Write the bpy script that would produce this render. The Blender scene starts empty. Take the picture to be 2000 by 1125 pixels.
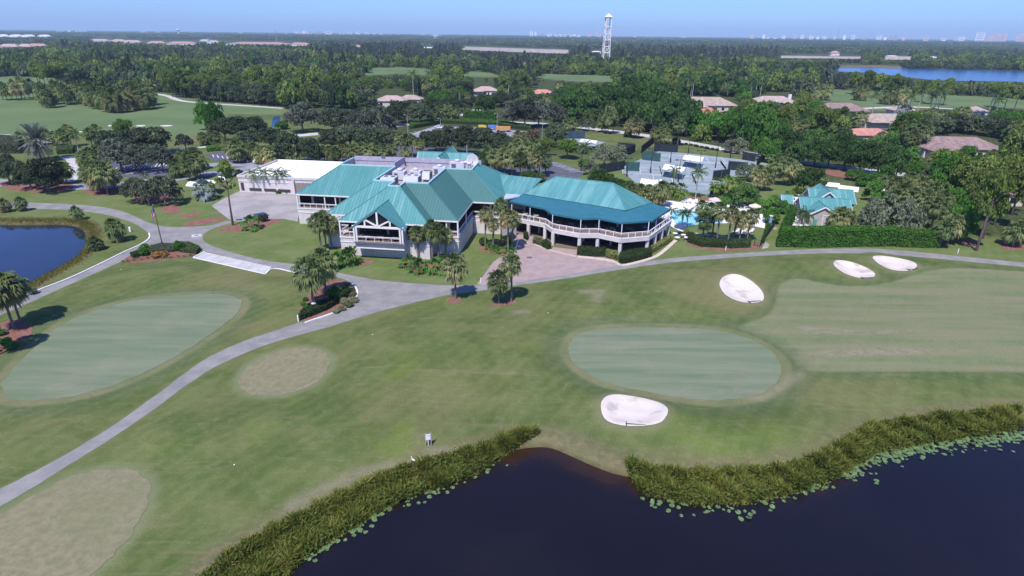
import bpy, bmesh, math, random
import numpy as np
from mathutils import Vector, Matrix
from mathutils.geometry import tessellate_polygon
R = math.radians
SC = bpy.context.scene
COL = SC.collection

# ------------------------------------------------------------------ camera
CAM_H = 40.0
PITCH, ROLL = R(23.24), R(-0.6)
FPX = 1156.0                       # focal length in photo pixels (photo 2000 x 1125)
cd = bpy.data.cameras.new('camera')
cam = bpy.data.objects.new('camera', cd)
COL.objects.link(cam)
_f = Vector((0, math.cos(PITCH), -math.sin(PITCH)))
_r = Vector((1, 0, 0)); _u = _r.cross(_f)
CR = (_r * math.cos(ROLL) - _u * math.sin(ROLL)); CU = (_r * math.sin(ROLL) + _u * math.cos(ROLL))
cam.matrix_world = Matrix(((CR.x, CU.x, -_f.x, 0), (CR.y, CU.y, -_f.y, 0), (CR.z, CU.z, -_f.z, CAM_H), (0, 0, 0, 1)))
cd.sensor_width = 36.0
cd.lens = 36.0 * FPX / 2000.0
cd.clip_start = 0.5
cd.clip_end = 60000
SC.camera = cam

# ------------------------------------------------------------------ world, sun, exposure
HAZE_D = 0.000095
SUN_AZ, SUN_EL = 200.0, 58.0       # azimuth clockwise from +Y
w = bpy.data.worlds.new('World'); SC.world = w; w.use_nodes = True
wn = w.node_tree.nodes; wl = w.node_tree.links
sky = wn.new('ShaderNodeTexSky'); sky.sky_type = 'NISHITA'; sky.sun_disc = False
sky.sun_elevation = R(SUN_EL); sky.sun_rotation = R(SUN_AZ)
sky.altitude = 10; sky.air_density = 1.0; sky.dust_density = 0.6; sky.ozone_density = 3.0
tint = wn.new('ShaderNodeMix'); tint.data_type = 'RGBA'; tint.blend_type = 'MULTIPLY'; tint.inputs[0].default_value = 1.0
wl.new(sky.outputs[0], tint.inputs[6]); tint.inputs[7].default_value = (0.43, 0.66, 1.26, 1)     # clear blue maritime air
wl.new(tint.outputs[2], wn['Background'].inputs[0])
wn['Background'].inputs[1].default_value = 0.120
sd = bpy.data.lights.new('sun', 'SUN'); sd.energy = 4.0; sd.angle = R(0.53); sd.color = (1.0, 0.955, 0.93)
sun = bpy.data.objects.new('sun', sd); COL.objects.link(sun)
_a = R(SUN_AZ)
_dir = Vector((-math.sin(_a) * math.cos(R(SUN_EL)), -math.cos(_a) * math.cos(R(SUN_EL)), -math.sin(R(SUN_EL))))
sun.rotation_euler = _dir.to_track_quat('-Z', 'Y').to_euler()
vs = SC.view_settings
SC.display_settings.display_device = 'sRGB'
vs.view_transform = 'Standard'; vs.look = 'None'; vs.exposure = 0.5; vs.gamma = 1.0; vs.use_curve_mapping = False
cy = SC.cycles
cy.max_bounces = 5; cy.diffuse_bounces = 2; cy.glossy_bounces = 2; cy.transmission_bounces = 3
cy.transparent_max_bounces = 8; cy.volume_bounces = 0; cy.caustics_reflective = False; cy.caustics_refractive = False
cy.use_denoising = True
cy.sample_clamp_indirect = 4.0

# ------------------------------------------------------------------ survey: photo pixel -> ground point
def G(px, py, z=0.0):
    d = _f + CR * ((px - 1000) / FPX) - CU * ((py - 562.5) / FPX)
    t = (z - CAM_H) / d.z
    return Vector((d.x * t, d.y * t, z))
def GP(pts, z=0.0):
    return [G(x, y, z).xy for x, y in pts]
def J(p):
    d = Vector((p[0], p[1], p[2] - CAM_H)); ww = d.dot(_f)
    return 1000 + FPX * d.dot(CR) / ww, 562.5 - FPX * d.dot(CU) / ww
def pxm(p):                         # photo pixels per metre at p
    d = Vector((p[0], p[1], (p[2] if len(p) > 2 else 0) - CAM_H)); return FPX / d.dot(_f)
def HGT(bx, by, ty):                # height of a vertical from base pixel to top row
    b = G(bx, by); lo, hi = 0.0, 160.0
    for _ in range(40):
        m = (lo + hi) / 2
        if J((b.x, b.y, m))[1] > ty: lo = m
        else: hi = m
    return lo
ROT = R(-7.5)                       # clubhouse axes
OX = G(897, 497).xy
def LW(u, v):                       # clubhouse-local -> world
    return Vector((OX.x + u * math.cos(ROT) - v * math.sin(ROT), OX.y + u * math.sin(ROT) + v * math.cos(ROT)))

# ------------------------------------------------------------------ object helpers
def tag(o, label=None, cat=None, group=None, kind=None):
    if label: o['label'] = label
    if cat: o['category'] = cat
    if group: o['group'] = group
    if kind: o['kind'] = kind
    return o
def thing(name, label, cat, loc=(0, 0, 0), rz=0.0, group=None):
    o = bpy.data.objects.new(name, None); COL.objects.link(o)
    o.empty_display_size = 0.5
    o.location = (loc[0], loc[1], loc[2] if len(loc) > 2 else 0.0); o.rotation_euler = (0, 0, rz)
    return tag(o, label, cat, group)
def link(name, me, parent=None, loc=None, rz=None, scale=None):
    o = bpy.data.objects.new(name, me); COL.objects.link(o)
    if parent is not None: o.parent = parent
    if loc is not None: o.location = loc
    if rz is not None: o.rotation_euler = (0, 0, rz)
    if scale is not None: o.scale = scale
    return o
def dup(root, loc, rz=None, label=None, group=None, scale=None):
    r = root.copy(); COL.objects.link(r); r.location = loc
    if rz is not None: r.rotation_euler = (0, 0, rz)
    if scale: r.scale = scale
    if label: r['label'] = label
    if group: r['group'] = group
    for ch in list(root.children):
        c = ch.copy(); COL.objects.link(c); c.parent = r
        for g in list(ch.children):
            d = g.copy(); COL.objects.link(d); d.parent = c
    return r

class MB:
    """collects simple shapes into one mesh"""
    def __init__(s): s.v = []; s.f = []; s.m = []; s.cur = 0
    def add(s, vs_, fs):
        b = len(s.v); s.v += [tuple(p) for p in vs_]; s.f += [tuple(b + i for i in f) for f in fs]; s.m += [s.cur] * len(fs)
        return s
    def box(s, c, d, rz=0.0):
        hx, hy, hz = d[0] / 2, d[1] / 2, d[2] / 2; co, si = math.cos(rz), math.sin(rz)
        P = []
        for x, y, z in ((-1, -1, -1), (1, -1, -1), (1, 1, -1), (-1, 1, -1), (-1, -1, 1), (1, -1, 1), (1, 1, 1), (-1, 1, 1)):
            px, py = x * hx, y * hy
            P.append((c[0] + px * co - py * si, c[1] + px * si + py * co, c[2] + z * hz))
        return s.add(P, [(0, 3, 2, 1), (4, 5, 6, 7), (0, 1, 5, 4), (1, 2, 6, 5), (2, 3, 7, 6), (3, 0, 4, 7)])
    def beam(s, a, b, wd, ht, up=(0, 0, 1)):
        a = Vector(a); b = Vector(b); d = (b - a)
        if d.length < 1e-6: return s
        d.normalize(); upv = Vector(up)
        x = d.cross(upv)
        if x.length < 1e-4: x = d.cross(Vector((1, 0, 0)))
        x.normalize(); y = x.cross(d)
        P = []
        for p in (a, b):
            for sx, sy in ((-1, -1), (1, -1), (1, 1), (-1, 1)):
                P.append(p + x * (sx * wd / 2) + y * (sy * ht / 2))
        return s.add(P, [(0, 1, 2, 3), (7, 6, 5, 4), (0, 4, 5, 1), (1, 5, 6, 2), (2, 6, 7, 3), (3, 7, 4, 0)])
    def tube(s, pts, rad, n=6, cap=True):
        pts = [Vector(p) for p in pts]; rings = []; b = len(s.v); vs_ = []
        for i, p in enumerate(pts):
            d = (pts[min(i + 1, len(pts) - 1)] - pts[max(i - 1, 0)]).normalized()
            x = d.cross(Vector((0.13, 0.99, 0.05)))
            if x.length < 1e-3: x = d.cross(Vector((1, 0, 0)))
            x.normalize(); y = d.cross(x)
            r = rad[i] if isinstance(rad, (list, tuple)) else rad
            for k in range(n):
                a = 2 * math.pi * k / n
                vs_.append(p + x * (r * math.cos(a)) + y * (r * math.sin(a)))
        fs = []
        for i in range(len(pts) - 1):
            for k in range(n):
                a0 = i * n + k; a1 = i * n + (k + 1) % n
                fs.append((a0, a1, a1 + n, a0 + n))
        if cap:
            fs.append(tuple(reversed(range(n)))); fs.append(tuple((len(pts) - 1) * n + k for k in range(n)))
        return s.add(vs_, fs)
    def prism(s, poly, z0, z1, bottom=True):
        n = len(poly)
        ar = sum(poly[i][0] * poly[(i + 1) % n][1] - poly[(i + 1) % n][0] * poly[i][1] for i in range(n))
        if ar < 0: poly = list(reversed(poly))
        tri = tessellate_polygon([[Vector((p[0], p[1], 0)) for p in poly]])
        vs_ = [(p[0], p[1], z0) for p in poly] + [(p[0], p[1], z1) for p in poly]
        fs = [(i, (i + 1) % n, n + (i + 1) % n, n + i) for i in range(n)]
        for t in tri:
            a, b2, c = t
            cr = (poly[b2][0] - poly[a][0]) * (poly[c][1] - poly[a][1]) - (poly[b2][1] - poly[a][1]) * (poly[c][0] - poly[a][0])
            if cr < 0: a, c = c, a
            fs.append((n + a, n + b2, n + c))
            if bottom: fs.append((c, b2, a))
        return s.add(vs_, fs)
    def lathe(s, prof, n=16, c=(0, 0, 0)):
        vs_ = []; fs = []
        for r, z in prof:
            for k in range(n):
                a = 2 * math.pi * k / n
                vs_.append((c[0] + r * math.cos(a), c[1] + r * math.sin(a), c[2] + z))
        for i in range(len(prof) - 1):
            for k in range(n):
                a0 = i * n + k; a1 = i * n + (k + 1) % n
                fs.append((a0, a1, a1 + n, a0 + n))
        fs.append(tuple(reversed(range(n)))); fs.append(tuple((len(prof) - 1) * n + k for k in range(n)))
        return s.add(vs_, fs)
    def slab(s, pts, th):
        """planar polygon given in 3D, thickened downwards along its normal"""
        P = [Vector(p) for p in pts]; n = len(P)
        nor = Vector((0, 0, 0))
        for i in range(n):
            a, b2 = P[i], P[(i + 1) % n]
            nor += Vector(((a.y - b2.y) * (a.z + b2.z), (a.z - b2.z) * (a.x + b2.x), (a.x - b2.x) * (a.y + b2.y)))
        nor.normalize()
        if nor.z < 0: P.reverse(); nor = -nor
        Q = [p - nor * th for p in P]
        fs = [tuple(range(n)), tuple(reversed(range(n, 2 * n)))]
        fs += [(i, n + i, n + (i + 1) % n, (i + 1) % n) for i in range(n)]
        return s.add(P + Q, fs)
    def mesh(s, name, mats, smooth=False):
        me = bpy.data.meshes.new(name)
        me.from_pydata(s.v, [], s.f)
        for m in (mats if isinstance(mats, (list, tuple)) else [mats]): me.materials.append(m)
        if any(s.m): me.polygons.foreach_set('material_index', s.m)
        if smooth: me.polygons.foreach_set('use_smooth', [True] * len(me.polygons))
        me.update()
        return me
    def build(s, name, mats, parent=None, loc=None, rz=None, smooth=False):
        return link(name, s.mesh(name, mats, smooth), parent, loc, rz)

def npmesh(name, V, F, mats, attrs=None, smooth=False, mi=None):
    """V (n,3), F (m,k) numpy"""
    me = bpy.data.meshes.new(name)
    n, m, k = len(V), len(F), F.shape[1]
    me.vertices.add(n); me.vertices.foreach_set('co', np.ascontiguousarray(V, dtype=np.float32).ravel())
    me.loops.add(m * k); me.loops.foreach_set('vertex_index', np.ascontiguousarray(F, dtype=np.int32).ravel())
    me.polygons.add(m); me.polygons.foreach_set('loop_start', np.arange(0, m * k, k, dtype=np.int32))
    for mt in (mats if isinstance(mats, (list, tuple)) else [mats]): me.materials.append(mt)
    if mi is not None: me.polygons.foreach_set('material_index', np.ascontiguousarray(mi, dtype=np.int32))
    if smooth: me.polygons.foreach_set('use_smooth', np.ones(m, dtype=bool))
    me.update(calc_edges=True)
    for an, av in (attrs or {}).items():
        a = me.attributes.new(an, 'FLOAT', 'POINT'); a.data.foreach_set('value', np.ascontiguousarray(av, dtype=np.float32))
    return me

# ------------------------------------------------------------------ 2D polygon helpers
def chaikin(P, n=2, closed=True):
    P = [Vector(p) for p in P]
    for _ in range(n):
        Q = []
        m = len(P)
        rng = range(m) if closed else range(m - 1)
        if not closed: Q.append(P[0])
        for i in rng:
            a, b = P[i], P[(i + 1) % m]
            Q.append(a * 0.75 + b * 0.25); Q.append(a * 0.25 + b * 0.75)
        if not closed: Q.append(P[-1])
        P = Q
    return P
def inside(poly, X, Y):
    res = np.zeros(X.shape, bool); n = len(poly)
    for i in range(n):
        x0, y0 = poly[i][0], poly[i][1]; x1, y1 = poly[(i + 1) % n][0], poly[(i + 1) % n][1]
        if y0 == y1: continue
        c = ((y0 > Y) != (y1 > Y)) & (X < (x1 - x0) * (Y - y0) / (y1 - y0) + x0)
        res ^= c
    return res
def sdf(poly, X, Y, lim=20.0):
    """signed distance (negative inside), clamped at lim"""
    out = np.full(X.shape, lim, np.float32)
    px = [p[0] for p in poly]; py = [p[1] for p in poly]
    sel = (X > min(px) - lim) & (X < max(px) + lim) & (Y > min(py) - lim) & (Y < max(py) + lim)
    if not sel.any(): return out
    x = X[sel]; y = Y[sel]; d2 = np.full(x.shape, 1e12)
    n = len(poly)
    for i in range(n):
        ax, ay = px[i], py[i]; bx, by = px[(i + 1) % n], py[(i + 1) % n]
        dx, dy = bx - ax, by - ay; L2 = dx * dx + dy * dy
        if L2 < 1e-9: continue
        t = np.clip(((x - ax) * dx + (y - ay) * dy) / L2, 0, 1)
        d2 = np.minimum(d2, (x - ax - t * dx) ** 2 + (y - ay - t * dy) ** 2)
    d = np.sqrt(d2); d[inside(poly, x, y)] *= -1
    out[sel] = np.clip(d, -lim, lim)
    return out

# ------------------------------------------------------------------ materials
class NT:
    def __init__(s, name):
        s.mat = bpy.data.materials.new(name); s.mat.use_nodes = True
        s.t = s.mat.node_tree; s.n = s.t.nodes; s.b = s.n['Principled BSDF']; s.out = s.n['Material Output']
    def node(s, typ, **kw):
        nd = s.n.new(typ)
        for k, v in kw.items():
            if hasattr(nd, k): setattr(nd, k, v)
        return nd
    def lk(s, a, b): s.t.links.new(a, b)
    def geo(s): return s.node('ShaderNodeNewGeometry').outputs['Position']
    def objco(s): return s.node('ShaderNodeTexCoord').outputs['Object']
    def mapping(s, vec, scale=(1, 1, 1), rot=(0, 0, 0)):
        m = s.node('ShaderNodeMapping'); s.lk(vec, m.inputs[0]); m.inputs['Scale'].default_value = scale; m.inputs['Rotation'].default_value = rot
        return m.outputs[0]
    def noise(s, vec, sc, det=3, rough=0.55, dist=0.0):
        nd = s.node('ShaderNodeTexNoise'); s.lk(vec, nd.inputs['Vector']); nd.inputs['Scale'].default_value = sc
        nd.inputs['Detail'].default_value = det; nd.inputs['Roughness'].default_value = rough; nd.inputs['Distortion'].default_value = dist
        return nd.outputs[0]
    def ramp(s, fac, a, b, lo=0.0, hi=1.0, smooth=True):
        nd = s.node('ShaderNodeMapRange'); nd.interpolation_type = 'SMOOTHSTEP' if smooth else 'LINEAR'
        s.lk(fac, nd.inputs[0]); nd.inputs[1].default_value = a; nd.inputs[2].default_value = b; nd.inputs[3].default_value = lo; nd.inputs[4].default_value = hi
        return nd.outputs[0]
    def mix(s, fac, a, b, mode='MIX'):
        nd = s.node('ShaderNodeMix'); nd.data_type = 'RGBA'; nd.blend_type = mode
        for sock, val in ((nd.inputs[0], fac), (nd.inputs[6], a), (nd.inputs[7], b)):
            if isinstance(val, (int, float)): sock.default_value = val
            elif isinstance(val, tuple): sock.default_value = (*val[:3], 1)
            else: s.lk(val, sock)
        return nd.outputs[2]
    def math(s, op, a, b=None):
        nd = s.node('ShaderNodeMath'); nd.operation = op
        for i, v in enumerate((a, b)):
            if v is None: continue
            if isinstance(v, (int, float)): nd.inputs[i].default_value = v
            else: s.lk(v, nd.inputs[i])
        return nd.outputs[0]
    def attr(s, name, typ='GEOMETRY'):
        nd = s.node('ShaderNodeAttribute'); nd.attribute_name = name; nd.attribute_type = typ
        return nd.outputs['Fac']
    def rnd(s): return s.node('ShaderNodeObjectInfo').outputs['Random']
    def bump(s, h, st=0.3, dist=0.05):
        nd = s.node('ShaderNodeBump'); nd.inputs['Strength'].default_value = st; nd.inputs['Distance'].default_value = dist
        s.lk(h, nd.inputs['Height']); s.lk(nd.outputs[0], s.b.inputs['Normal'])
    def done(s, col=None, rough=0.7, spec=0.3, metal=0.0):
        if col is not None:
            if isinstance(col, tuple): s.b.inputs['Base Color'].default_value = (*col[:3], 1)
            else: s.lk(col, s.b.inputs['Base Color'])
        s.b.inputs['Roughness'].default_value = rough; s.b.inputs['Specular IOR Level'].default_value = spec; s.b.inputs['Metallic'].default_value = metal
        return s.mat

def plain(name, col, rough=0.7, spec=0.3, var=0.12, sc=1.5, metal=0.0):
    """a painted / cast surface with soft wear"""
    m = NT(name); p = m.geo()
    n = m.noise(p, sc, 4); n2 = m.noise(p, sc * 9, 2)
    dk = tuple(c * (1 - var) for c in col); lt = tuple(min(1, c * (1 + var * 0.6)) for c in col)
    c = m.mix(m.ramp(n, 0.3, 0.7), dk, lt)
    c = m.mix(m.ramp(n2, 0.35, 0.75, 0, 0.35), c, tuple(x * (1 - var * 1.5) for x in col))
    return m.done(c, rough, spec, metal)

def leafmat(name, cols, trans=0.3, attr=True):
    """foliage: three greens mixed by per-leaf tint and per-plant random"""
    m = NT(name)
    t = m.attr('tint'); r = m.rnd()
    k = m.math('ADD', m.math('MULTIPLY', t, 0.75), m.math('MULTIPLY', m.math('SUBTRACT', r, 0.5), 0.45))
    cr = m.node('ShaderNodeValToRGB'); el = cr.color_ramp.elements
    el[0].position = 0.0; el[0].color = (*cols[0], 1)
    el[1].position = 1.0; el[1].color = (*cols[-1], 1)
    for i, c in enumerate(cols[1:-1]):
        e = el.new((i + 1) / (len(cols) - 1)); e.color = (*c, 1)
    m.lk(k, cr.inputs[0])
    hs = m.node('ShaderNodeHueSaturation'); m.lk(cr.outputs[0], hs.inputs['Color'])
    r2 = m.math('FRACT', m.math('MULTIPLY', r, 7.31))
    m.lk(m.ramp(r2, 0, 1, 0.68, 1.32, False), hs.inputs['Value'])
    col = hs.outputs[0]
    dif = m.node('ShaderNodeBsdfDiffuse'); m.lk(col, dif.inputs[0])
    tr = m.node('ShaderNodeBsdfTranslucent'); m.lk(m.mix(1.0, col, (1.0, 1.05, 0.6), 'MULTIPLY'), tr.inputs[0])
    m1 = m.node('ShaderNodeMixShader'); m1.inputs[0].default_value = trans * 1.45
    m.lk(dif.outputs[0], m1.inputs[1]); m.lk(tr.outputs[0], m1.inputs[2])
    m.lk(m1.outputs[0], m.out.inputs['Surface'])
    m.n.remove(m.b)
    return m.mat
# ------------------------------------------------------------------ surveyed outlines (photo pixels on the ground)
PATH = [(-60,985),(0,955),(60,925),(120,893),(200,845),(280,790),(340,745),(400,700),(470,668),(540,645),(583,630),(600,628),(650,613),(685,596),(699,578),(697,564),(685,552),(662,541),
 (577,533),(531,521),(400,492),(393,487),(370,479),(345,474),(318,474),(290,482),(262,494),(240,510),(160,545),(100,572),(45,597),(-40,632),
 (-40,618),(0,604),(61,571),(130,546),(200,513),(245,490),(270,480),(288,469),(293,462),(291,456),(280,447),(262,436),(240,428),(200,417),(140,410),(60,407),(0,405),(-60,404),
 (-60,390),(0,392),(60,396),(130,398),(200,404),(240,412),(272,427),(297,438),(325,443),(350,444),(415,441),(445,430),(462,434),(430,441),(405,451),(394,462),(398,472),(415,481),(440,489),(480,501),(530,511),(590,518),(640,528),(680,537),(740,548),(800,553),(880,558),(945,556),
 (1000,551),(1100,538),(1210,518),(1300,505),(1400,497),(1500,491),(1600,486),(1690,485),(1750,488),(1850,498),(2000,513),(2120,526),(2500,575),(2900,640),
 (2900,660),(2500,588),(2120,536),(2000,521),(1900,512),(1800,502),(1700,494.5),(1600,494.5),(1500,498.5),(1400,505),(1300,513),(1200,528),(1100,545),(1000,558),(950,566),(880,575),(820,588),(760,603),(700,620),(640,640),(560,660),(500,680),(420,715),(360,755),(300,800),(220,855),(140,905),(60,955),(0,990),(-60,1022)]
LAKE_LAND = [(330,1180),(395,1125),(440,1085),(520,1040),(600,1000),(690,955),(780,918),(870,893),(930,880),(960,868),(1000,855),(1045,850),(1075,851),(1100,858),(1140,876),(1180,893),(1215,905),(1300,917),(1400,920),(1500,915),(1580,900),(1640,870),(1700,832),(1780,818),(1900,806),(1985,800),(2150,792),(2600,790),(3200,1100),(2000,1900),(300,1900)]
LAKE_WATER = [(470,1190),(565,1125),(600,1085),(650,1058),(700,1028),(760,992),(830,962),(870,952),(930,927),(960,908),(990,888),(1020,872),(1050,853),(1075,851),(1100,860),(1140,880),(1180,898),(1210,918),(1235,942),(1260,968),(1300,978),(1350,988),(1400,988),(1450,986),(1500,976),(1560,962),(1620,945),(1660,920),(1700,892),(1740,882),(1800,870),(1850,862),(1900,856),(1960,850),(1990,846),(2010,815),(2150,800),(2600,800),(3200,1100),(2000,1900),(350,1900)]
POND = [(-160,420),(0,431),(60,432),(130,430),(165,436),(180,448),(182,470),(165,500),(120,525),(70,552),(20,585),(-40,625),(-250,640)]
GREEN_MAIN = [(1110,675),(1125,655),(1155,643),(1250,639),(1330,640),(1400,644),(1460,659),(1505,684),(1527,710),(1524,740),(1496,766),(1440,781),(1380,783),(1300,773),(1220,759),(1160,739),(1125,714),(1110,692)]
GREEN_LEFT = [(0,760),(10,738),(40,705),(80,668),(110,640),(150,618),(220,595),(290,582),(360,576),(430,574),(462,580),(475,592),(465,612),(430,640),(380,675),(310,715),(240,748),(160,772),(80,782),(20,782)]
TAN_A = [(462,748),(475,722),(510,698),(560,682),(605,678),(635,687),(647,705),(638,730),(605,755),(560,770),(510,775),(475,765)]
TAN_B = [(-10,1010),(60,968),(130,933),(190,916),(240,916),(275,925),(294,945),(290,985),(270,1025),(235,1070),(190,1110),(120,1170),(20,1210),(-110,1200),(-140,1110)]
FAIR_R = [(1520,562),(1535,551),(1560,548),(1600,555),(1650,562),(1710,560),(1760,547),(1810,533),(1880,528),(2000,530),(2200,540),(2300,740),(2000,729),(1900,728),(1700,730),(1600,729),(1565,722),(1540,690),(1480,655),(1430,640),(1490,626),(1514,606),(1518,582)]
BUNKERS = [
 ([(1172,800),(1180,785),(1200,776),(1230,778),(1265,785),(1292,795),(1303,812),(1300,828),(1285,842),(1240,843),(1200,837),(1178,825)], 'large white sand bunker nearest the lake with a rake at its front edge'),
 ([(1403,560),(1415,549),(1438,547),(1465,557),(1487,573),(1492,590),(1480,597),(1450,598),(1420,588),(1407,575)], 'white sand bunker alone on the rough left of the far fairway'),
 ([(1625,520),(1635,513),(1660,515),(1690,526),(1709,538),(1705,546),(1680,549),(1650,542),(1630,530)], 'left one of the two white sand bunkers below the cart path and hedge'),
 ([(1700,505),(1715,501),(1750,506),(1780,517),(1791,525),(1780,533),(1750,534),(1720,524)], 'right one of the two white sand bunkers below the cart path and hedge')]
YARD = [(413,402),(447,428),(462,433),(500,428),(554,427),(581,433),(590,377),(470,372),(440,386)]
PLAZA = [(1005,458),(1006,496),(975,509),(960,530),(947,557),(1000,552),(1100,539),(1212,518),(1190,500),(1128,488),(1075,482),(1062,462),(1040,455)]
PAD = [(378,503),(400,492.5),(531,521.5),(518,535)]
FW_L = [(-60,150),(0,150),(95,150),(160,172),(250,178),(330,184),(400,198),(470,203),(556,211),(552,224),(440,222),(420,228),(410,262),(330,268),(200,264),(100,268),(-80,262)]
FW_C = [(715,134),(780,131),(840,135),(850,148),(780,144),(715,147)]
FW_C2 = [(905,140),(965,142),(975,150),(905,150)]
FW_C3 = [(1050,144),(1200,148),(1195,160),(1110,158),(1050,152)]
FW_R = [(1580,176),(1620,174),(1720,180),(1800,184),(1900,188),(2100,200),(2100,216),(1905,208),(1780,212),(1700,216),(1660,200),(1590,197)]
LAWN_ROAD = [(1090,256),(1180,256),(1270,270),(1460,302),(1490,320),(1400,312),(1290,292),(1215,292),(1130,268)]
FARLAKE = [(1588,135),(1640,131),(1700,132),(1800,134),(2000,138),(2300,146),(2300,170),(2000,160),(1900,158),(1840,158),(1780,152),(1700,142),(1600,138)]
LOT_CLUB = [(520,322),(640,302),(780,285),(960,295),(1075,314),(1143,334),(1136,346),(1075,353),(1035,347),(940,332),(700,328)]
LOT_LEFT = [(205,333),(225,305),(300,303),(345,309),(350,329),(330,343),(260,347),(212,345)]
LOT_MID = [(398,301),(440,295),(494,303),(503,314),(470,319),(420,315)]
LOT_FAR = [(790,266),(850,246),(960,250),(1030,257),(1015,266),(940,269),(860,270)]
COURT = [(1210,329),(1289,294),(1453,312),(1500,320),(1480,335),(1425,348),(1388,381),(1330,372),(1240,356)]
COURT_FAR = [(1100,271),(1142,271),(1182,278),(1160,286),(1120,282)]
POOLDECK = [(1286,412),(1300,388),(1335,388),(1385,393),(1480,402),(1500,440),(1472,468),(1380,460),(1310,448)]
POOL = [(1312,412),(1330,408),(1362,415),(1375,430),(1432,438),(1452,448),(1430,456),(1390,449),(1340,442),(1312,432)]
MULCH = [
 [(583,628),(586,600),(592,585),(612,568),(650,543),(684,551),(697,566),(696,580),(683,594),(650,611),(606,625)],
 [(236,512),(255,497),(285,484),(318,476),(345,476),(370,481),(393,489),(384,499),(330,508),(262,514)],
 [(310,402),(338,399),(356,406),(346,418),(325,418)], [(346,424),(370,416),(393,415),(388,422),(360,428)], [(352,440),(375,431),(438,422),(444,427),(400,438),(362,442)],
 [(421,450),(450,440),(475,438),(500,428),(552,428),(548,434),(515,443),(480,453),(440,452)],
 [(656,514),(662,503),(690,506),(732,508),(727,516),(690,519)], [(785,512),(789,524),(815,534),(862,532),(866,524),(850,514)],
 [(932,482),(948,494),(985,502),(1004,497),(1005,484),(975,470),(945,474)],
 [(1335,462),(1343,478),(1375,488),(1420,491),(1460,488),(1492,484),(1482,474),(1360,462)],
 [(868,586),(880,580),(905,584),(900,592),(880,593)], [(952,596),(965,590),(1005,586),(1012,592),(980,598)],
 [(0,694),(30,672),(62,655),(66,640),(40,620),(0,630),(-60,660),(-60,700)],
 [(252,378),(330,372),(345,392),(300,398),(262,394)], [(150,370),(230,366),(228,380),(190,385)], [(390,388),(420,386),(418,394),(396,394)],
 [(1870,470),(1910,468),(1916,490),(1890,492)], [(1950,470),(2000,476),(2000,490),(1955,488)], [(0,352),(140,352),(145,374),(60,378),(0,366)],
 [(1600,330),(1700,338),(1700,350),(1620,345)], [(1290,392),(1340,384),(1420,388),(1480,398),(1440,402),(1380,394),(1330,391)]]
HEDGEBACK = None

# ------------------------------------------------------------------ ground sheet
LAKE_P = chaikin(GP(LAKE_LAND), 2); WATER_P = chaikin(GP(LAKE_WATER, -0.6), 2); POND_P = chaikin(GP(POND), 2)
def worn(P, step, amp, seed):
    """an outline with the small wobble of a grass-grown edge"""
    r_ = random.Random(seed); out = []
    for a, b in zip(P, P[1:] + P[:1]):
        n_ = max(1, int((b - a).length / step)); d = (b - a).normalized() if (b - a).length > 1e-6 else Vector((1, 0)); nn = Vector((-d.y, d.x))
        for k in range(n_): out.append(a.lerp(b, k / n_) + nn * r_.uniform(-amp, amp))
    return out
PATH_P = chaikin(GP(PATH), 2); GMAIN = chaikin(GP(GREEN_MAIN), 2); GLEFT = chaikin(GP(GREEN_LEFT), 2)
TANA = chaikin(GP(TAN_A), 2); TANB = chaikin(GP(TAN_B), 2); FAIRR = chaikin(GP(FAIR_R), 2)
BUNK_P = [chaikin(GP(b), 2) for b, _ in BUNKERS]
FLAT = [PATH_P, GMAIN, GLEFT, TANA, TANB, GP(YARD), GP(PLAZA), GP(PAD)] + [GP(m) for m in MULCH[:13]]
MOUNDS = [(1150,600,0.9,7),(1330,560,0.8,8),(1560,520,0.9,6),(1840,520,0.6,7),(1440,540,0.7,4),(1350,820,0.7,6),(1230,765,0.5,4),(1050,700,0.6,8),(560,560,0.5,7),
          (160,880,0.5,8),(850,700,0.7,9),(700,860,0.6,7),(320,540,0.4,6),(1680,690,0.4,9),(1500,860,0.6,6),(420,880,0.5,7),(1900,640,0.5,9),(980,790,-0.4,7),(1440,470,0.3,6)]
MOUNDS = [(G(x, y).x, G(x, y).y, a, s) for x, y, a, s in MOUNDS]
def ss(x, a, b):
    t = np.clip((x - a) / (b - a), 0, 1); return t * t * (3 - 2 * t)
def height(X, Y):
    X = np.asarray(X, float); Y = np.asarray(Y, float)
    z = np.zeros(X.shape)
    for mx, my, a, s in MOUNDS: z += a * np.exp(-((X - mx) ** 2 + (Y - my) ** 2) / (2 * s * s))
    keep = np.ones(X.shape)
    for p in FLAT: keep *= ss(sdf(p, X, Y, 8), 0.8, 6)
    for p in (LAKE_P, POND_P): keep *= ss(sdf(p, X, Y, 8), -0.5, 5)
    z *= keep
    for p in (LAKE_P, POND_P): z -= 2.2 * ss(-sdf(p, X, Y, 12), 0.0, 3.6)
    for p in BUNK_P:
        d = sdf(p, X, Y, 8)
        z += 0.22 * np.exp(-(np.maximum(d, 0) / 1.6) ** 2) * (d > -0.01) + (d <= -0.01) * (0.22 - 0.6 * ss(-d, 0.0, 2.2))
    return z
def grow(a, b, step, f, lim):
    out = [b]; s = step
    while out[-1] < lim: s *= f; out.append(out[-1] + s)
    return out
xs = list(np.arange(-108, 108.1, 0.6)); right = grow(0, 108, 0.6, 1.06, 16000)[1:]
xs = sorted([-v for v in right] + xs + right)
ys = list(np.arange(27, 136, 0.5)) + grow(0, 136, 0.5, 1.035, 16000)[0:]
ys = sorted([27 - (v - 136) * 1 for v in grow(0, 136, 0.5, 1.2, 800)[1:]] + ys)
XX, YY = np.meshgrid(np.array(xs), np.array(ys)); nx, ny = len(xs), len(ys)
X = XX.ravel(); Y = YY.ravel()
Z = height(X, Y)
inb = np.zeros(X.shape, bool)
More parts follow.
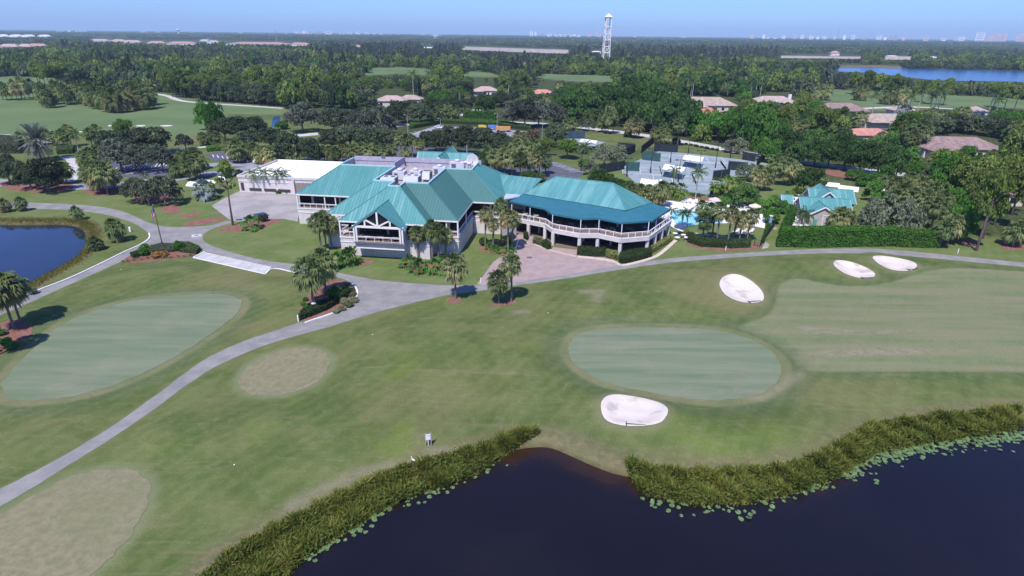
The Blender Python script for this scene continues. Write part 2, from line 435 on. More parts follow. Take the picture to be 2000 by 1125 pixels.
for p in BUNK_P: inb |= sdf(p, X, Y, 4) < -0.5
Zg = Z - 0.2 * inb
idx = np.arange(nx * ny).reshape(ny, nx)
Fq = np.stack([idx[:-1, :-1], idx[:-1, 1:], idx[1:, 1:], idx[1:, :-1]], -1).reshape(-1, 4)
A = {}
A['d_green'] = np.minimum(sdf(GMAIN, X, Y, 8), sdf(GLEFT, X, Y, 8))
A['d_tan'] = np.minimum(sdf(TANA, X, Y, 8), sdf(TANB, X, Y, 8))
A['d_fair'] = sdf(FAIRR, X, Y, 8)
A['d_water'] = np.minimum(sdf(LAKE_P, X, Y, 12), sdf(POND_P, X, Y, 12))
bd = np.full(X.shape, 8.0)
for p in BUNK_P: bd = np.minimum(bd, sdf(p, X, Y, 8))
A['d_bunk'] = bd
pd = sdf(PATH_P, X, Y, 8); A['d_path'] = pd
op = np.full(X.shape, 30.0)
for p in (FW_L, FW_C, FW_C2, FW_C3, FW_R): op = np.minimum(op, sdf(GP(p), X, Y, 30))
A['d_farfair'] = op
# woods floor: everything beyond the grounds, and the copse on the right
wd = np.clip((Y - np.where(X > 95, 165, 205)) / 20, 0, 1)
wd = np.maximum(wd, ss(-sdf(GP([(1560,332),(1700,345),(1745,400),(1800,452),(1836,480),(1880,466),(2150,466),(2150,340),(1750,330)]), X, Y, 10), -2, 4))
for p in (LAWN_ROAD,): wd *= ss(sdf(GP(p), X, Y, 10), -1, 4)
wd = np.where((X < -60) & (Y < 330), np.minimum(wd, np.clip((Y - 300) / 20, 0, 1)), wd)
DRY = [[(1462,777),(1500,769),(1530,746),(1566,724),(1569,735),(1532,759),(1490,783)], [(1128,575),(1180,574),(1176,582),(1168,601),(1158,598),(1160,584),(1132,581)], [(1000,608),(1030,606),(1034,616),(1004,618)],
 [(835,879),(905,874),(885,893),(850,897),(815,908)], [(560,1000),(640,960),(720,925),(800,905),(800,899),(720,916),(640,948),(560,985)], [(1560,640),(1700,650),(1800,648),(1700,658),(1570,655)], [(1600,690),(1750,684),(1900,690),(1750,697),(1610,700)]]
dd_ = np.full(X.shape, 8.0)
for q_ in DRY: dd_ = np.minimum(dd_, sdf(GP(q_), X, Y, 8))
A['d_dry'] = dd_
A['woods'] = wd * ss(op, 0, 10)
lawn = ss(-sdf(GP([(-100,404),(300,450),(400,492),(560,530),(945,560),(1005,505),(1290,508),(1690,486),(2100,526),(2100,330),(-100,330)]), X, Y, 10), -1, 1)
A['lawn'] = lawn

m = NT('turf'); p = m.geo()
nb = m.noise(p, 0.035, 4, 0.6, 0.6); nm = m.noise(p, 0.16, 4, 0.62, 0.4); ns = m.noise(p, 1.1, 3, 0.6); nf = m.noise(p, 6.0, 2, 0.7)
st = m.noise(m.mapping(p, (0.05, 0.9, 1), (0, 0, R(-8))), 1.0, 3, 0.6)       # long mower streaks
rough = m.mix(m.ramp(nm, 0.36, 0.66), (0.076, 0.108, 0.029), (0.129, 0.148, 0.050))
rough = m.mix(m.ramp(nb, 0.48, 0.68, 0, 0.75), rough, (0.174, 0.152, 0.066))
rough = m.mix(m.ramp(st, 0.55, 0.75, 0, 0.55), rough, (0.193, 0.152, 0.084))
nb2 = m.noise(p, 0.06, 3, 0.6, 1.0)
rough = m.mix(m.ramp(nb2, 0.56, 0.72, 0, 0.6), rough, (0.124, 0.174, 0.031))
lawnc = m.mix(m.ramp(nm, 0.35, 0.68), (0.101, 0.145, 0.036), (0.151, 0.177, 0.065))
lawnc = m.mix(m.ramp(st, 0.5, 0.7, 0, 0.4), lawnc, (0.172, 0.171, 0.083))
col = m.mix(m.attr('lawn'), rough, lawnc)
def edge(a, w0, w1, amp=1.2):
    return m.ramp(m.math('ADD', m.attr(a), m.math('MULTIPLY', m.math('SUBTRACT', ns, 0.5), amp)), w0, w1, 1.0, 0.0)
# mown fairway
fst = m.noise(m.mapping(p, (0.035, 0.45, 1), (0, 0, R(-4))), 1.0, 3, 0.55)
fair = m.mix(m.ramp(fst, 0.25, 0.78), (0.126, 0.171, 0.074), (0.235, 0.207, 0.132))
fair = m.mix(m.ramp(nm, 0.4, 0.7, 0, 0.5), fair, (0.205, 0.202, 0.108))
col = m.mix(m.math('MULTIPLY', edge('d_fair', -0.5, 0.5, 1.2), 0.95), col, fair)
dkr = m.math('MULTIPLY', edge('d_fair', 1.2, 3.2, 1.5), 0.45)
# darker, thicker grass ring outside fairway and greens
col = m.mix(m.math('MULTIPLY', m.ramp(m.attr('d_fair'), 0.0, 0.4), dkr), col, (0.066, 0.100, 0.045))
ring = m.math('MULTIPLY', edge('d_green', 1.6, 5.0, 2.0), 0.55)
col = m.mix(ring, col, (0.072, 0.106, 0.051))
colr = m.mix(m.ramp(nm, 0.35, 0.65), (0.185, 0.175, 0.090), (0.135, 0.150, 0.065))
col = m.mix(edge('d_green', 0.9, 1.7, 0.9), col, colr)
col = m.mix(m.math('MULTIPLY', edge('d_tan', 0.1, 1.5, 1.4), 0.7), col, (0.19, 0.20, 0.105))
# bare sandy rim of the bunkers, dry bank by the water, worn path edges
col = m.mix(m.math('MULTIPLY', edge('d_bunk', 0.2, 1.6, 1.4), 0.55), col, (0.21, 0.19, 0.11))
bank = m.mix(m.ramp(ns, 0.35, 0.65), (0.200, 0.160, 0.088), (0.12, 0.10, 0.055))
col = m.mix(m.math('MULTIPLY', edge('d_water', 0.2, 3.2, 3.0), 0.85), col, bank)
col = m.mix(m.math('MULTIPLY', edge('d_water', -1.6, -0.5, 0.8), 0.9), col, (0.055, 0.036, 0.016))
col = m.mix(m.math('MULTIPLY', edge('d_path', 0.05, 0.7, 0.8), 0.5), col, (0.15, 0.15, 0.07))
col = m.mix(m.math('MULTIPLY', edge('d_dry', -0.4, 0.9, 2.2), 0.6), col, m.mix(m.ramp(ns, 0.3, 0.7), (0.19, 0.165, 0.10), (0.30, 0.265, 0.19)))
# far fairways and the woodland floor
ff = m.mix(m.ramp(m.noise(p, 0.02, 3), 0.35, 0.65), (0.098, 0.154, 0.061), (0.137, 0.189, 0.082))
col = m.mix(m.ramp(m.attr('d_farfair'), -2, 2, 1, 0), col, ff)
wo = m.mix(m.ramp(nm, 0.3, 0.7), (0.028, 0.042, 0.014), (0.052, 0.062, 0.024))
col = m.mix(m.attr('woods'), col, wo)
# mower lines on the lawns and rough, tufts and tracks
wv = m.node('ShaderNodeTexWave'); wv.wave_profile = 'SIN'; m.lk(m.mapping(p, (1, 1, 1), (0, 0, R(34))), wv.inputs[0]); wv.inputs['Scale'].default_value = 0.16; wv.inputs['Distortion'].default_value = 7.0; wv.inputs['Detail'].default_value = 2; wv.inputs['Detail Scale'].default_value = 0.4
col = m.mix(m.math('MULTIPLY', m.ramp(wv.outputs['Fac'], 0.2, 0.9), 0.10), col, (0.20, 0.235, 0.10))
tk = m.noise(m.mapping(p, (0.12, 1.6, 1), (0, 0, R(58))), 1.0, 3, 0.6, 0.6)
col = m.mix(m.ramp(tk, 0.56, 0.74, 0, 0.30), col, (0.215, 0.205, 0.10))
bt = m.noise(p, 0.42, 4, 0.7, 1.2)
col = m.mix(m.ramp(bt, 0.60, 0.72, 0, 0.35), col, (0.24, 0.205, 0.125))
col = m.mix(m.ramp(bt, 0.40, 0.28, 0, 0.30), col, (0.055, 0.10, 0.028))
# blade-scale mottle
col = m.mix(m.ramp(nf, 0.3, 0.75, 0, 0.35), col, (0.05, 0.07, 0.02))
col = m.mix(m.ramp(ns, 0.45, 0.8, 0, 0.28), col, (0.20, 0.20, 0.10))
gr_ = m.noise(p, 2.6, 3, 0.75)
col = m.mix(m.ramp(gr_, 0.36, 0.28, 0, 0.45), col, (0.05, 0.075, 0.022)); col = m.mix(m.ramp(gr_, 0.62, 0.74, 0, 0.40), col, (0.24, 0.24, 0.13))
m.bump(m.math('ADD', nf, ns), 0.35, 0.06)
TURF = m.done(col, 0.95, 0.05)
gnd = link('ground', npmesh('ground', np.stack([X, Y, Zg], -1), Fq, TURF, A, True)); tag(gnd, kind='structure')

def sheet(name, poly, z, mat, kind='structure', smooth=0):
    P = chaikin(poly, smooth) if smooth else poly
    mb = MB(); mb.prism(P, z - 0.25, z, bottom=False)
    o = mb.build(name, mat)
    if kind: o['kind'] = kind
    return o
def ribbon(name, pts, width, z, mat, n=2):
    P = chaikin(pts, n, closed=False); L_ = []; R_ = []
    for i, q in enumerate(P):
        d = (P[min(i + 1, len(P) - 1)] - P[max(i - 1, 0)]).normalized(); nn = Vector((-d.y, d.x))
        L_.append(q + nn * width / 2); R_.append(q - nn * width / 2)
    mb = MB(); vs_ = [(a.x, a.y, z) for a in L_] + [(a.x, a.y, z) for a in R_]; k = len(P)
    mb.add(vs_, [(k + i, k + i + 1, i + 1, i) for i in range(k - 1)])
    o = mb.build(name, mat); o['kind'] = 'structure'
    return o

def asphalt(name, a, b, sc=0.35):
    m = NT(name); p = m.geo()
    n = m.noise(p, sc, 4, 0.6); n2 = m.noise(p, 2.4, 4, 0.7); n3 = m.noise(m.mapping(p, (0.15, 1.5, 1), (0, 0, R(25))), 1.0, 3)
    c = m.mix(m.ramp(n, 0.35, 0.65), a, b)
    c = m.mix(m.ramp(n2, 0.5, 0.8, 0, 0.4), c, tuple(x * 0.72 for x in a))
    c = m.mix(m.ramp(n3, 0.55, 0.75, 0, 0.3), c, tuple(min(1, x * 1.25) for x in b))
    m.bump(n2, 0.15, 0.02)
    return m.done(c, 0.9, 0.1)
M_PATH = asphalt('worn_path_asphalt', (0.200, 0.192, 0.180), (0.260, 0.246, 0.226))
M_LOT = asphalt('parking_asphalt', (0.085, 0.085, 0.105), (0.115, 0.115, 0.135))
M_DRIVE = asphalt('drive_asphalt', (0.22, 0.22, 0.25), (0.28, 0.275, 0.30))
M_CONC = asphalt('concrete', (0.42, 0.40, 0.37), (0.50, 0.48, 0.46))
M_YARD = asphalt('yard_concrete', (0.27, 0.245, 0.235), (0.35, 0.32, 0.30), 0.15)
M_KERB = plain('kerb_paint', (0.72, 0.68, 0.66), 0.8)
M_PAINT = plain('road_paint', (0.72, 0.72, 0.74), 0.7)
M_COURT = asphalt('court_surface', (0.215, 0.255, 0.265), (0.27, 0.31, 0.315), 0.2)
M_DECKP = plain('pool_deck', (0.74, 0.70, 0.66), 0.8, 0.2, 0.1)
m = NT('paver_brick'); p = m.geo()
bk = m.node('ShaderNodeTexBrick'); m.lk(m.mapping(p, (1, 1, 1), (0, 0, R(35))), bk.inputs[0]); bk.inputs['Scale'].default_value = 2.2
bk.inputs['Color1'].default_value = (0.30, 0.205, 0.185, 1); bk.inputs['Color2'].default_value = (0.36, 0.265, 0.24, 1); bk.inputs['Mortar'].default_value = (0.24, 0.19, 0.17, 1)
c = m.mix(m.ramp(m.noise(p, 0.5, 4), 0.35, 0.7, 0, 0.6), bk.outputs[0], (0.38, 0.31, 0.285))
c = m.mix(m.ramp(m.noise(p, 3, 4, 0.7), 0.5, 0.8, 0, 0.45), c, (0.23, 0.17, 0.16))
M_PAVER = m.done(c, 0.9, 0.1)
m = NT('red_mulch'); p = m.geo()
c = m.mix(m.ramp(m.noise(p, 5, 4, 0.75), 0.35, 0.65), (0.115, 0.047, 0.036), (0.302, 0.145, 0.109))
c = m.mix(m.ramp(m.noise(p, 0.7, 3), 0.45, 0.7, 0, 0.5), c, (0.238, 0.170, 0.133))
m.bump(m.noise(p, 9, 3), 0.6, 0.06)
M_MULCH = m.done(c, 0.95, 0.05)
m = NT('putting_turf'); p = m.geo()
s1 = m.noise(m.mapping(p, (0.06, 0.55, 1), (0, 0, R(24))), 1.0, 3, 0.5); n = m.noise(p, 0.12, 4, 0.6); n2 = m.noise(p, 2.5, 3)
c = m.mix(m.ramp(s1, 0.28, 0.74), (0.125, 0.166, 0.092), (0.184, 0.205, 0.128))
c = m.mix(m.ramp(n, 0.5, 0.75, 0, 0.5), c, (0.249, 0.221, 0.158))
c = m.mix(m.ramp(n2, 0.4, 0.8, 0, 0.25), c, (0.110, 0.132, 0.068))
M_GREEN = m.done(c, 0.9, 0.08)
m = NT('dry_turf'); p = m.geo()
n = m.noise(p, 1.2, 4, 0.7); n2 = m.noise(p, 0.15, 3); n3 = m.noise(p, 5, 2, 0.7)
c = m.mix(m.ramp(n, 0.35, 0.65), (0.172, 0.164, 0.090), (0.236, 0.204, 0.121))
c = m.mix(m.ramp(n2, 0.4, 0.7, 0, 0.4), c, (0.154, 0.167, 0.081))
c = m.mix(m.ramp(n3, 0.5, 0.75, 0, 0.3), c, (0.128, 0.111, 0.063))
M_TAN = m.done(c, 0.95, 0.05)
m = NT('bunker_sand'); p = m.geo()
c = m.mix(m.ramp(m.noise(p, 0.5, 4), 0.4, 0.7, 0, 0.5), (0.598, 0.526, 0.454), (0.515, 0.442, 0.370))
c = m.mix(m.ramp(m.noise(p, 0.3, 4, 0.6), 0.54, 0.68, 0, 0.75), c, (0.362, 0.309, 0.251))
m.bump(m.noise(p, 4, 3), 0.3, 0.05)
M_SAND = m.done(c, 0.95, 0.05)
def watermat(name, col, rough=0.06, bsc=1.2, bst=0.08):
    m = NT(name); p = m.geo(); m.bump(m.noise(p, bsc, 3), bst, 0.03)
    c = m.mix(m.ramp(m.noise(p, 0.05, 3), 0.4, 0.7), col, tuple(x * 1.35 for x in col))
    return m.done(c, rough, 0.38)
m = NT('lake_water'); p = m.geo(); m.bump(m.math('ADD', m.noise(p, 1.6, 3), m.math('MULTIPLY', m.noise(p, 0.25, 2), 1.5)), 0.07, 0.04)
c = m.mix(m.ramp(m.noise(p, 0.05, 3), 0.4, 0.7), (0.008, 0.007, 0.010), (0.012, 0.010, 0.013))
c = m.mix(m.ramp(m.math('ADD', m.attr('d_shore'), m.math('MULTIPLY', m.math('SUBTRACT', m.noise(p, 0.5, 3), 0.5), 4.0)), -4.5, -0.8), c, (0.034, 0.017, 0.008))
M_LAKE = m.done(c, 0.09, 0.28)
M_PONDW = watermat('pond_water', (0.012, 0.016, 0.03))
M_FARW = watermat('far_water', (0.012, 0.05, 0.14), 0.2, 0.05, 0.2); M_POOL = watermat('pool_water', (0.25, 0.55, 0.64), 0.1, 2.0, 0.1)

def wsheet(name, poly, z, mat):
    mb = MB(); P = poly; tri = tessellate_polygon([[Vector((q[0], q[1], 0)) for q in P]])
    mb.add([(q[0], q[1], z) for q in P], [tuple(t) for t in tri]); me = mb.mesh(name, mat)
    bm = bmesh.new(); bm.from_mesh(me); bmesh.ops.recalc_face_normals(bm, faces=bm.faces)
    if bm.faces and sum(f.normal.z for f in bm.faces) < 0: bmesh.ops.reverse_faces(bm, faces=bm.faces)
    bm.to_mesh(me); bm.free()
    return tag(link(name, me), kind='structure')
# front lake as a grid so that the stained shallows follow its shore
lx, ly = np.meshgrid(np.concatenate([np.arange(-60, -30, 3), np.arange(-30, 75, 0.8), np.arange(75, 200, 4)]), np.concatenate([np.arange(-40, 25, 4), np.arange(25, 66, 0.8)]))
li = np.arange(lx.size).reshape(lx.shape); lf = np.stack([li[:-1, :-1], li[:-1, 1:], li[1:, 1:], li[1:, :-1]], -1).reshape(-1, 4)
tag(link('lake', npmesh('lake', np.stack([lx.ravel(), ly.ravel(), np.full(lx.size, -0.6)], -1), lf, M_LAKE, {'d_shore': sdf(LAKE_P, lx.ravel(), ly.ravel(), 12)}, True)), kind='structure')
wsheet('pond', [(-260, 70), (-60, 70), (-60, 150), (-260, 150)], -0.6, M_PONDW)
wsheet('far_lake', chaikin(GP(FARLAKE), 2), 0.08, M_FARW)
wsheet('glimpsed_pond', GP([(530,247),(533,229),(546,226),(548,240),(540,248)]), 0.08, M_FARW)

tag(sheet('cart_path', worn(PATH_P, 0.9, 0.07, 8), 0.012, M_PATH), kind='structure')
pad_o = sheet('concrete_pad', GP(PAD), 0.012, M_YARD); _pc = GP(PAD)
for k_ in range(8):
    a_, b_ = (k_ + 0.02) / 8, (k_ + 0.98) / 8
    q_ = [_pc[0].lerp(_pc[3], a_), _pc[0].lerp(_pc[3], b_), _pc[1].lerp(_pc[2], b_), _pc[1].lerp(_pc[2], a_)]
    mb = MB(); mb.prism(q_, 0.0, 0.032 + 0.003 * (k_ % 3)); mb.build('concrete_slab', M_CONC, pad_o)
sheet('service_yard', GP(YARD), 0.008, M_YARD)
sheet('brick_plaza', GP(PLAZA), 0.008, M_PAVER)
for mm in MULCH: sheet('mulch_bed', chaikin(GP(mm), 2), 0.02, M_MULCH)
sheet('parking_lot', GP(LOT_CLUB), 0.010, M_LOT); sheet('parking_lot', chaikin(GP(LOT_LEFT), 1), 0.014, M_LOT)
sheet('parking_lot', GP(LOT_MID), 0.014, M_LOT); sheet('parking_lot', GP(LOT_FAR), 0.014, M_DRIVE)
sheet('tennis_court', GP(COURT), 0.02, M_COURT); sheet('tennis_court', GP(COURT_FAR), 0.02, M_COURT)
sheet('pool_deck', chaikin(GP(POOLDECK), 1), 0.03, M_DECKP)
wsheet('swimming_pool', chaikin(GP(POOL), 2), 0.034, M_POOL)
ribbon('driveway', GP([(-90,350),(40,360),(140,367),(240,361),(330,350),(400,341),(470,331),(560,323)]), 7, 0.018, M_DRIVE)
ribbon('driveway', GP([(392,326),(430,320),(480,322),(520,322)]), 6, 0.016, M_DRIVE)
ribbon('footpath', GP([(126,306),(142,312),(150,330),(135,356)]), 3.2, 0.022, M_CONC)
ribbon('footpath', GP([(318,294),(370,290),(400,287),(450,283)]), 3.0, 0.022, M_CONC)
ribbon('footpath', GP([(-60,262),(30,264),(62,269),(95,280)]), 3.0, 0.022, M_CONC)
ribbon('footpath', GP([(290,182),(330,187),(345,196),(385,201),(470,206),(556,212)]), 4.0, 0.06, M_CONC)
ribbon('footpath', GP([(128,152),(150,160),(157,172),(250,176)]), 4.0, 0.06, M_CONC)
ribbon('footpath', GP([(940,556),(958,532),(974,508),(1004,497)]), 1.6, 0.026, M_PAVER, 1)
ribbon('road', GP([(480,272),(610,263),(700,252),(800,243),(890,238),(960,238),(1060,241),(1157,251),(1258,264),(1335,277),(1447,297),(1550,315),(1640,327),(1730,337),(1850,352)]), 6.5, 0.024, M_CONC)
ribbon('road', GP([(890,226),(915,221),(935,214),(960,208)]), 6, 0.026, M_CONC)
ribbon('road', GP([(1590,220),(1680,212),(1780,208),(1880,214),(1990,222)]), 6, 0.05, M_CONC)

# greens, nursery greens and bunkers
def turfpatch(name, poly, z, mat, label, cat, seed, amp=0.12):
    rng = random.Random(seed); P = []
    for i, q in enumerate(poly):
        d = (poly[(i + 1) % len(poly)] - poly[i - 1]).normalized()
        P.append(q + Vector((-d.y, d.x)) * rng.uniform(-amp, amp))
    o = sheet(name, P, z, mat, None); return tag(o, label, cat)
turfpatch('putting_green', worn(GMAIN, 0.6, 0.08, 5), 0.035, M_GREEN, 'smooth pale green putting green between the lake bunker and the fairway', 'putting green', 1)
turfpatch('putting_green', worn(GLEFT, 0.6, 0.08, 6), 0.035, M_GREEN, 'long teardrop practice green left of the cart path', 'putting green', 2)
turfpatch('tee_mound', worn(TANA, 0.5, 0.12, 3), 0.03, M_TAN, 'tan oval patch of dry turf beside the cart path bend', 'turf patch', 3, 0.1)
turfpatch('tee_mound', worn(TANB, 0.4, 0.12, 4), 0.03, M_TAN, 'big tan patch of dry turf in the bottom left corner', 'turf patch', 4, 0.1)
for (bp, lab), P in zip(BUNKERS, BUNK_P):
    c = sum(P, Vector((0, 0))) / len(P); n = len(P); V = []; F = []
    fr = [1.015, 0.97, 0.9, 0.8, 0.65, 0.45, 0.25]
    rng = random.Random(n)
    for k, f in enumerate(fr):
        for q in P: V.append(c + (q - c) * (f + (rng.uniform(-0.006, 0.006) if k == 0 else 0)))
    V.append(c)
    for k in range(len(fr) - 1):
        for i in range(n): F.append((k * n + i, k * n + (i + 1) % n, (k + 1) * n + (i + 1) % n, (k + 1) * n + i))
    for i in range(n): F.append(((len(fr) - 1) * n + i, (len(fr) - 1) * n + (i + 1) % n, len(fr) * n))
    hz = height(np.array([q.x for q in V]), np.array([q.y for q in V])) + 0.045
    mb = MB(); mb.add([(q.x, q.y, float(z)) for q, z in zip(V, hz)], F)
    me = mb.mesh('sand_bunker', M_SAND, True); bm = bmesh.new(); bm.from_mesh(me); bmesh.ops.recalc_face_normals(bm, faces=bm.faces)
    if sum(f.normal.z for f in bm.faces) < 0: bmesh.ops.reverse_faces(bm, faces=bm.faces)
    bm.to_mesh(me); bm.free()
    tag(link('sand_bunker', me), lab, 'bunker')
for pts in ([(310,246.5),(340,246.5)],):
    pass
for x0, x1, y, lab in ((209,222,246,'thin white bunker sliver nearest the green mound on the left fairway'),(309,342,246,'long white bunker sliver at the right on the left fairway'),(262,288,246,'white bunker sliver behind the bright green tree'),(150,170,257,'short white bunker beside the palms on the left')):
    P = chaikin([G(x0, y).xy, G((x0 + x1) / 2, y - 1.6).xy, G(x1, y - 0.4).xy, G((x0 + x1) / 2, y + 1.6).xy], 2)
    tag(sheet('sand_bunker', P, 0.12, M_SAND, None), lab, 'bunker')
def kerb(pts, label, z0=0.0, ht=0.15, wd=0.28):
    P = chaikin(GP(pts), 2, closed=False); mb = MB()
    for a, b in zip(P[:-1], P[1:]):
        mb.beam((a.x, a.y, z0 + ht / 2), (b.x, b.y, z0 + ht / 2), wd, ht)
    return tag(mb.build('kerb', M_KERB), kind='structure')
kerb([(596,631),(606,627),(650,613),(685,596),(699,578),(697,564),(685,552)], '')
kerb([(291,456),(293.5,463),(288,470),(270,481),(245,491),(200,514),(130,547),(61,572),(20,592)], '')
kerb([(378,503.5),(400,492)], ''); kerb([(378,503.5),(518,535.5)], '', 0, 0.08, 0.2); kerb([(518,535.5),(531,521.5),(577,533)], '', 0, 0.08, 0.25)
kerb([(1005,496),(1012,470)], '', 0, 0.1, 0.2)
# parking stripes
def stripes(a, b, n, ln, ang, lw=0.16):
    mb = MB()
    A_, B_ = G(*a), G(*b)
    for i in range(n):
        q = A_.lerp(B_, i / max(1, n - 1))
        d = Vector((math.cos(ang), math.sin(ang), 0))
        mb.box((q.x + d.x * ln / 2, q.y + d.y * ln / 2, 0.028), (ln, lw, 0.012), ang)
    o = mb.build('parking_lines', M_PAINT); o['kind'] = 'structure'
stripes((222,328),(328,318),16,5.2,R(-68),0.2); stripes((246,340),(330,336),10,4.5,R(70),0.2); stripes((415,302),(490,312),9,5.2,R(-60),0.25)
stripes((1090,318),(1140,335),7,4.6,R(172),0.22); stripes((800,259),(860,249),8,5.5,R(-40),0.3)
# court lines
def court(c, ang):
    mb = MB(); c = Vector(c); ex = Vector((math.cos(ang), math.sin(ang))); ey = Vector((-ex.y, ex.x))
    def ln(x0, y0, x1, y1):
        a = c + ex * x0 + ey * y0; b = c + ex * x1 + ey * y1
        mb.beam((a.x, a.y, 0.03), (b.x, b.y, 0.03), 0.12, 0.012)
    for y in (-5.5, -4.1, 4.1, 5.5): ln(-11.9, y, 11.9, y)
    for x in (-11.9, 11.9): ln(x, -5.5, x, 5.5)
    for x in (-6.4, 6.4): ln(x, -4.1, x, 4.1)
    ln(-6.4, 0, 6.4, 0)
    o = mb.build('court_lines', M_PAINT); o['kind'] = 'structure'
# ------------------------------------------------------------------ plant materials and prototype meshes
L_SABAL = leafmat('sabal_leaf', [(0.075, 0.120, 0.046), (0.152, 0.199, 0.079), (0.240, 0.248, 0.107), (0.535, 0.375, 0.206)], 0.25)
L_QUEEN = leafmat('feather_leaf', [(0.072, 0.125, 0.042), (0.137, 0.200, 0.070), (0.221, 0.263, 0.105)], 0.3)
L_DATE = leafmat('silver_date_leaf', [(0.102, 0.120, 0.111), (0.180, 0.198, 0.182), (0.300, 0.264, 0.169)], 0.2)
L_BISM = leafmat('silver_fan_leaf', [(0.15, 0.20, 0.19), (0.24, 0.30, 0.29), (0.34, 0.39, 0.37)], 0.2)
L_OAK = leafmat('oak_leaf', [(0.053, 0.077, 0.043), (0.101, 0.131, 0.070), (0.166, 0.181, 0.102)], 0.25)
L_GREY = leafmat('grey_oak_leaf', [(0.073, 0.089, 0.066), (0.130, 0.146, 0.106), (0.212, 0.208, 0.162)], 0.25)
L_FICUS = leafmat('ficus_leaf', [(0.041, 0.086, 0.027), (0.086, 0.162, 0.045), (0.146, 0.230, 0.067)], 0.28)
L_BRIGHT = leafmat('bright_leaf', [(0.088, 0.156, 0.031), (0.169, 0.244, 0.053), (0.257, 0.306, 0.084)], 0.32)
L_PINE = leafmat('pine_needles', [(0.096, 0.149, 0.037), (0.183, 0.238, 0.061), (0.280, 0.315, 0.093)], 0.25)
L_CASU = leafmat('casuarina_needles', [(0.064, 0.083, 0.061), (0.106, 0.123, 0.090), (0.160, 0.158, 0.130)], 0.2)
L_OLIVE = leafmat('olive_leaf', [(0.115, 0.140, 0.082), (0.175, 0.195, 0.122), (0.235, 0.25, 0.165)], 0.25)
L_HEDGE = leafmat('hedge_leaf', [(0.061, 0.161, 0.026), (0.121, 0.263, 0.047), (0.213, 0.364, 0.076)], 0.3)
L_DKHEDGE = leafmat('dark_hedge_leaf', [(0.045, 0.078, 0.030), (0.081, 0.124, 0.046), (0.137, 0.171, 0.075)], 0.25)
L_YEL = leafmat('yellow_shrub_leaf', [(0.220, 0.259, 0.072), (0.363, 0.385, 0.120), (0.495, 0.495, 0.192)], 0.3)
L_CREAM = leafmat('variegated_leaf', [(0.11, 0.15, 0.06), (0.27, 0.28, 0.16), (0.45, 0.43, 0.30)], 0.3)
L_LUSH = leafmat('lush_leaf', [(0.065, 0.166, 0.036), (0.122, 0.262, 0.057), (0.202, 0.344, 0.086)], 0.35)
L_FLOWER = leafmat('orange_flower', [(0.10, 0.12, 0.04), (0.36, 0.16, 0.05), (0.50, 0.24, 0.10)], 0.2)
L_REED = leafmat('reed_blade', [(0.086, 0.114, 0.021), (0.173, 0.203, 0.036), (0.296, 0.276, 0.072), (0.469, 0.311, 0.143)], 0.3)
L_MARSH = leafmat('marsh_leaf', [(0.075, 0.109, 0.021), (0.144, 0.182, 0.038), (0.250, 0.250, 0.081)], 0.3)
L_RUST = leafmat('rust_leaf', [(0.10, 0.075, 0.05), (0.17, 0.115, 0.075), (0.22, 0.16, 0.11)], 0.2)
M_BARK = plain('grey_bark', (0.20, 0.17, 0.145), 0.95, 0.05, 0.35, 3)
M_PALMTR = plain('palm_trunk', (0.21, 0.18, 0.15), 0.95, 0.05, 0.35, 4)
M_PINEBK = plain('pine_bark', (0.17, 0.125, 0.105), 0.95, 0.05, 0.35, 3)
M_PALE = plain('pale_trunk', (0.42, 0.39, 0.35), 0.9, 0.05, 0.2, 3)

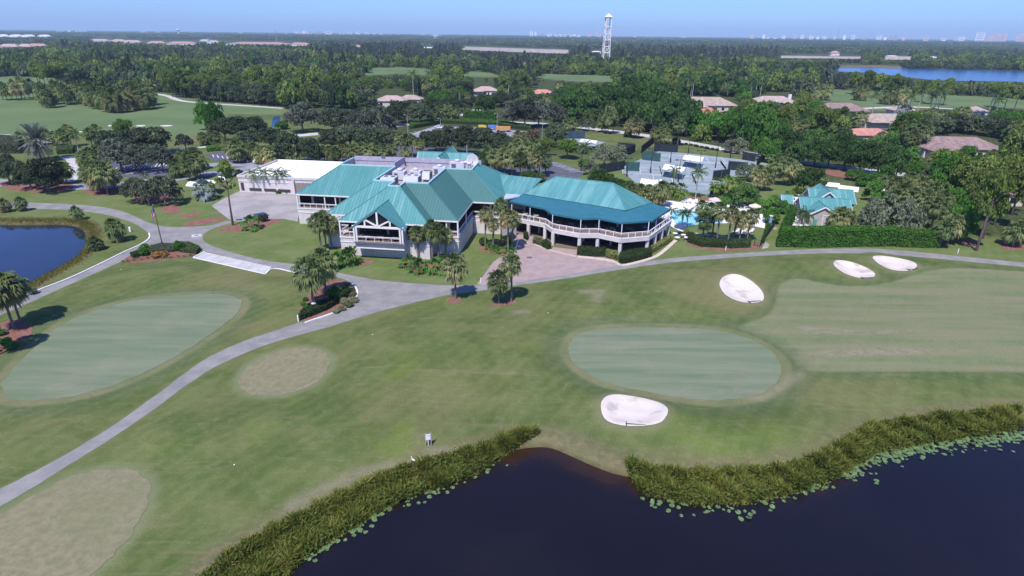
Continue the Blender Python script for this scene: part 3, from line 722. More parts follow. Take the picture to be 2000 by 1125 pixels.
def unit(v):
    return v / np.maximum(np.linalg.norm(v, axis=-1, keepdims=True), 1e-9)
def leafquads(C, N, size, rng, aspect=1.7, jit=0.9):
    """rhombic leaf sprays at C facing roughly N; returns V, F(quads), tint"""
    n = len(C)
    N = unit(N + rng.normal(0, jit, (n, 3)))
    T = unit(np.cross(N, rng.normal(0, 1, (n, 3)))); B = np.cross(N, T)
    s = size * rng.uniform(0.6, 1.35, (n, 1))
    V = np.stack([C - T * s * aspect / 2, C + B * s / 2 + N * s * 0.12, C + T * s * aspect / 2, C - B * s / 2 + N * s * 0.12], 1).reshape(-1, 3)
    return V, np.arange(4 * n).reshape(n, 4)
def crown_mesh(name, mat, seed, nclump, per, leaf, kind='dome', clump=0.26, hole=0.0):
    rng = np.random.default_rng(seed)
    Cs = []; Ns = []; T = []
    for k in range(nclump):
        if kind == 'dome':
            th = rng.uniform(0, 2 * math.pi); u_ = rng.uniform(-0.15, 1.0); r_ = rng.uniform(0.55, 1.0) ** 0.6
            q = math.sqrt(max(0, 1 - u_ * u_ * 0.95))
            c = np.array([math.cos(th) * q, math.sin(th) * q, 0.0]) * (1 - clump * 0.75) * r_
            c[2] = 0.16 + 0.68 * max(u_, -0.1) * r_ + rng.normal(0, 0.03)
            cr = clump * rng.uniform(0.7, 1.25)
        elif kind == 'round':
            d = rng.normal(0, 1, 3); d /= np.linalg.norm(d); c = d * (1 - clump) * rng.uniform(0.5, 1.0) ** 0.5
            c[2] = 0.5 + c[2] * 0.46
            cr = clump * rng.uniform(0.7, 1.2)
        elif kind == 'pine':
            h = rng.uniform(0, 1) ** 0.8; th = rng.uniform(0, 2 * math.pi); r_ = (1 - 0.55 * h) * rng.uniform(0.25, 0.85)
            c = np.array([math.cos(th) * r_, math.sin(th) * r_, 0.08 + 0.82 * h]); cr = clump * rng.uniform(0.6, 1.15)
        else:                                          # cone
            h = rng.uniform(0, 1); th = rng.uniform(0, 2 * math.pi); r_ = (1.02 - h) * rng.uniform(0.3, 0.9)
            c = np.array([math.cos(th) * r_, math.sin(th) * r_, h * 0.95]); cr = clump * (1.1 - 0.7 * h)
        d = unit(rng.normal(0, 1, (per, 3))); d[:, 2] = np.where(d[:, 2] < -0.35, -d[:, 2], d[:, 2])
        rr = rng.uniform(0.45, 1.0, (per, 1)) ** 0.5
        fl = np.array([1, 1, 0.62 if kind in ('pine', 'dome') else 0.8])
        Cs.append(c + d * rr * cr * fl); Ns.append(d * 0.7 + np.array([0, 0, 0.45]))
        T.append(np.clip(rng.normal(0.45, 0.12) + rng.normal(0, 0.17, per), 0, 1))
    C = np.concatenate(Cs); N = np.concatenate(Ns); T = np.concatenate(T)
    V, F = leafquads(C, N, leaf, rng)
    return npmesh(name, V, F, mat, {'tint': np.repeat(T, 4)})
def trunk_mesh(name, mat, seed, split=0.42, limbs=5, rad=0.035, spread=0.62, top=0.8, lean=0.06):
    rng = random.Random(seed); mb = MB()
    lx, ly = rng.uniform(-lean, lean), rng.uniform(-lean, lean)
    base = [(0, 0, -0.02), (lx * 0.4, ly * 0.4, split * 0.5), (lx, ly, split)]
    mb.tube(base, [rad * 1.35, rad, rad * 0.85], 7)
    for k in range(limbs):
        a = 2 * math.pi * (k + rng.uniform(-0.3, 0.3)) / limbs; s = spread * rng.uniform(0.6, 1)
        z0 = split * rng.uniform(0.8, 1.0); t = rng.uniform(0.75, 1) * top
        p1 = (lx + math.cos(a) * s * 0.4, ly + math.sin(a) * s * 0.4, z0 + (t - z0) * 0.5); p2 = (lx + math.cos(a) * s, ly + math.sin(a) * s, t)
        mb.tube([(lx, ly, z0), p1, p2], [rad * 0.6, rad * 0.42, rad * 0.15], 5)
    return mb.mesh(name, mat, True)
def fan_palm(name, mat, seed, nf=44, segs=11, dead=8, leafw=1.0):
    """costapalmate crown, unit radius, origin at the bud"""
    rng = np.random.default_rng(seed); V = []; F = []; T = []
    def tri4(a, b, c, d, t):
        k = len(V); V.extend([a, b, c, d]); F.append((k, k + 1, k + 2, k + 3)); T.extend([t] * 4)
    for i in range(nf + dead):
        isd = i >= nf
        az = i * 2.399963 + rng.normal(0, 0.2)
        q = (i + 0.5) / nf
        el = R(86 - 150 * q ** 0.92) + rng.normal(0, 0.1) if not isd else R(rng.uniform(-82, -50))
        h = np.array([math.cos(az), math.sin(az), 0]); up = np.array([0, 0, 1.0])
        d = h * math.cos(el) + up * math.sin(el)
        pl = rng.uniform(0.42, 0.58) * (0.75 if isd else 1)
        tip = d * pl
        side = np.cross(up, h); nrm = unit(np.cross(d, side)[None])[0]
        tn = float(np.clip(0.20 + 0.52 * q ** 1.3 + rng.normal(0, 0.09), 0, 0.75)) if not isd else rng.uniform(0.85, 1.15)
        w = 0.012
        tri4(side * w, -side * w, tip - side * w, tip + side * w, min(tn + 0.15, 1))
        L = rng.uniform(0.46, 0.60) * (0.8 if isd else 1)
        sp = R(78 if not isd else 40)
        for s in range(segs):
            a = -sp + 2 * sp * s / (segs - 1) + rng.normal(0, 0.05); l = L * (1 - 0.30 * abs(a / sp)) * rng.uniform(0.85, 1.12)
            dd = d * math.cos(a) + side * math.sin(a)
            fold = nrm * (0.22 * abs(math.sin(a)) * l)                      # the blade is folded up along its rib
            mid = tip + dd * l * 0.52 + fold - up * (l * 0.05)
            e = tip + dd * l * 0.88 + fold * 0.4 - up * l * (0.30 + 0.30 * rng.random() + 0.12 * abs(math.sin(a)))
            pw = unit((np.cross(dd, nrm) + rng.normal(0, 0.35, 3))[None])[0] * l * 0.085 * leafw
            tri4(tip, mid + pw, e, mid - pw, float(np.clip(tn + rng.normal(0, 0.09), 0, 1)))
    return npmesh(name, np.array(V), np.array(F), mat, {'tint': np.array(T) / 1.0 * 1.3})
def feather_palm(name, mat, seed, nf=18, pairs=13, el0=80, el1=-25, arch=1.0, droop=0.55, lw=0.035, ll=0.30):
    rng = np.random.default_rng(seed); V = []; F = []; T = []
    up = np.array([0, 0, 1.0])
    for i in range(nf):
        az = i * 2.399963 + rng.normal(0, 0.15); q = (i + 0.5) / nf
        el = R(el0 + (el1 - el0) * q) + rng.normal(0, 0.07); h = np.array([math.cos(az), math.sin(az), 0])
        p = np.zeros(3); pts = [p.copy()]; e = el
        tn = float(np.clip(0.25 + 0.4 * q + rng.normal(0, 0.1), 0, 1))
        for s in range(8):
            p = p + (h * math.cos(e) + up * math.sin(e)) * 0.135; pts.append(p.copy()); e -= arch * 0.19 * (0.6 + 0.1 * s)
        side = np.cross(up, h)
        for s in range(8):
            w = 0.012 * (1 - s / 9); k = len(V); V.extend([pts[s] + side * w, pts[s] - side * w, pts[s + 1] - side * w, pts[s + 1] + side * w]); F.append((k, k + 1, k + 2, k + 3)); T.extend([tn] * 4)
        for j in range(pairs):
            t = 0.14 + 0.86 * (j + 0.5) / pairs; f = t * 8; s = min(int(f), 7); b = pts[s] + (pts[s + 1] - pts[s]) * (f - s); d = unit((pts[s + 1] - pts[s])[None])[0]
            l = ll * (1 - 0.55 * abs(t - 0.45)) * rng.uniform(0.85, 1.1)
            for sg in (-1, 1):
                dr = unit((side * sg * 0.8 + d * 0.55 - up * droop * rng.uniform(0.6, 1.2))[None])[0]
                e2 = b + dr * l; mid = b + dr * l * 0.5; pw = d * lw
                k = len(V); V.extend([b, mid + pw, e2, mid - pw]); F.append((k, k + 1, k + 2, k + 3)); T.extend([float(np.clip(tn + rng.normal(0, 0.08), 0, 1))] * 4)
    return npmesh(name, np.array(V), np.array(F), mat, {'tint': np.array(T)})
def palm_trunk(name, mat, seed, lean=0.0, r=0.5, boots=True):
    """unit height, unit radius at r; scaled per palm"""
    rng = random.Random(seed); mb = MB(); n = 7; pts = []; rr = []
    for i in range(n):
        t = i / (n - 1); pts.append((lean * t * t, 0, t - 0.01 * (i == 0))); rr.append(r * (1.25 if i == 0 else 1.0 - 0.1 * t + rng.uniform(-0.04, 0.04)) * (1.35 if (boots and i >= n - 2) else 1))
    mb.tube(pts, rr, 8); return mb.mesh(name, mat, True)

P_SABAL = [fan_palm('sabal_crown', L_SABAL, s, 62, 12, 16, 1.15) for s in (1, 2, 3, 4)]
P_SKIRT = [fan_palm('skirted_crown', L_SABAL, s, 56, 11, 46, 1.1) for s in (11, 12)]
P_FANY = [fan_palm('fan_palm_crown', L_BRIGHT, s, 26, 11, 3, 1.5) for s in (5, 6)]
P_BISM = [fan_palm('silver_palm_crown', L_BISM, 7, 30, 13, 0, 1.5)]
P_QUEEN = [feather_palm('feather_crown', L_QUEEN, s, 17, 15, 82, -30, 1.05, 0.75) for s in (1, 2)]
P_ROYAL = [feather_palm('royal_crown', L_QUEEN, s, 16, 14, 84, -15, 0.95, 0.55) for s in (3, 4)]
P_DATE = [feather_palm('date_crown', L_DATE, 5, 68, 18, 88, -50, 0.5, 0.15, 0.03, 0.2)]
P_DKFEA = [feather_palm('dark_feather_crown', L_FICUS, 6, 16, 14, 75, -20, 1.0, 0.6)]
T_PALM = [palm_trunk('palm_trunk', M_PALMTR, s, l) for s, l in ((1, 0), (2, 0.35), (3, -0.3))]
T_ROYAL = [palm_trunk('royal_trunk', M_PALE, 4, 0, 0.5, False)]
def fam(nm, mat, kind, nc, per, leaf, clump, n=4, s0=0):
    return [crown_mesh(nm, mat, s0 + 11 * s, nc, per, leaf, kind, clump) for s in range(n)]
C_OAK = fam('oak_crown', L_OAK, 'dome', 46, 75, 0.075, 0.27, 4, 1)
C_GREY = fam('grey_oak_crown', L_GREY, 'dome', 44, 72, 0.07, 0.26, 3, 2)
C_FICUS = fam('ficus_crown', L_FICUS, 'dome', 50, 80, 0.08, 0.27, 4, 3)
C_BRIGHT = fam('bright_crown', L_BRIGHT, 'round', 36, 75, 0.08, 0.30, 3, 4)
C_MID = fam('broadleaf_crown', L_HEDGE, 'dome', 40, 75, 0.08, 0.28, 3, 5)
C_OLIVE = fam('olive_crown', L_OLIVE, 'dome', 40, 70, 0.065, 0.25, 3, 6)
C_PINE = fam('pine_crown', L_PINE, 'pine', 34, 80, 0.085, 0.30, 4, 7)
C_SPARSE = fam('sparse_pine_crown', L_PINE, 'pine', 20, 70, 0.075, 0.27, 2, 17)
C_CASU = fam('casuarina_crown', L_CASU, 'cone', 34, 60, 0.11, 0.34, 3, 8)
C_RUST = fam('rust_crown', L_RUST, 'round', 26, 60, 0.08, 0.30, 1, 9)
T_OAK = [trunk_mesh('oak_trunk', M_BARK, s, 0.3, 6, 0.05, 0.72, 0.75) for s in (1, 2, 3)]
T_BROAD = [trunk_mesh('tree_trunk', M_BARK, s, 0.4, 5, 0.05, 0.55, 0.75) for s in (4, 5)]
T_MULTI = [trunk_mesh('pale_trunk', M_PALE, s, 0.14, 6, 0.035, 0.6, 0.75) for s in (6, 7)]
T_PINE = [trunk_mesh('pine_trunk', M_PINEBK, s, 0.72, 5, 0.03, 0.45, 0.88, 0.05) for s in (8, 9)]

KINDS = {  # noun, category, crowns, trunks, crown base fraction
 'oak': ('oak_tree', 'tree', C_OAK, T_OAK, 0.22), 'grey': ('oak_tree', 'tree', C_GREY, T_OAK, 0.25), 'ficus': ('ficus_tree', 'tree', C_FICUS, T_BROAD, 0.2),
 'bright': ('broadleaf_tree', 'tree', C_BRIGHT, T_BROAD, 0.2), 'mid': ('broadleaf_tree', 'tree', C_MID, T_BROAD, 0.15), 'olive': ('ornamental_tree', 'tree', C_OLIVE, T_MULTI, 0.2),
 'pine': ('pine_tree', 'tree', C_PINE, T_PINE, 0.42), 'tallpine': ('pine_tree', 'tree', C_SPARSE, T_PINE, 0.6), 'casu': ('casuarina_tree', 'tree', C_CASU, T_PINE, 0.08), 'rust': ('ornamental_tree', 'tree', C_RUST, T_MULTI, 0.15)}
PALMS = {'sabal': ('sabal_palm', P_SABAL, T_PALM, 0.34), 'skirt': ('sabal_palm', P_SKIRT, T_PALM, 0.34), 'fan': ('fan_palm', P_FANY, T_PALM, 0.24), 'bism': ('silver_palm', P_BISM, T_PALM, 0.4), 'queen': ('queen_palm', P_QUEEN, T_ROYAL, 0.28),
 'royal': ('royal_palm', P_ROYAL, T_ROYAL, 0.42), 'date': ('date_palm', P_DATE, T_PALM, 0.7), 'dkfea': ('feather_palm', P_DKFEA, T_PALM, 0.22)}
VR = random.Random(77)
PLANTED = []                          # (x, y, r) of everything planted, to keep the scatter off
def tree(kind, x, y, h, r, label=None, group=None, parts=True, rz=None, cb=None, z=0.0):
    PLANTED.append((x, y, r))
    rz = VR.uniform(0, 6.28) if rz is None else rz
    if kind in PALMS:
        nm, crowns, trunks, tr = PALMS[kind]
        root = thing(nm, label, 'palm', (x, y, z), rz, group)
        r *= {'sabal': 1.22, 'fan': 1.15, 'skirt': 1.1}.get(kind, 1.05)
        ht = max(0.25, h - r * (0.72 if kind not in ('date', 'queen', 'royal') else 0.4) * (1.3 if kind == 'skirt' else 1))
        tm = VR.choice(trunks)
        t = link('trunk', tm, root, (0, 0, 0), None, (tr, tr, ht))
        lean = {'palm_trunk.001': 0.35, 'palm_trunk.002': -0.3}.get(tm.name, 0) * tr
        link('crown', VR.choice(crowns), root, (lean, 0, ht), VR.uniform(0, 6.28), (r, r, r * VR.uniform(0.92, 1.1) * (1.45 if kind == 'skirt' else 1)))
        return root
    nm, cat, crowns, trunks, cb0 = KINDS[kind]
    cb = cb0 if cb is None else cb
    root = thing(nm, label, cat, (x, y, z), rz, group)
    link('trunk', VR.choice(trunks), root, None, None, (r, r, h) if 'pine' not in kind else (h * 0.45, h * 0.45, h))
    link('crown', VR.choice(crowns), root, (0, 0, h * cb), VR.uniform(0, 6.28), (r * 1.04, r * 1.04 * VR.uniform(0.88, 1.1), h * (1 - cb) * 1.03))
    return root
ORD = {2: ['left one', 'right one'], 3: ['leftmost', 'middle one', 'rightmost']}
def ordinal(i, n):
    if n in ORD: return ORD[n][i]
    if i == 0: return 'leftmost'
    if i == n - 1: return 'rightmost'
    return ('second', 'third', 'fourth', 'fifth', 'sixth', 'seventh', 'eighth', 'ninth', 'tenth', 'eleventh')[i - 1] + ' from left'
NUM = ['', 'one', 'two', 'three', 'four', 'five', 'six', 'seven', 'eight', 'nine', 'ten', 'eleven', 'twelve']
def cluster(kind, what, where, items, group=None, single=None):
    """items: (base px, base py, top py, crown width px)"""
    items = sorted(items); n = len(items)
    for i, (bx, by, ty, wpx) in enumerate(items):
        g = G(bx, by); h = HGT(bx, by, ty); r = wpx / 2 / pxm((g.x, g.y, h * 0.6))
        if n == 1: lab = f'{what} {where}'
        elif n <= 12:
            plural = what[:-1] + 'ies' if what.endswith('y') else what + 's'
            lab = f'{ordinal(i, n)} of {NUM[n]} {plural} {where}'
        else: lab = f'{what} {where}'
        tree(kind, g.x, g.y, h, r, lab, (group or f'{what}s {where}') if n > 1 else group)

def hedge_mesh(name, mat, poly, h, leaf, dens, seed, core, z0=0.0, lump=0.15, round_=0.0):
    """clipped hedge: dark twiggy core and a skin of leaves; poly in world xy around origin"""
    rng = np.random.default_rng(seed); n = len(poly); C = []; N = []
    per = []
    for i in range(n):
        a = np.array(poly[i]); b = np.array(poly[(i + 1) % n]); L = np.linalg.norm(b - a)
        k = max(2, int(L * h * dens)); t = rng.uniform(0, 1, (k, 1)); zz = rng.uniform(0.03, 1, (k, 1)) * h
        nn = np.array([(b - a)[1], -(b - a)[0]]) / max(L, 1e-6)
        xy = a + (b - a) * t - nn * rng.uniform(-0.05, lump, (k, 1)) 
        C.append(np.concatenate([xy, z0 + zz], 1)); N.append(np.tile(np.array([nn[0], nn[1], 0.35]), (k, 1)))
    P = np.array(poly); mn, mx = P.min(0), P.max(0); ar = (mx - mn).prod(); k = int(ar * dens * 1.4)
    q = rng.uniform(mn, mx, (k, 2)); ins = inside(poly, q[:, 0], q[:, 1]); q = q[ins]
    C.append(np.concatenate([q, z0 + h + rng.normal(0, lump * 0.5, (len(q), 1))], 1)); N.append(np.tile(np.array([0, 0, 1.0]), (len(q), 1)))
    C = np.concatenate(C); N = np.concatenate(N)
    lum = np.sin(C[:, 0] * 1.7) * np.cos(C[:, 1] * 1.3 + C[:, 2])
    V, F = leafquads(C, N, leaf, rng, 1.5, 0.6)
    T = np.clip(0.45 + 0.13 * lum + rng.normal(0, 0.18, len(C)), 0, 1)
    return npmesh(name, V, F, mat, {'tint': np.repeat(T, 4)})
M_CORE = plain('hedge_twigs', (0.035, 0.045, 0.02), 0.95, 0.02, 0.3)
def hedge(px_poly, h, mat, label, leaf=0.16, dens=55, name='hedge', cat='hedge', world=None, z=0.0, seed=3, group=None):
    P = world or GP(px_poly); c = sum(P, Vector((0, 0))) / len(P)
    ar = sum(P[i].x * P[(i + 1) % len(P)].y - P[(i + 1) % len(P)].x * P[i].y for i in range(len(P)))
    if ar < 0: P = list(reversed(P))
    loc = [(p.x - c.x, p.y - c.y) for p in P]
    root = thing(name, label, cat, (c.x, c.y, z), 0, group)
    link('foliage', hedge_mesh(name + '_foliage', mat, loc, h, leaf, dens, seed, None), root)
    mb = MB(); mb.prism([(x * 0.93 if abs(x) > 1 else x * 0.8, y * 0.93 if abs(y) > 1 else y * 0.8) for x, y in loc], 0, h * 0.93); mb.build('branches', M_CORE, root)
    return root
def lines(a, b, w):
    a, b = Vector(a), Vector(b); d = (b - a).normalized(); n = Vector((-d.y, d.x)) * w / 2
    return [a - n, b - n, b + n, a + n]
SHRUB = {}
def shrub(px, py, r, h, mat, label, name='shrub', cat='shrub', group=None, leaf=0.14):
    g = G(px, py)
    key = mat.name
    if key not in SHRUB: SHRUB[key] = [crown_mesh('shrub_foliage', mat, 300 + s + len(SHRUB) * 7, 22, 55, leaf, 'round', 0.38) for s in range(2)]
    root = thing(name, label, cat, (g.x, g.y, 0), VR.uniform(0, 6.28), group)
    link('foliage', VR.choice(SHRUB[key]), root, (0, 0, -0.08 * h), None, (r, r, h * 1.08))
    mb = MB(); mb.tube([(0, 0, 0), (0, 0, h * 0.6)], [0.08, 0.04], 5); mb.build('stem', M_BARK, root)
    return root
LUSH = [fan_palm('lush_foliage', L_LUSH, s, 20, 7, 0, 2.1) for s in (31, 32)]
def lush(px, py, r, label, group=None, kind=None):
    g = G(px, py); root = thing('leafy_plant', label, 'plant', (g.x, g.y, 0), VR.uniform(0, 6.28), group)
    r *= 1.6; link('foliage', VR.choice(LUSH), root, (0, 0, r * 0.25), None, (r, r, r * 1.15)); mb = MB(); mb.tube([(0, 0, 0), (0, 0, r * 0.4)], [0.09, 0.07], 6); mb.build('stem', M_PALMTR, root)
GRASS = [feather_palm('tussock_foliage', L_QUEEN, s, 26, 2, 85, 25, 1.4, 0.2, 0.05, 0.12) for s in (41,)]
def tussock(px, py, r, label, group=None):
    g = G(px, py); root = thing('grass_tussock', label, 'plant', (g.x, g.y, 0), VR.uniform(0, 6.28), group)
    link('foliage', GRASS[0], root, None, None, (r, r, r))
# ------------------------------------------------------------------ building materials
def roofmat(name, base, pale, amount):
    """standing seam sheet: chalky weathering streaks down each panel (sa along the eave, sb up the slope)"""
    m = NT(name)
    cb = m.node('ShaderNodeCombineXYZ'); m.lk(m.attr('sa'), cb.inputs[0]); m.lk(m.attr('sb'), cb.inputs[1]); m.lk(m.attr('sk'), cb.inputs[2]); p = cb.outputs[0]
    fl_ = m.math('FLOOR', m.math('MULTIPLY', m.attr('sa'), 1 / 0.62)); wn_ = m.node('ShaderNodeTexWhiteNoise'); wn_.noise_dimensions = '2D'
    c2 = m.node('ShaderNodeCombineXYZ'); m.lk(fl_, c2.inputs[0]); m.lk(m.attr('sk'), c2.inputs[1]); m.lk(c2.outputs[0], wn_.inputs['Vector'])
    st_ = m.noise(m.mapping(p, (1.5, 0.16, 1)), 1.0, 4, 0.6); bl_ = m.noise(p, 0.16, 3, 0.5); fi_ = m.noise(m.mapping(p, (4, 0.5, 1)), 1.0, 3, 0.7)
    c = m.mix(m.ramp(bl_, 0.35, 0.65, 0, 0.6), base, tuple(x * 0.86 for x in base))
    k = m.math('ADD', m.math('MULTIPLY', st_, 0.6), m.math('ADD', m.math('MULTIPLY', bl_, 0.22), m.math('MULTIPLY', wn_.outputs[0], 0.20)))
    c = m.mix(m.math('MULTIPLY', m.ramp(k, 0.42, 0.66), amount), c, pale)
    c = m.mix(m.math('MULTIPLY', m.ramp(fi_, 0.5, 0.75), amount * 0.4), c, pale)
    return m.done(c, 0.5, 0.35)
M_ROOF = roofmat('weathered_teal_roof', (0.070, 0.232, 0.222), (0.165, 0.335, 0.325), 0.7)
M_ROOFB = roofmat('patchy_teal_roof', (0.060, 0.212, 0.203), (0.125, 0.28, 0.272), 0.6)
M_ROOFG = roofmat('plain_green_roof', (0.054, 0.150, 0.136), (0.068, 0.172, 0.160), 0.3)
M_SEAM = plain('roof_seam', (0.085, 0.26, 0.25), 0.55, 0.3)
M_SEAMG = plain('green_seam', (0.06, 0.16, 0.145), 0.55, 0.3)
M_RIM = plain('pale_teal_trim', (0.36, 0.58, 0.58), 0.5, 0.3)
m = NT('cream_siding'); p = m.objco()
sp = m.node('ShaderNodeSeparateXYZ'); m.lk(p, sp.inputs[0])
gr = m.math('PINGPONG', sp.outputs[2], 0.3)
c = m.mix(m.ramp(m.noise(p, 0.8, 4), 0.35, 0.7), (0.56, 0.50, 0.47), (0.64, 0.58, 0.55))
c = m.mix(m.ramp(m.noise(m.mapping(p, (2.5, 2.5, 0.25)), 1.0, 3), 0.55, 0.75, 0, 0.35), c, (0.46, 0.40, 0.37))
c = m.mix(m.ramp(gr, 0.0, 0.035, 0.6, 0.0), c, (0.40, 0.355, 0.33))
M_WALL = m.done(c, 0.85, 0.15)
M_TRIM = plain('white_trim', (0.74, 0.70, 0.66), 0.7, 0.25, 0.08)
M_WROOF = plain('white_membrane', (0.84, 0.81, 0.78), 0.8, 0.15, 0.07, 0.4)
M_GLASS = plain('dark_glass', (0.018, 0.018, 0.022), 0.25, 0.22, 0.2)
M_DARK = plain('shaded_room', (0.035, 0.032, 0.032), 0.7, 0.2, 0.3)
M_FRAME = plain('bronze_frame', (0.06, 0.05, 0.045), 0.5, 0.3)
M_FLOOR = plain('veranda_floor', (0.20, 0.135, 0.11), 0.8, 0.15, 0.2)
M_RAIL = plain('rail_white', (0.78, 0.76, 0.76), 0.5, 0.3, 0.05)
M_GRAV = plain('roof_gravel', (0.40, 0.33, 0.315), 0.95, 0.05, 0.25, 3)
M_PARA = plain('parapet_inside', (0.38, 0.36, 0.42), 0.85, 0.1, 0.15)
M_UNIT = plain('unit_metal', (0.56, 0.55, 0.56), 0.5, 0.4, 0.12, 3)
M_UNITD = plain('unit_grille', (0.12, 0.12, 0.13), 0.6, 0.3, 0.2)
M_AWN = plain('awning_canvas', (0.034, 0.140, 0.182), 0.8, 0.12, 0.10, 0.7)
M_STEEL = plain('grey_steel', (0.32, 0.32, 0.34), 0.45, 0.4)
M_BLACK = plain('black_paint', (0.02, 0.02, 0.022), 0.5, 0.3)

def facet(root, pts, mat, seam_mat, label=None, th=0.14, step=0.62, name='roof_facet', sh=0.06, sw=0.05):
    """one roof plane as a part, with its standing seams as a stuff part under it"""
    mb = MB(); mb.slab(pts, th); o = mb.build(name, mat, root)
    if label: o['label'] = label
    P = [Vector(q) for q in pts]; n = Vector((0, 0, 0))
    for i in range(len(P)):
        a, b = P[i], P[(i + 1) % len(P)]
        n += Vector(((a.y - b.y) * (a.z + b.z), (a.z - b.z) * (a.x + b.x), (a.x - b.x) * (a.y + b.y)))
    n.normalize()
    if n.z < 0: n = -n
    ax = Vector((-n.y, n.x, 0))
    if ax.length < 1e-4: return o
    ax.normalize(); up = n.cross(ax)
    for an, d_ in (('sa', ax), ('sb', up)):
        at = o.data.attributes.new(an, 'FLOAT', 'POINT'); at.data.foreach_set('value', [(v.co - P[0]).dot(d_) for v in o.data.vertices])
    at = o.data.attributes.new('sk', 'FLOAT', 'POINT'); at.data.foreach_set('value', [(P[0].x * 3.7 + P[0].y * 1.3) % 50] * len(o.data.vertices))
    q2 = [((q - P[0]).dot(ax), (q - P[0]).dot(up)) for q in P]
    lo, hi = min(a for a, _ in q2), max(a for a, _ in q2)
    sb = MB(); k = math.ceil((lo + 0.1) / step)
    while k * step < hi - 0.1:
        a = k * step; ys_ = []
        for i in range(len(q2)):
            (a0, b0), (a1, b1) = q2[i], q2[(i + 1) % len(q2)]
            if (a0 > a) != (a1 > a): ys_.append(b0 + (b1 - b0) * (a - a0) / (a1 - a0))
        ys_.sort()
        for j in range(0, len(ys_) - 1, 2):
            if ys_[j + 1] - ys_[j] > 0.3:
                A_ = P[0] + ax * a + up * (ys_[j] + 0.05) + n * (sh / 2); B_ = P[0] + ax * a + up * (ys_[j + 1] - 0.05) + n * (sh / 2)
                sb.beam(A_, B_, sw, sh, n)
        k += 1
    if sb.v: s_ = sb.build('roof_seams', seam_mat, o); s_['kind'] = 'stuff'
    return o
def cap(root, a, b, mat, r=0.09, name='ridge_cap'):
    mb = MB(); mb.tube([a, b], r, 6); return mb.build(name, mat, root)
def railing(root, pts, z, h=1.05, step=1.5, glass=False, top2=True, name='railing', post=0.07):
    mb = MB()
    for a, b in zip(pts[:-1], pts[1:]):
        a = Vector(a); b = Vector(b); L = (b - a).length; n = max(1, round(L / step))
        for i in range(n + 1):
            q = a.lerp(b, i / n); mb.box((q.x, q.y, z + h / 2), (post, post, h))
        mb.beam((a.x, a.y, z + h), (b.x, b.y, z + h), 0.14, 0.09)
        if top2:
            mb.beam((a.x, a.y, z + h - 0.2), (b.x, b.y, z + h - 0.2), 0.05, 0.05); mb.beam((a.x, a.y, z + 0.12), (b.x, b.y, z + 0.12), 0.05, 0.05)
    return mb.build(name, M_RAIL, root)

# ------------------------------------------------------------------ clubhouse (local axes u right, v back)
ZE, ZT, IN, ZF = 6.9, 12.0, 7.7, 3.7
club = thing('clubhouse', 'two storey cream clubhouse under a stepped teal metal roof', 'building', (OX.x, OX.y, 0), ROT)
Ev = [(-40, 37.7), (-40, 14.2), (-27, 14.2), (-27, 0.3), (-22.6, 0.3), (-22.6, -3.6), (-4.9, -3.6), (-4.9, -0.2), (0, -0.2), (0, 14.3), (6, 14.3), (6, 37.7)]
Tv = [(-32.3, 30), (-32.3, 21.9), (-19.3, 21.9), (-19.3, 8.0), (-14.9, 8.0), (-14.9, 4.1), (-12.6, 4.1), (-12.6, 7.5), (-7.7, 7.5), (-7.7, 22), (-1.7, 22), (-1.7, 30)]
E3 = [(*q, ZE) for q in Ev]; T3 = [(*q, ZT) for q in Tv]
mats = [(M_ROOF, M_SEAM)] * 6 + [(M_ROOFG, M_SEAMG)] * 4 + [(M_ROOFB, M_SEAM)] * 2
mats[0] = mats[1] = (M_ROOFB, M_SEAM)
for i in range(12):
    j = (i + 1) % 12
    if i == 5:     # front facet, the gable dormer is let into it
        facet(club, [E3[5], E3[6], T3[6], T3[5]], M_ROOF, M_SEAM)
        continue
    facet(club, [E3[i], E3[j], T3[j], T3[i]], *mats[i])
for i in range(12):
    if i in (2, 4, 7, 9): continue         # valleys
    a, b = Vector(E3[i]), Vector(T3[i]); cap(club, a + Vector((0, 0, 0.05)), b + Vector((0, 0, 0.05)), M_SEAM if i < 7 or i > 9 else M_SEAMG)
for i in range(12):                         # fascia boards and the rim of the roof well
    a, b = E3[i], E3[(i + 1) % 12]
    mb = MB(); mb.beam((a[0], a[1], ZE - 0.17), (b[0], b[1], ZE - 0.17), 0.1, 0.3); mb.build('fascia', M_TRIM, club)
    a, b = T3[i], T3[(i + 1) % 12]
    mb = MB(); mb.beam((a[0], a[1], ZT + 0.12), (b[0], b[1], ZT + 0.12), 0.32, 0.3); mb.build('roof_rim', M_RIM, club)
    mb = MB(); mb.beam((a[0], a[1], ZT - 0.85), (b[0], b[1], ZT - 0.85), 0.2, 1.62); mb.build('parapet', M_PARA, club)
mb = MB(); mb.prism(Tv, 10.1, 10.35); mb.build('flat_roof', M_GRAV, club)
mb = MB(); mb.box((-16.5, 29.9, 12.15), (31, 0.25, 1.0)); mb.build('parapet', M_PARA, club)
mb = MB(); mb.box((-19.6, 26, 12.1), (0.25, 7.6, 1.6)); mb.build('parapet', M_PARA, club)
mb = MB(); mb.box((-24.8, 29.6, 12.9), (0.9, 0.06, 0.7)); mb.build('louvre', M_UNITD, club)
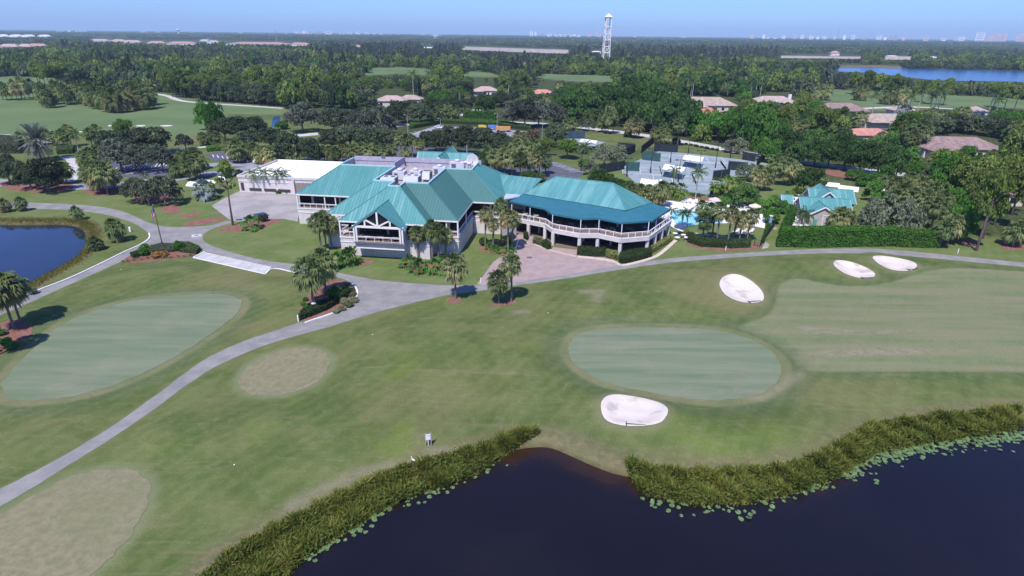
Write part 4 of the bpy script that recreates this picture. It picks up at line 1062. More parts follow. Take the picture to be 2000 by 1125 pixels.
# lower storey
mb = MB(); mb.prism([(u + 0.0, v) for u, v in Ev], 0, ZF - 0.02); mb.build('wall', M_WALL, club)
mb = MB()
def off(poly, d):
    n = len(poly); out = []
    for i in range(n):
        a, b, c = Vector(poly[i - 1]), Vector(poly[i]), Vector(poly[(i + 1) % n])
        d1 = (b - a).normalized(); d2 = (c - b).normalized(); n1 = Vector((d1.y, -d1.x)); n2 = Vector((d2.y, -d2.x))
        m_ = n1 + n2; m_ /= max(0.3, m_.dot(n1)); out.append((b.x + m_.x * d, b.y + m_.y * d))
    return out
_ccw = sum(Ev[i][0] * Ev[(i + 1) % 12][1] - Ev[(i + 1) % 12][0] * Ev[i][1] for i in range(12)) > 0
sg = 1 if _ccw else -1
mb = MB(); mb.prism(off(Ev, -0.15 * sg), ZF - 0.02, ZF + 0.01); mb.build('veranda_floor', M_FLOOR, club)
for z0, z1, d in ((2.62, 2.74, 0.05), (ZF - 0.2, ZF - 0.03, 0.07)):
    for i in range(1, 10):
        a, b = off(Ev, d * sg)[i], off(Ev, d * sg)[i + 1]
        mb = MB(); mb.beam((a[0], a[1], (z0 + z1) / 2), (b[0], b[1], (z0 + z1) / 2), 0.08, z1 - z0); mb.build('wall_band', M_TRIM, club)
# upper storey set back: dark glazing with frames
core = off(Ev, -2.6 * sg)
mb = MB(); mb.prism(core, ZF + 0.01, ZE - 0.1); mb.build('glazing', M_GLASS, club)
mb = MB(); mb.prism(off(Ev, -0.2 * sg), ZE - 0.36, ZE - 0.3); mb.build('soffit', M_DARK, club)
for i in range(1, 10):
    a, b = Vector(core[i]), Vector(core[i + 1]); L = (b - a).length; n = max(1, int(L / 1.5)); d = (b - a).normalized()
    nn = Vector((d.y, -d.x)) * sg
    for k in range(n + 1):
        q = a.lerp(b, k / n) + nn * 0.05
        wide = k in (0, n) or k % 4 == 0
        mb = MB(); mb.box((q.x, q.y, (ZF + ZE) / 2 - 0.1), (0.5 if wide else 0.09, 0.5 if wide else 0.09, ZE - ZF - 0.5), math.atan2(d.y, d.x)); mb.build('column' if wide else 'mullion', M_WALL if wide else M_FRAME, club)
mb = MB(); mb.prism([(-39.75, 15.2), (-39.6, 15.2), (-39.6, 37), (-39.75, 37)], ZF, ZE - 0.3); mb.build('side_glazing', M_GLASS, club)
ring = off(Ev, -0.12 * sg)
for a, b in ((1, 2), (2, 3), (3, 4), (4, 5)): railing(club, [ring[a], ring[b]], ZF)
railing(club, [ring[5], (-18.8, ring[5][1])], ZF); railing(club, [(-9.1, ring[6][1]), ring[6]], ZF)
for a, b in ((6, 7), (7, 8), (8, 9), (9, 10)): railing(club, [ring[a], ring[b]], ZF)
for i in (1, 3, 5, 6, 8, 10):
    q = ring[i]; mb = MB(); mb.box((q[0], q[1], (ZF + ZE) / 2 - 0.15), (0.26, 0.26, ZE - ZF - 0.3)); mb.build('column', M_TRIM, club)
for q in ((-33.5, 14.35), (-31, 14.35), (-2.4, 0.0), (0.0, 7.0)):
    mb = MB(); mb.box((q[0], q[1] + 0.1, (ZF + ZE) / 2 - 0.15), (0.22, 0.22, ZE - ZF - 0.3)); mb.build('column', M_TRIM, club)
# dark service door low on the left wing and a recess under the gable
mb = MB(); mb.box((-34.2, 14.2, 1.3), (1.6, 0.12, 2.5)); mb.build('door', M_GLASS, club)
# gable bay
GU0, GU1, GV, GZ, GP_ = -18.9, -9.2, -5.8, 6.6, 10.0
gc = (GU0 + GU1) / 2
slope = (ZT - ZE) / 7.7
vr = -3.6 + (GP_ - ZE) / slope; ve = -3.6 + (GZ - ZE) / slope
up_ = 0.10
for sgn, ue in ((-1, GU0 - 0.35), (1, GU1 + 0.35)):
    ze = GZ - 0.25
    pts = [(ue, GV - 0.35, ze), (gc, GV - 0.35, GP_), (gc, vr + 0.2, GP_), (ue, -3.6 + (ze - ZE) / slope + 0.2, ze)]
    facet(club, [(a, b, c + up_) for a, b, c in pts], M_ROOF if sgn < 0 else M_ROOFB, M_SEAM, name='gable_roof')
cap(club, (gc, GV - 0.3, GP_ + 0.12), (gc, vr + 0.2, GP_ + 0.12), M_SEAM)
mb = MB(); mb.prism([(GU0, GV), (GU1, GV), (GU1, -3.55), (GU0, -3.55)], 2.35, ZF); mb.build('balcony_box', M_WALL, club)
for z_, h_ in ((2.42, 0.16), (3.58, 0.16)):
    mb = MB(); mb.box((gc, GV - 0.06, z_), (GU1 - GU0 + 0.14, 0.1, h_)); mb.build('wall_band', M_TRIM, club)
mb = MB(); mb.prism([(GU0 + 0.9, -3.56), (GU1 + 0.6, -3.56), (GU1 + 0.6, -3.70), (GU0 + 0.9, -3.70)], 0.0, 2.34); mb.build('recess_panel', plain('recess_stucco', (0.56, 0.50, 0.47), 0.9, 0.1), club)
mb = MB(); mb.box((gc, GV + 0.9, ZF + 0.01), (GU1 - GU0 - 0.2, 3.2, 0.03)); mb.build('balcony_floor', M_FLOOR, club)
fz = GV - 0.02
for u_ in (GU0 + 0.16, GU0 + 0.62, GU1 - 0.62, GU1 - 0.16):
    mb = MB(); mb.box((u_, fz, (ZF + GZ) / 2), (0.3, 0.3, GZ - ZF)); mb.build('column', M_TRIM, club)
for u_ in (GU0 + 0.16, GU1 - 0.16):
    mb = MB(); mb.box((u_, -4.6, (ZF + GZ) / 2), (0.3, 2.1, GZ - ZF)); mb.build('side_wall', M_WALL, club)
mb = MB(); mb.box((gc, fz - 0.02, GZ + 0.02), (GU1 - GU0 + 0.3, 0.3, 0.36)); mb.build('truss_beam', M_TRIM, club)
def tr(a, b, wd=0.3):
    mb = MB(); mb.beam((a[0], fz - 0.03, a[1]), (b[0], fz - 0.03, b[1]), wd, 0.24, (0, 1, 0)); mb.build('truss_beam', M_TRIM, club)
zb = GZ + 0.15
tr((GU0 - 0.35, GZ - 0.25 - 0.12), (gc, GP_ - 0.12), 0.34); tr((GU1 + 0.35, GZ - 0.25 - 0.12), (gc, GP_ - 0.12), 0.34)
tr((gc, zb), (gc, GP_ - 0.2), 0.34)
for s in (-1, 1):
    tr((gc + s * 2.45, zb), (gc + s * 2.45, zb + 1.35), 0.3); tr((gc + s * 0.1, zb + 0.05), (gc + s * 2.45, zb + 1.3), 0.27)
mb = MB(); mb.slab([(GU0 + 0.2, fz + 0.22, GZ + 0.1), (GU1 - 0.2, fz + 0.22, GZ + 0.1), (gc, fz + 0.22, GP_ - 0.25)], 0.03); mb.build('gable_glass', M_GLASS, club)
railing(club, [(GU0 + 0.75, fz), (GU1 - 0.75, fz)], ZF, 1.0, 1.5)

# entrance gable behind the roof well
ent = thing('entrance_canopy', 'teal cross gabled entrance roof showing behind the clubhouse', 'building', (*LW(-13.5, 46.0), 0), ROT)
def gabled(root, L, W, ze, zr, mat, seam, ax='u', c=(0, 0), over=0.4, gmat=None, wall=True, wz0=0.0, wmat=None):
    """gable-ended block centred at c, ridge along ax"""
    hw, hl = W / 2, L / 2
    def P(a, b, z): return (c[0] + a, c[1] + b, z) if ax == 'u' else (c[0] - b, c[1] + a, z)
    k = (zr - ze) / hw
    for s in (-1, 1):
        facet(root, [P(-hl - over, s * (hw + over), ze - k * over), P(hl + over, s * (hw + over), ze - k * over), P(hl + over, 0, zr), P(-hl - over, 0, zr)], mat, seam, th=0.12)
    cap(root, P(-hl - over, 0, zr + 0.04), P(hl + over, 0, zr + 0.04), seam)
    for s in (-1, 1):
        for t in (-1, 1):
            mb = MB(); mb.beam(P(s * (hl + over), t * (hw + over), ze - k * over - 0.18), P(s * (hl + over), 0, zr - 0.18), 0.08, 0.28); mb.build('barge_board', M_TRIM, root)
    if wall:
        wm = wmat or M_WALL
        mb = MB(); q = [P(-hl, -hw, 0), P(hl, -hw, 0), P(hl, hw, 0), P(-hl, hw, 0)]
        mb.prism([(a[0], a[1]) for a in q], wz0, ze - 0.05); mb.build('wall', wm, root)
        for s in (-1, 1):
            mb = MB(); mb.add([P(s * hl, -hw, ze - 0.06), P(s * hl, hw, ze - 0.06), P(s * hl, 0, zr - 0.16), P(s * (hl - 0.2), -hw, ze - 0.06), P(s * (hl - 0.2), hw, ze - 0.06), P(s * (hl - 0.2), 0, zr - 0.16)],
                            [(0, 1, 2), (5, 4, 3), (0, 3, 4, 1), (1, 4, 5, 2), (2, 5, 3, 0)]); mb.build('gable_wall', gmat or wm, root)
gabled(ent, 14, 11, 6.4, 11.2, M_ROOF, M_SEAM, 'u', wall=True)
gabled(ent, 15, 7.5, 6.8, 11.6, M_ROOF, M_SEAM, 'v', wall=False)
mb = MB(); mb.add([(-3.6, -7.4, 6.6), (3.6, -7.4, 6.6), (0, -7.4, 11.2), (-3.6, -7.2, 6.6), (3.6, -7.2, 6.6), (0, -7.2, 11.2)], [(0, 1, 2), (5, 4, 3), (0, 3, 4, 1), (1, 4, 5, 2), (2, 5, 3, 0)]); mb.build('gable_wall', plain('pink_stucco', (0.60, 0.45, 0.40), 0.85, 0.1), ent)
mb = MB(); mb.tube([(5.5, 1, 10.5), (5.5, 1, 13.2)], 0.07, 6); mb.build('vent_pipe', M_UNIT, ent)

# rooftop machines
def rooftop_unit(u, v, sx, sy, sz, label, kind='box'):
    q = LW(u, v); root = thing('rooftop_unit', label, 'rooftop unit', (q.x, q.y, 10.35), ROT, 'machines on the clubhouse roof')
    mb = MB(); mb.box((0, 0, sz / 2 + 0.25), (sx, sy, sz)); mb.build('housing', M_UNIT, root)
    mb = MB()
    for a in (-1, 1):
        for b in (-1, 1): mb.box((a * (sx / 2 - 0.12), b * (sy / 2 - 0.12), 0.125), (0.14, 0.14, 0.25))
    mb.build('feet', M_STEEL, root)
    if kind == 'box':
        mb = MB(); mb.slab([(-sx / 2 - 0.02, -sy / 2 - 0.5, 0.55), (sx / 2 + 0.02, -sy / 2 - 0.5, 0.55), (sx / 2 + 0.02, -sy / 2, sz + 0.2), (-sx / 2 - 0.02, -sy / 2, sz + 0.2)], 0.06); mb.build('hood', M_UNIT, root)
        for s in (-1, 1):
            mb = MB(); mb.lathe([(0.42, 0), (0.42, 0.12), (0.3, 0.14)], 14, (s * sx / 4, 0.2, sz + 0.25)); mb.build('fan_guard', M_UNITD, root)
        mb = MB(); mb.box((sx / 2 + 0.02, 0, sz / 2 + 0.3), (0.05, sy * 0.6, sz * 0.6)); mb.build('grille', M_UNITD, root)
    else:
        mb = MB(); mb.box((-sx * 0.2, -sy / 2 - 0.02, sz / 2 + 0.2), (sx * 0.3, 0.05, sz * 0.7)); mb.build('grille', M_UNITD, root)
        mb = MB(); mb.lathe([(0.5, 0), (0.62, 0.25), (0.62, 0.4), (0.2, 0.62)], 14, (0, 0, sz + 0.25)); mb.build('fan_cowl', M_UNIT, root)
rooftop_unit(-16.9, 10.6, 3.0, 2.6, 1.8, 'large hooded rooftop unit on the left at the front of the roof well')
rooftop_unit(-12.4, 12.2, 3.1, 2.8, 1.9, 'large hooded rooftop unit right of centre at the front of the well')
rooftop_unit(-16.7, 17.0, 2.6, 2.2, 1.7, 'middle rooftop box behind the front left unit', 'cowl')
rooftop_unit(-13.4, 18.0, 2.6, 2.0, 1.7, 'rooftop box with a white fan cowl behind the front pair', 'cowl')
rooftop_unit(-10.6, 17.4, 1.6, 2.4, 1.8, 'slant sided duct unit near the middle of the well')
rooftop_unit(-9.2, 22.5, 2.8, 2.0, 1.7, 'cowled rooftop unit beside the rear parapet', 'cowl')
rooftop_unit(-6.0, 26.6, 3.4, 1.6, 2.2, 'tall beige louvred unit by the rear parapet', 'cowl')
for u, v, h in ((-3.9, 26.5, 1.9), (-3.0, 25.6, 1.8)):
    rooftop_unit(u, v, 0.7, 0.7, h, ('left' if u < -3.5 else 'right') + ' slim exhaust stack near the satellite dish', 'cowl')
q = LW(-2.6, 27.6); root = thing('satellite_dish', 'white round satellite dish at the right end of the roof well', 'satellite dish', (q.x, q.y, 10.35), ROT)
mb = MB(); mb.tube([(0, 0, 0), (0, 0, 2.6)], 0.08, 8); mb.build('mast', M_STEEL, root)
mb = MB(); n = 20; vs_ = [(0, -0.02, 2.9)]
for rr_, dy in ((0.7, -0.06), (1.4, -0.22)):
    for k in range(n): vs_.append((rr_ * math.cos(2 * math.pi * k / n), dy - 0.15 * math.sin(2 * math.pi * k / n), 2.9 + rr_ * math.sin(2 * math.pi * k / n)))
mb.add(vs_, [(0, 1 + k, 1 + (k + 1) % n) for k in range(n)] + [(1 + k, 1 + n + k, 1 + n + (k + 1) % n, 1 + (k + 1) % n) for k in range(n)]); mb.build('reflector', M_TRIM, root, smooth=True)
for u, v in ((-21, 27), (-17.5, 24), (-15.2, 14.5), (-8.6, 20.5), (-5, 24)):
    q = LW(u, v); root = thing('vent_pipe', 'thin pale vent pipe standing on the clubhouse roof well', 'vent pipe', (q.x, q.y, 10.35), 0, 'vent pipes on the clubhouse roof')
    mb = MB(); mb.tube([(0, 0, 0), (0, 0, 1.3)], 0.09, 8); mb.build('pipe', M_UNIT, root); mb = MB(); mb.lathe([(0.16, 1.3), (0.16, 1.42), (0.02, 1.5)], 8); mb.build('rain_cap', M_UNIT, root)

# service block with white flat roof
svc = thing('service_building', 'low cream service building with a flat white roof', 'building', (OX.x, OX.y, 0), ROT)
SP = [(-69.0, 38.8), (-40.3, 38.8), (-40.3, 60.5), (-69.0, 60.5)]
mb = MB(); mb.prism(SP, 0, 4.0); mb.build('wall', M_WALL, svc)
mb = MB(); mb.prism(off(SP, -0.35), 4.0, 4.12); mb.build('flat_roof', M_WROOF, svc)
for i in range(4):
    a, b = SP[i], SP[(i + 1) % 4]; mb = MB(); mb.beam((a[0], a[1], 4.3), (b[0], b[1], 4.3), 0.36, 0.6); mb.build('parapet', M_WROOF if i in (1, 2) else M_WALL, svc)
mb = MB(); mb.box((-54.6, 38.72, 3.0), (28.6, 0.06, 0.16)); mb.build('wall_band', M_TRIM, svc)
mb = MB(); mb.box((-49.6, 38.75, 1.6), (6.4, 0.12, 3.2)); mb.build('loading_door', plain('door_taupe', (0.25, 0.20, 0.18), 0.7), svc)
mb = MB(); mb.box((-53.3, 38.5, 1.9), (0.7, 0.6, 3.8)); mb.build('pilaster', M_WALL, svc)
mb = MB(); mb.box((-68.0, 38.7, 1.6), (0.8, 0.1, 2.0)); mb.build('door', M_FRAME, svc)
for u in (-64.4, -60.2, -56.2):
    mb = MB(); mb.box((u, 38.7, 0.9), (3.4, 0.1, 0.7)); mb.build('vent_grille', M_FRAME, svc)
for u, v in ((-56, 48), (-50, 55), (-47, 42), (-60, 54)):
    mb = MB(); mb.lathe([(0.28, 0), (0.28, 0.25), (0.05, 0.4)], 10, (u, v, 4.12)); mb.build('roof_vent', M_UNIT, svc)

# ------------------------------------------------------------------ dining pavilion with its awning
pav = thing('dining_pavilion', 'open dining pavilion with teal hip roof, blue green awning and white railed deck', 'building', (OX.x, OX.y, 0), ROT)
fl, fr, br, bl = (9.9, 21.5), (32.2, 11.4), (37.9, 18.6), (15.5, 31.5)
rl, rr2 = (17.0, 24.6, 10.7), (29.5, 20.3, 10.7)
ZR = 7.3
f3 = [(*fl, ZR), (*fr, ZR), (*br, ZR), (*bl, ZR)]
facet(pav, [f3[0], f3[1], rr2, rl], M_ROOF, M_SEAM); facet(pav, [f3[1], f3[2], rr2], M_ROOFB, M_SEAM)
facet(pav, [f3[2], f3[3], rl, rr2], M_ROOFB, M_SEAM); facet(pav, [f3[3], f3[0], rl], M_ROOFB, M_SEAM)
for a, b in ((f3[0], rl), (f3[1], rr2), (f3[2], rr2), (f3[3], rl), (rl, rr2)): cap(pav, (a[0], a[1], a[2] + 0.05), (b[0], b[1], b[2] + 0.05), M_SEAM)
AW = [(7.4, 18.4), (15.3, 13.6), (17.3, 9.9), (23.2, 7.4), (26.8, 8.2), (31.1, 5.9), (37.4, 8.4), (41.8, 17.6)]
inner = [fl, (14.2, 19.55), (17.9, 17.9), (22.6, 15.75), (25.8, 14.3), (29.6, 12.6), fr, br]
inner[5] = (31.0, 11.95); inner[6] = (33.4, 12.9)
aw = MB()
zi, zo = ZR - 0.12, 6.35
n = len(AW); V = [(x, y, zi) for x, y in inner] + [(x, y, zo) for x, y in AW] + [(x, y, zo - 0.36) for x, y in AW] + [(x, y, zi - 0.05) for x, y in inner]
F = []
for i in range(n - 1): F += [(i, n + i, n + i + 1, i + 1), (n + i, 2 * n + i, 2 * n + i + 1, n + i + 1), (3 * n + i, 3 * n + i + 1, 2 * n + i + 1, 2 * n + i)]
aw.add(V, F); aw.build('awning', M_AWN, pav)
mb = MB(); mb.slab([(*fr, ZR - 0.14), (33.4, 12.9, ZR - 0.13), (31.0, 11.95, ZR - 0.13)], 0.03); mb.build('awning_gusset', M_AWN, pav)
for i in range(n):     # awning ribs
    mb = MB(); mb.beam((*inner[i], zi - 0.1), (*AW[i], zo - 0.1), 0.05, 0.05); mb.build('awning_rib', M_STEEL, pav)
DK = [(6.3, 17.2), (9.4, 15.0), (15.9, 11.9), (17.6, 8.7), (23.3, 6.3), (26.8, 6.9), (31.3, 4.5), (36.8, 6.9), (42.4, 19.0), (38, 24), (16, 33), (6.3, 33)]
mb = MB(); mb.prism(DK, 3.08, 3.5); mb.build('deck_floor', M_FLOOR, pav)
for i in range(0, 9):
    a, b = off(DK, 0.06)[i], off(DK, 0.06)[i + 1]
    mb = MB(); mb.beam((*a, 3.08), (*b, 3.08), 0.16, 0.86); mb.build('deck_edge', M_WALL, pav)
    mb = MB(); mb.beam((*a, 3.46), (*b, 3.46), 0.24, 0.12); mb.build('deck_trim', M_TRIM, pav)
for i in range(0, 8): railing(pav, [DK[i], DK[i + 1]], 3.52, 1.05, 1.55, post=0.1)
railing(pav, [DK[8], (38.6, 22.6)], 3.52, 1.05, 1.55, post=0.1)
for q in [(12.2, 13.5), (15.9, 11.8), (17.8, 8.6), (23.3, 6.5), (26.9, 7.1), (31.3, 4.8), (36.7, 7.2), (38.5, 10.8), (40.2, 14.5), (42.0, 18.6)]:
    mb = MB(); mb.box((q[0], q[1] + 0.1, 1.35), (0.62, 0.62, 2.7), R(-20)); mb.build('pillar', M_WALL, pav)
for q in [(8.2, 15.9), (12.4, 13.8), (17.5, 9.3), (23.3, 6.6), (26.9, 7.2), (31.3, 4.9), (36.6, 7.3), (38.4, 11), (40.3, 15)]:
    mb = MB(); mb.box((q[0], q[1] + 0.1, 4.85), (0.13, 0.13, 2.75)); mb.build('awning_post', M_RAIL, pav)
LOWC = [(8, 19), (18.5, 14.6), (24, 12.2), (31.5, 9.6), (37.0, 17.0), (34, 25), (16, 33), (8, 33)]
mb = MB(); mb.prism(LOWC, 0.0, 3.05); mb.build('glazing', M_GLASS, pav)
UPC = [(10.5, 21), (30.8, 12.2), (36.0, 18.4), (33, 24), (16, 30)]
mb = MB(); mb.prism(UPC, 3.5, ZR - 0.25); mb.build('glazing', M_GLASS, pav)
for poly, z0, z1, rng_ in ((LOWC, 0, 3.05, (0, 1, 2, 3)), (UPC, 3.5, ZR - 0.3, (0, 1))):
    for i in rng_:
        a, b = Vector(poly[i]), Vector(poly[i + 1]); L = (b - a).length; k = max(1, int(L / 1.9)); d = (b - a).normalized(); nn = Vector((d.y, -d.x)) * 0.05
        for j in range(k + 1):
            q = a.lerp(b, j / k) + nn; wide = j % 3 == 0
            mb = MB(); mb.box((q.x, q.y, (z0 + z1) / 2), (0.4 if wide else 0.09, 0.3 if wide else 0.09, z1 - z0 - 0.02), math.atan2(d.y, d.x)); mb.build('column' if wide else 'mullion', M_WALL if wide else M_FRAME, pav)
mb = MB(); mb.prism([(6.6, 17.4), (9.5, 15.3), (16, 12.2), (17.8, 8.9), (23.4, 6.6), (26.8, 7.2), (31.3, 4.9), (36.6, 7.3), (42.0, 19.0), (38, 24), (16, 33), (6.6, 33)], 0.0, 0.03); mb.build('terrace_floor', M_FLOOR, pav)
# connecting roof between clubhouse and pavilion
facet(pav, [(5.6, 22.4, 7.0), (10.5, 21.6, 7.0), (13.5, 29.5, 9.0), (3.2, 31.5, 9.2)], M_ROOF, M_SEAM, name='link_roof')
mb = MB(); mb.prism([(6.1, 17.4), (7.6, 18.4), (10.4, 21.6), (6.1, 22.3)], 6.75, 6.95); mb.build('link_flat_roof', plain('grey_link_roof', (0.40, 0.45, 0.52), 0.7), pav)
mb = MB(); mb.prism([(5.9, 22.6), (10.3, 21.9), (12.5, 30), (5.9, 31)], 0, 6.9); mb.build('link_wall', M_WALL, pav)
# garden wall between
q = G(1020, 470); gw = thing('garden_wall', 'low cream wall behind the palms left of the pavilion', 'wall', (OX.x, OX.y, 0), ROT)
mb = MB(); mb.box((3.2, 14.1, 1.4), (6.2, 0.3, 2.8)); mb.build('panel', M_WALL, gw); mb = MB(); mb.box((8.0, 13.6, 1.1), (3.2, 0.3, 2.2)); mb.build('panel', plain('grey_stucco', (0.34, 0.32, 0.31), 0.9), gw)

# ------------------------------------------------------------------ pool house
M_SIDE = plain('grey_beige_siding', (0.42, 0.375, 0.33), 0.85, 0.15, 0.12)
g0 = G(1604, 441); ph = thing('pool_house', 'small grey beige pool house with two teal gabled roofs', 'building', (g0.x, g0.y, 0), R(-10))
gabled(ph, 7.0, 5.4, 3.0, 4.6, M_ROOF, M_SEAM, 'v', (0, 3.6), wmat=M_SIDE)
gabled(ph, 10.5, 6.0, 3.0, 5.0, M_ROOF, M_SEAM, 'u', (1.5, 6.4), wmat=M_SIDE)
gabled(ph, 9.6, 7.0, 3.6, 5.9, M_ROOF, M_SEAM, 'u', (4.4, 12.4), wmat=M_SIDE)
gabled(ph, 7.8, 4.6, 4.4, 6.3, M_ROOF, M_SEAM, 'v', (2.9, 12.0), wmat=M_SIDE)
gabled(ph, 2.0, 2.6, 2.6, 4.0, M_ROOF, M_SEAM, 'u', (-5.4, 12.0), wmat=M_SIDE)
mb = MB(); mb.box((1.0, -0.02, 1.2), (2.0, 0.08, 2.4)); mb.build('garage_door', plain('door_beige', (0.46, 0.41, 0.37), 0.8), ph)
for c_, d_ in (((1.0, -0.06, 2.45), (2.3, 0.1, 0.14)), ((-0.07, -0.06, 1.2), (0.14, 0.1, 2.4)), ((2.07, -0.06, 1.2), (0.14, 0.1, 2.4))):
    mb = MB(); mb.box(c_, d_); mb.build('door_trim', M_TRIM, ph)
mb = MB(); mb.box((-2.73, -0.02, 1.5), (0.1, 0.12, 3.0)); mb.build('corner_board', M_TRIM, ph)
mb = MB(); mb.box((-1.6, -0.2, 0.8), (0.7, 0.4, 1.5)); mb.build('green_cabinet', plain('green_cabinet_paint', (0.08, 0.30, 0.24), 0.6), ph)
mb = MB(); mb.lathe([(0.25, 0), (0.25, 0.05)], 12, (0, 0, 0)); 
g1 = G(1560, 436); tag(sheet('pool_terrace', [q.xy for q in (G(1535, 444), G(1580, 446), G(1590, 405), G(1560, 380), G(1535, 392))], 0.03, M_DECKP), kind='structure')
# white canopies behind the pool house
def canopy(pts_px, zt, label, zt2=None, name='shade_canopy', legs=True, side=False, mat=None):
    """flat or pitched white canvas on posts; pts_px = roof corner pixels at height zt (front-left, front-right, back-right, back-left)"""
    zb_ = zt2 if zt2 is not None else zt
    P = [G(pts_px[0][0], pts_px[0][1], zt), G(pts_px[1][0], pts_px[1][1], zt), G(pts_px[2][0], pts_px[2][1], zb_), G(pts_px[3][0], pts_px[3][1], zb_)]
    c = sum(P, Vector((0, 0, 0))) / 4; root = thing(name, label, 'canopy', (c.x, c.y, 0))
    q = [Vector((p.x - c.x, p.y - c.y, p.z)) for p in P]
    mid1 = (q[0] + q[3]) / 2 + Vector((0, 0, 0.35)); mid2 = (q[1] + q[2]) / 2 + Vector((0, 0, 0.35))
    mb = MB(); mb.slab([q[0], q[1], mid2, mid1], 0.06); mb.slab([mid1, mid2, q[2], q[3]], 0.06); mb.build('canvas', mat or M_WROOF, root)
    if legs:
        for p in q:
            mb = MB(); mb.tube([(p.x, p.y, 0), (p.x, p.y, p.z)], 0.06, 6); mb.build('leg', M_STEEL, root)
    return root
canopy([(1636,371),(1676,375),(1678,366),(1640,361)], 3.0, 'white canopy just behind the pool house roof')
canopy([(1612,363),(1640,366),(1640,358),(1620,356)], 3.0, 'white tent left behind the pool house roof')
canopy([(1333,311),(1371,316),(1376,307),(1339,302)], 2.7, 'rear white shade canopy between the tennis courts')
canopy([(1294,330),(1334,336),(1340,327),(1299,320)], 2.7, 'front white shade canopy between the tennis courts')
canopy([(1132,277),(1164,280),(1168,275),(1136,271)], 2.7, 'white shade canopy on the far blue screened court')
canopy([(1249,362),(1272,364),(1278,352),(1253,348)], 3.0, 'white peaked tent left half beside the pool planting', None)
canopy([(1270,364),(1298,362),(1292,350),(1274,352)], 3.2, 'white peaked tent right half beside the pool planting', None)
canopy([(362,363),(390,366),(392,357),(372,354)], 3.0, 'left white party tent behind the silver palm')
canopy([(398,357),(418,362),(428,353),(405,351)], 2.8, 'middle white tent behind the silver palm')
canopy([(424,350),(440,352),(440,346),(428,344)], 2.8, 'small white tent right behind the pine trunk')
canopy([(1722,372),(1736,374),(1736,366),(1724,364)], 2.2, 'small white canopy beside the grey court right of the pool house')
# ------------------------------------------------------------------ small things on the course
g = G(319, 486); PH = HGT(319, 486, 401)
fp = thing('flagpole', 'tall thin dark flagpole in the planted bed at the path junction', 'flagpole', (g.x, g.y, 0))
mb = MB(); mb.tube([(0, 0, 0), (0, 0, PH * 0.5), (0, 0, PH)], [0.11, 0.09, 0.05], 10); mb.build('pole', plain('dark_pole', (0.10, 0.09, 0.10), 0.5, 0.3), fp)
mb = MB(); mb.lathe([(0.02, 0), (0.13, 0.07), (0.13, 0.14), (0.02, 0.2)], 10, (0, 0, PH)); mb.build('finial', M_STEEL, fp)
mb = MB(); mb.lathe([(0.35, 0), (0.3, 0.14), (0.13, 0.2)], 12); mb.build('base', M_CONC, fp)
flag = thing('flag', 'limp striped red and white flag with blue canton hanging on the pole', 'flag', (g.x, g.y, 0))
M_FR = plain('flag_red', (0.50, 0.04, 0.06), 0.8); M_FW = plain('flag_white', (0.80, 0.78, 0.78), 0.8); M_FB = plain('flag_blue', (0.03, 0.05, 0.20), 0.8)
mb = MB(); NU, NV = 26, 26; V = []; F = []; MI = []
for i in range(NU + 1):            # along the fly, gathered into folds that sag
    t = i / NU
    for j in range(NV + 1):
        s = j / NV
        fold = math.sin(t * 15 + s * 1.5) * 0.16 * min(1, t * 4)
        V.append((-0.1 - t * 0.75 + 0.05 * math.sin(t * 9), fold, PH - 0.25 - s * 1.9 - 1.35 * t ** 1.3 * (1 - 0.12 * s)))
for i in range(NU):
    for j in range(NV):
        a = i * (NV + 1) + j; F.append((a, a + 1, a + NV + 2, a + NV + 1))
        st_ = int(j / NV * 13)
        MI.append(2 if (i < NU * 0.4 and st_ < 7) else (0 if st_ % 2 == 0 else 1))
mb.add(V, F); mb.m = MI; fc = mb.build('cloth', [M_FR, M_FW, M_FB], flag, smooth=True)
mb = MB()
for a in range(4):
    for b in range(4): mb.box((-0.16 - a * 0.06, -0.17, PH - 0.4 - b * 0.22 - a * 0.06), (0.03, 0.01, 0.06))
mb.build('stars', M_FW, flag)
# course sign near the lake
g = G(837, 873); sgn = thing('course_sign', 'small white two panel sign on blue grey posts near the reeds', 'sign', (g.x, g.y, float(height(np.array([g.x]), np.array([g.y]))[0])), R(12))
M_POST = plain('blue_grey_post', (0.24, 0.28, 0.33), 0.7)
for x in (-0.30, 0.30):
    mb = MB(); mb.box((x, 0, 0.79), (0.11, 0.11, 1.58)); mb.build('post', M_POST, sgn)
mb = MB(); mb.box((0, -0.05, 1.42), (0.5, 0.04, 0.2)); mb.build('panel', M_TRIM, sgn)
mb = MB(); mb.box((0, -0.05, 1.03), (0.5, 0.04, 0.44)); mb.build('panel', M_TRIM, sgn)
mb = MB(); mb.box((0, 0.0, 0.4), (0.12, 0.08, 0.8)); mb.build('centre_post', plain('pinkish_post', (0.55, 0.45, 0.42), 0.8), sgn)
def ground_z(x, y): return float(height(np.array([x]), np.array([y]))[0])
def rake(px, py, ang, label):
    q = G(px, py); z = ground_z(q.x, q.y); r = thing('bunker_rake', label, 'rake', (q.x, q.y, z + 0.14), ang)
    mb = MB(); mb.beam((0, 0, 0), (2.1, 0, 0.05), 0.06, 0.06); mb.build('handle', M_BLACK, r)
    mb = MB(); mb.box((0, 0, 0), (0.09, 0.7, 0.09)); mb.build('head', M_BLACK, r)
rake(1222, 838, R(-8), 'black rake lying on the front edge of the lake bunker')
rake(1462, 597, R(12), 'black rake at the front rim of the lone left bunker')
rake(1682, 548.5, R(5), 'black rake at the front rim of the left paired bunker')
rake(1772, 532, R(10), 'black rake at the front rim of the right paired bunker')
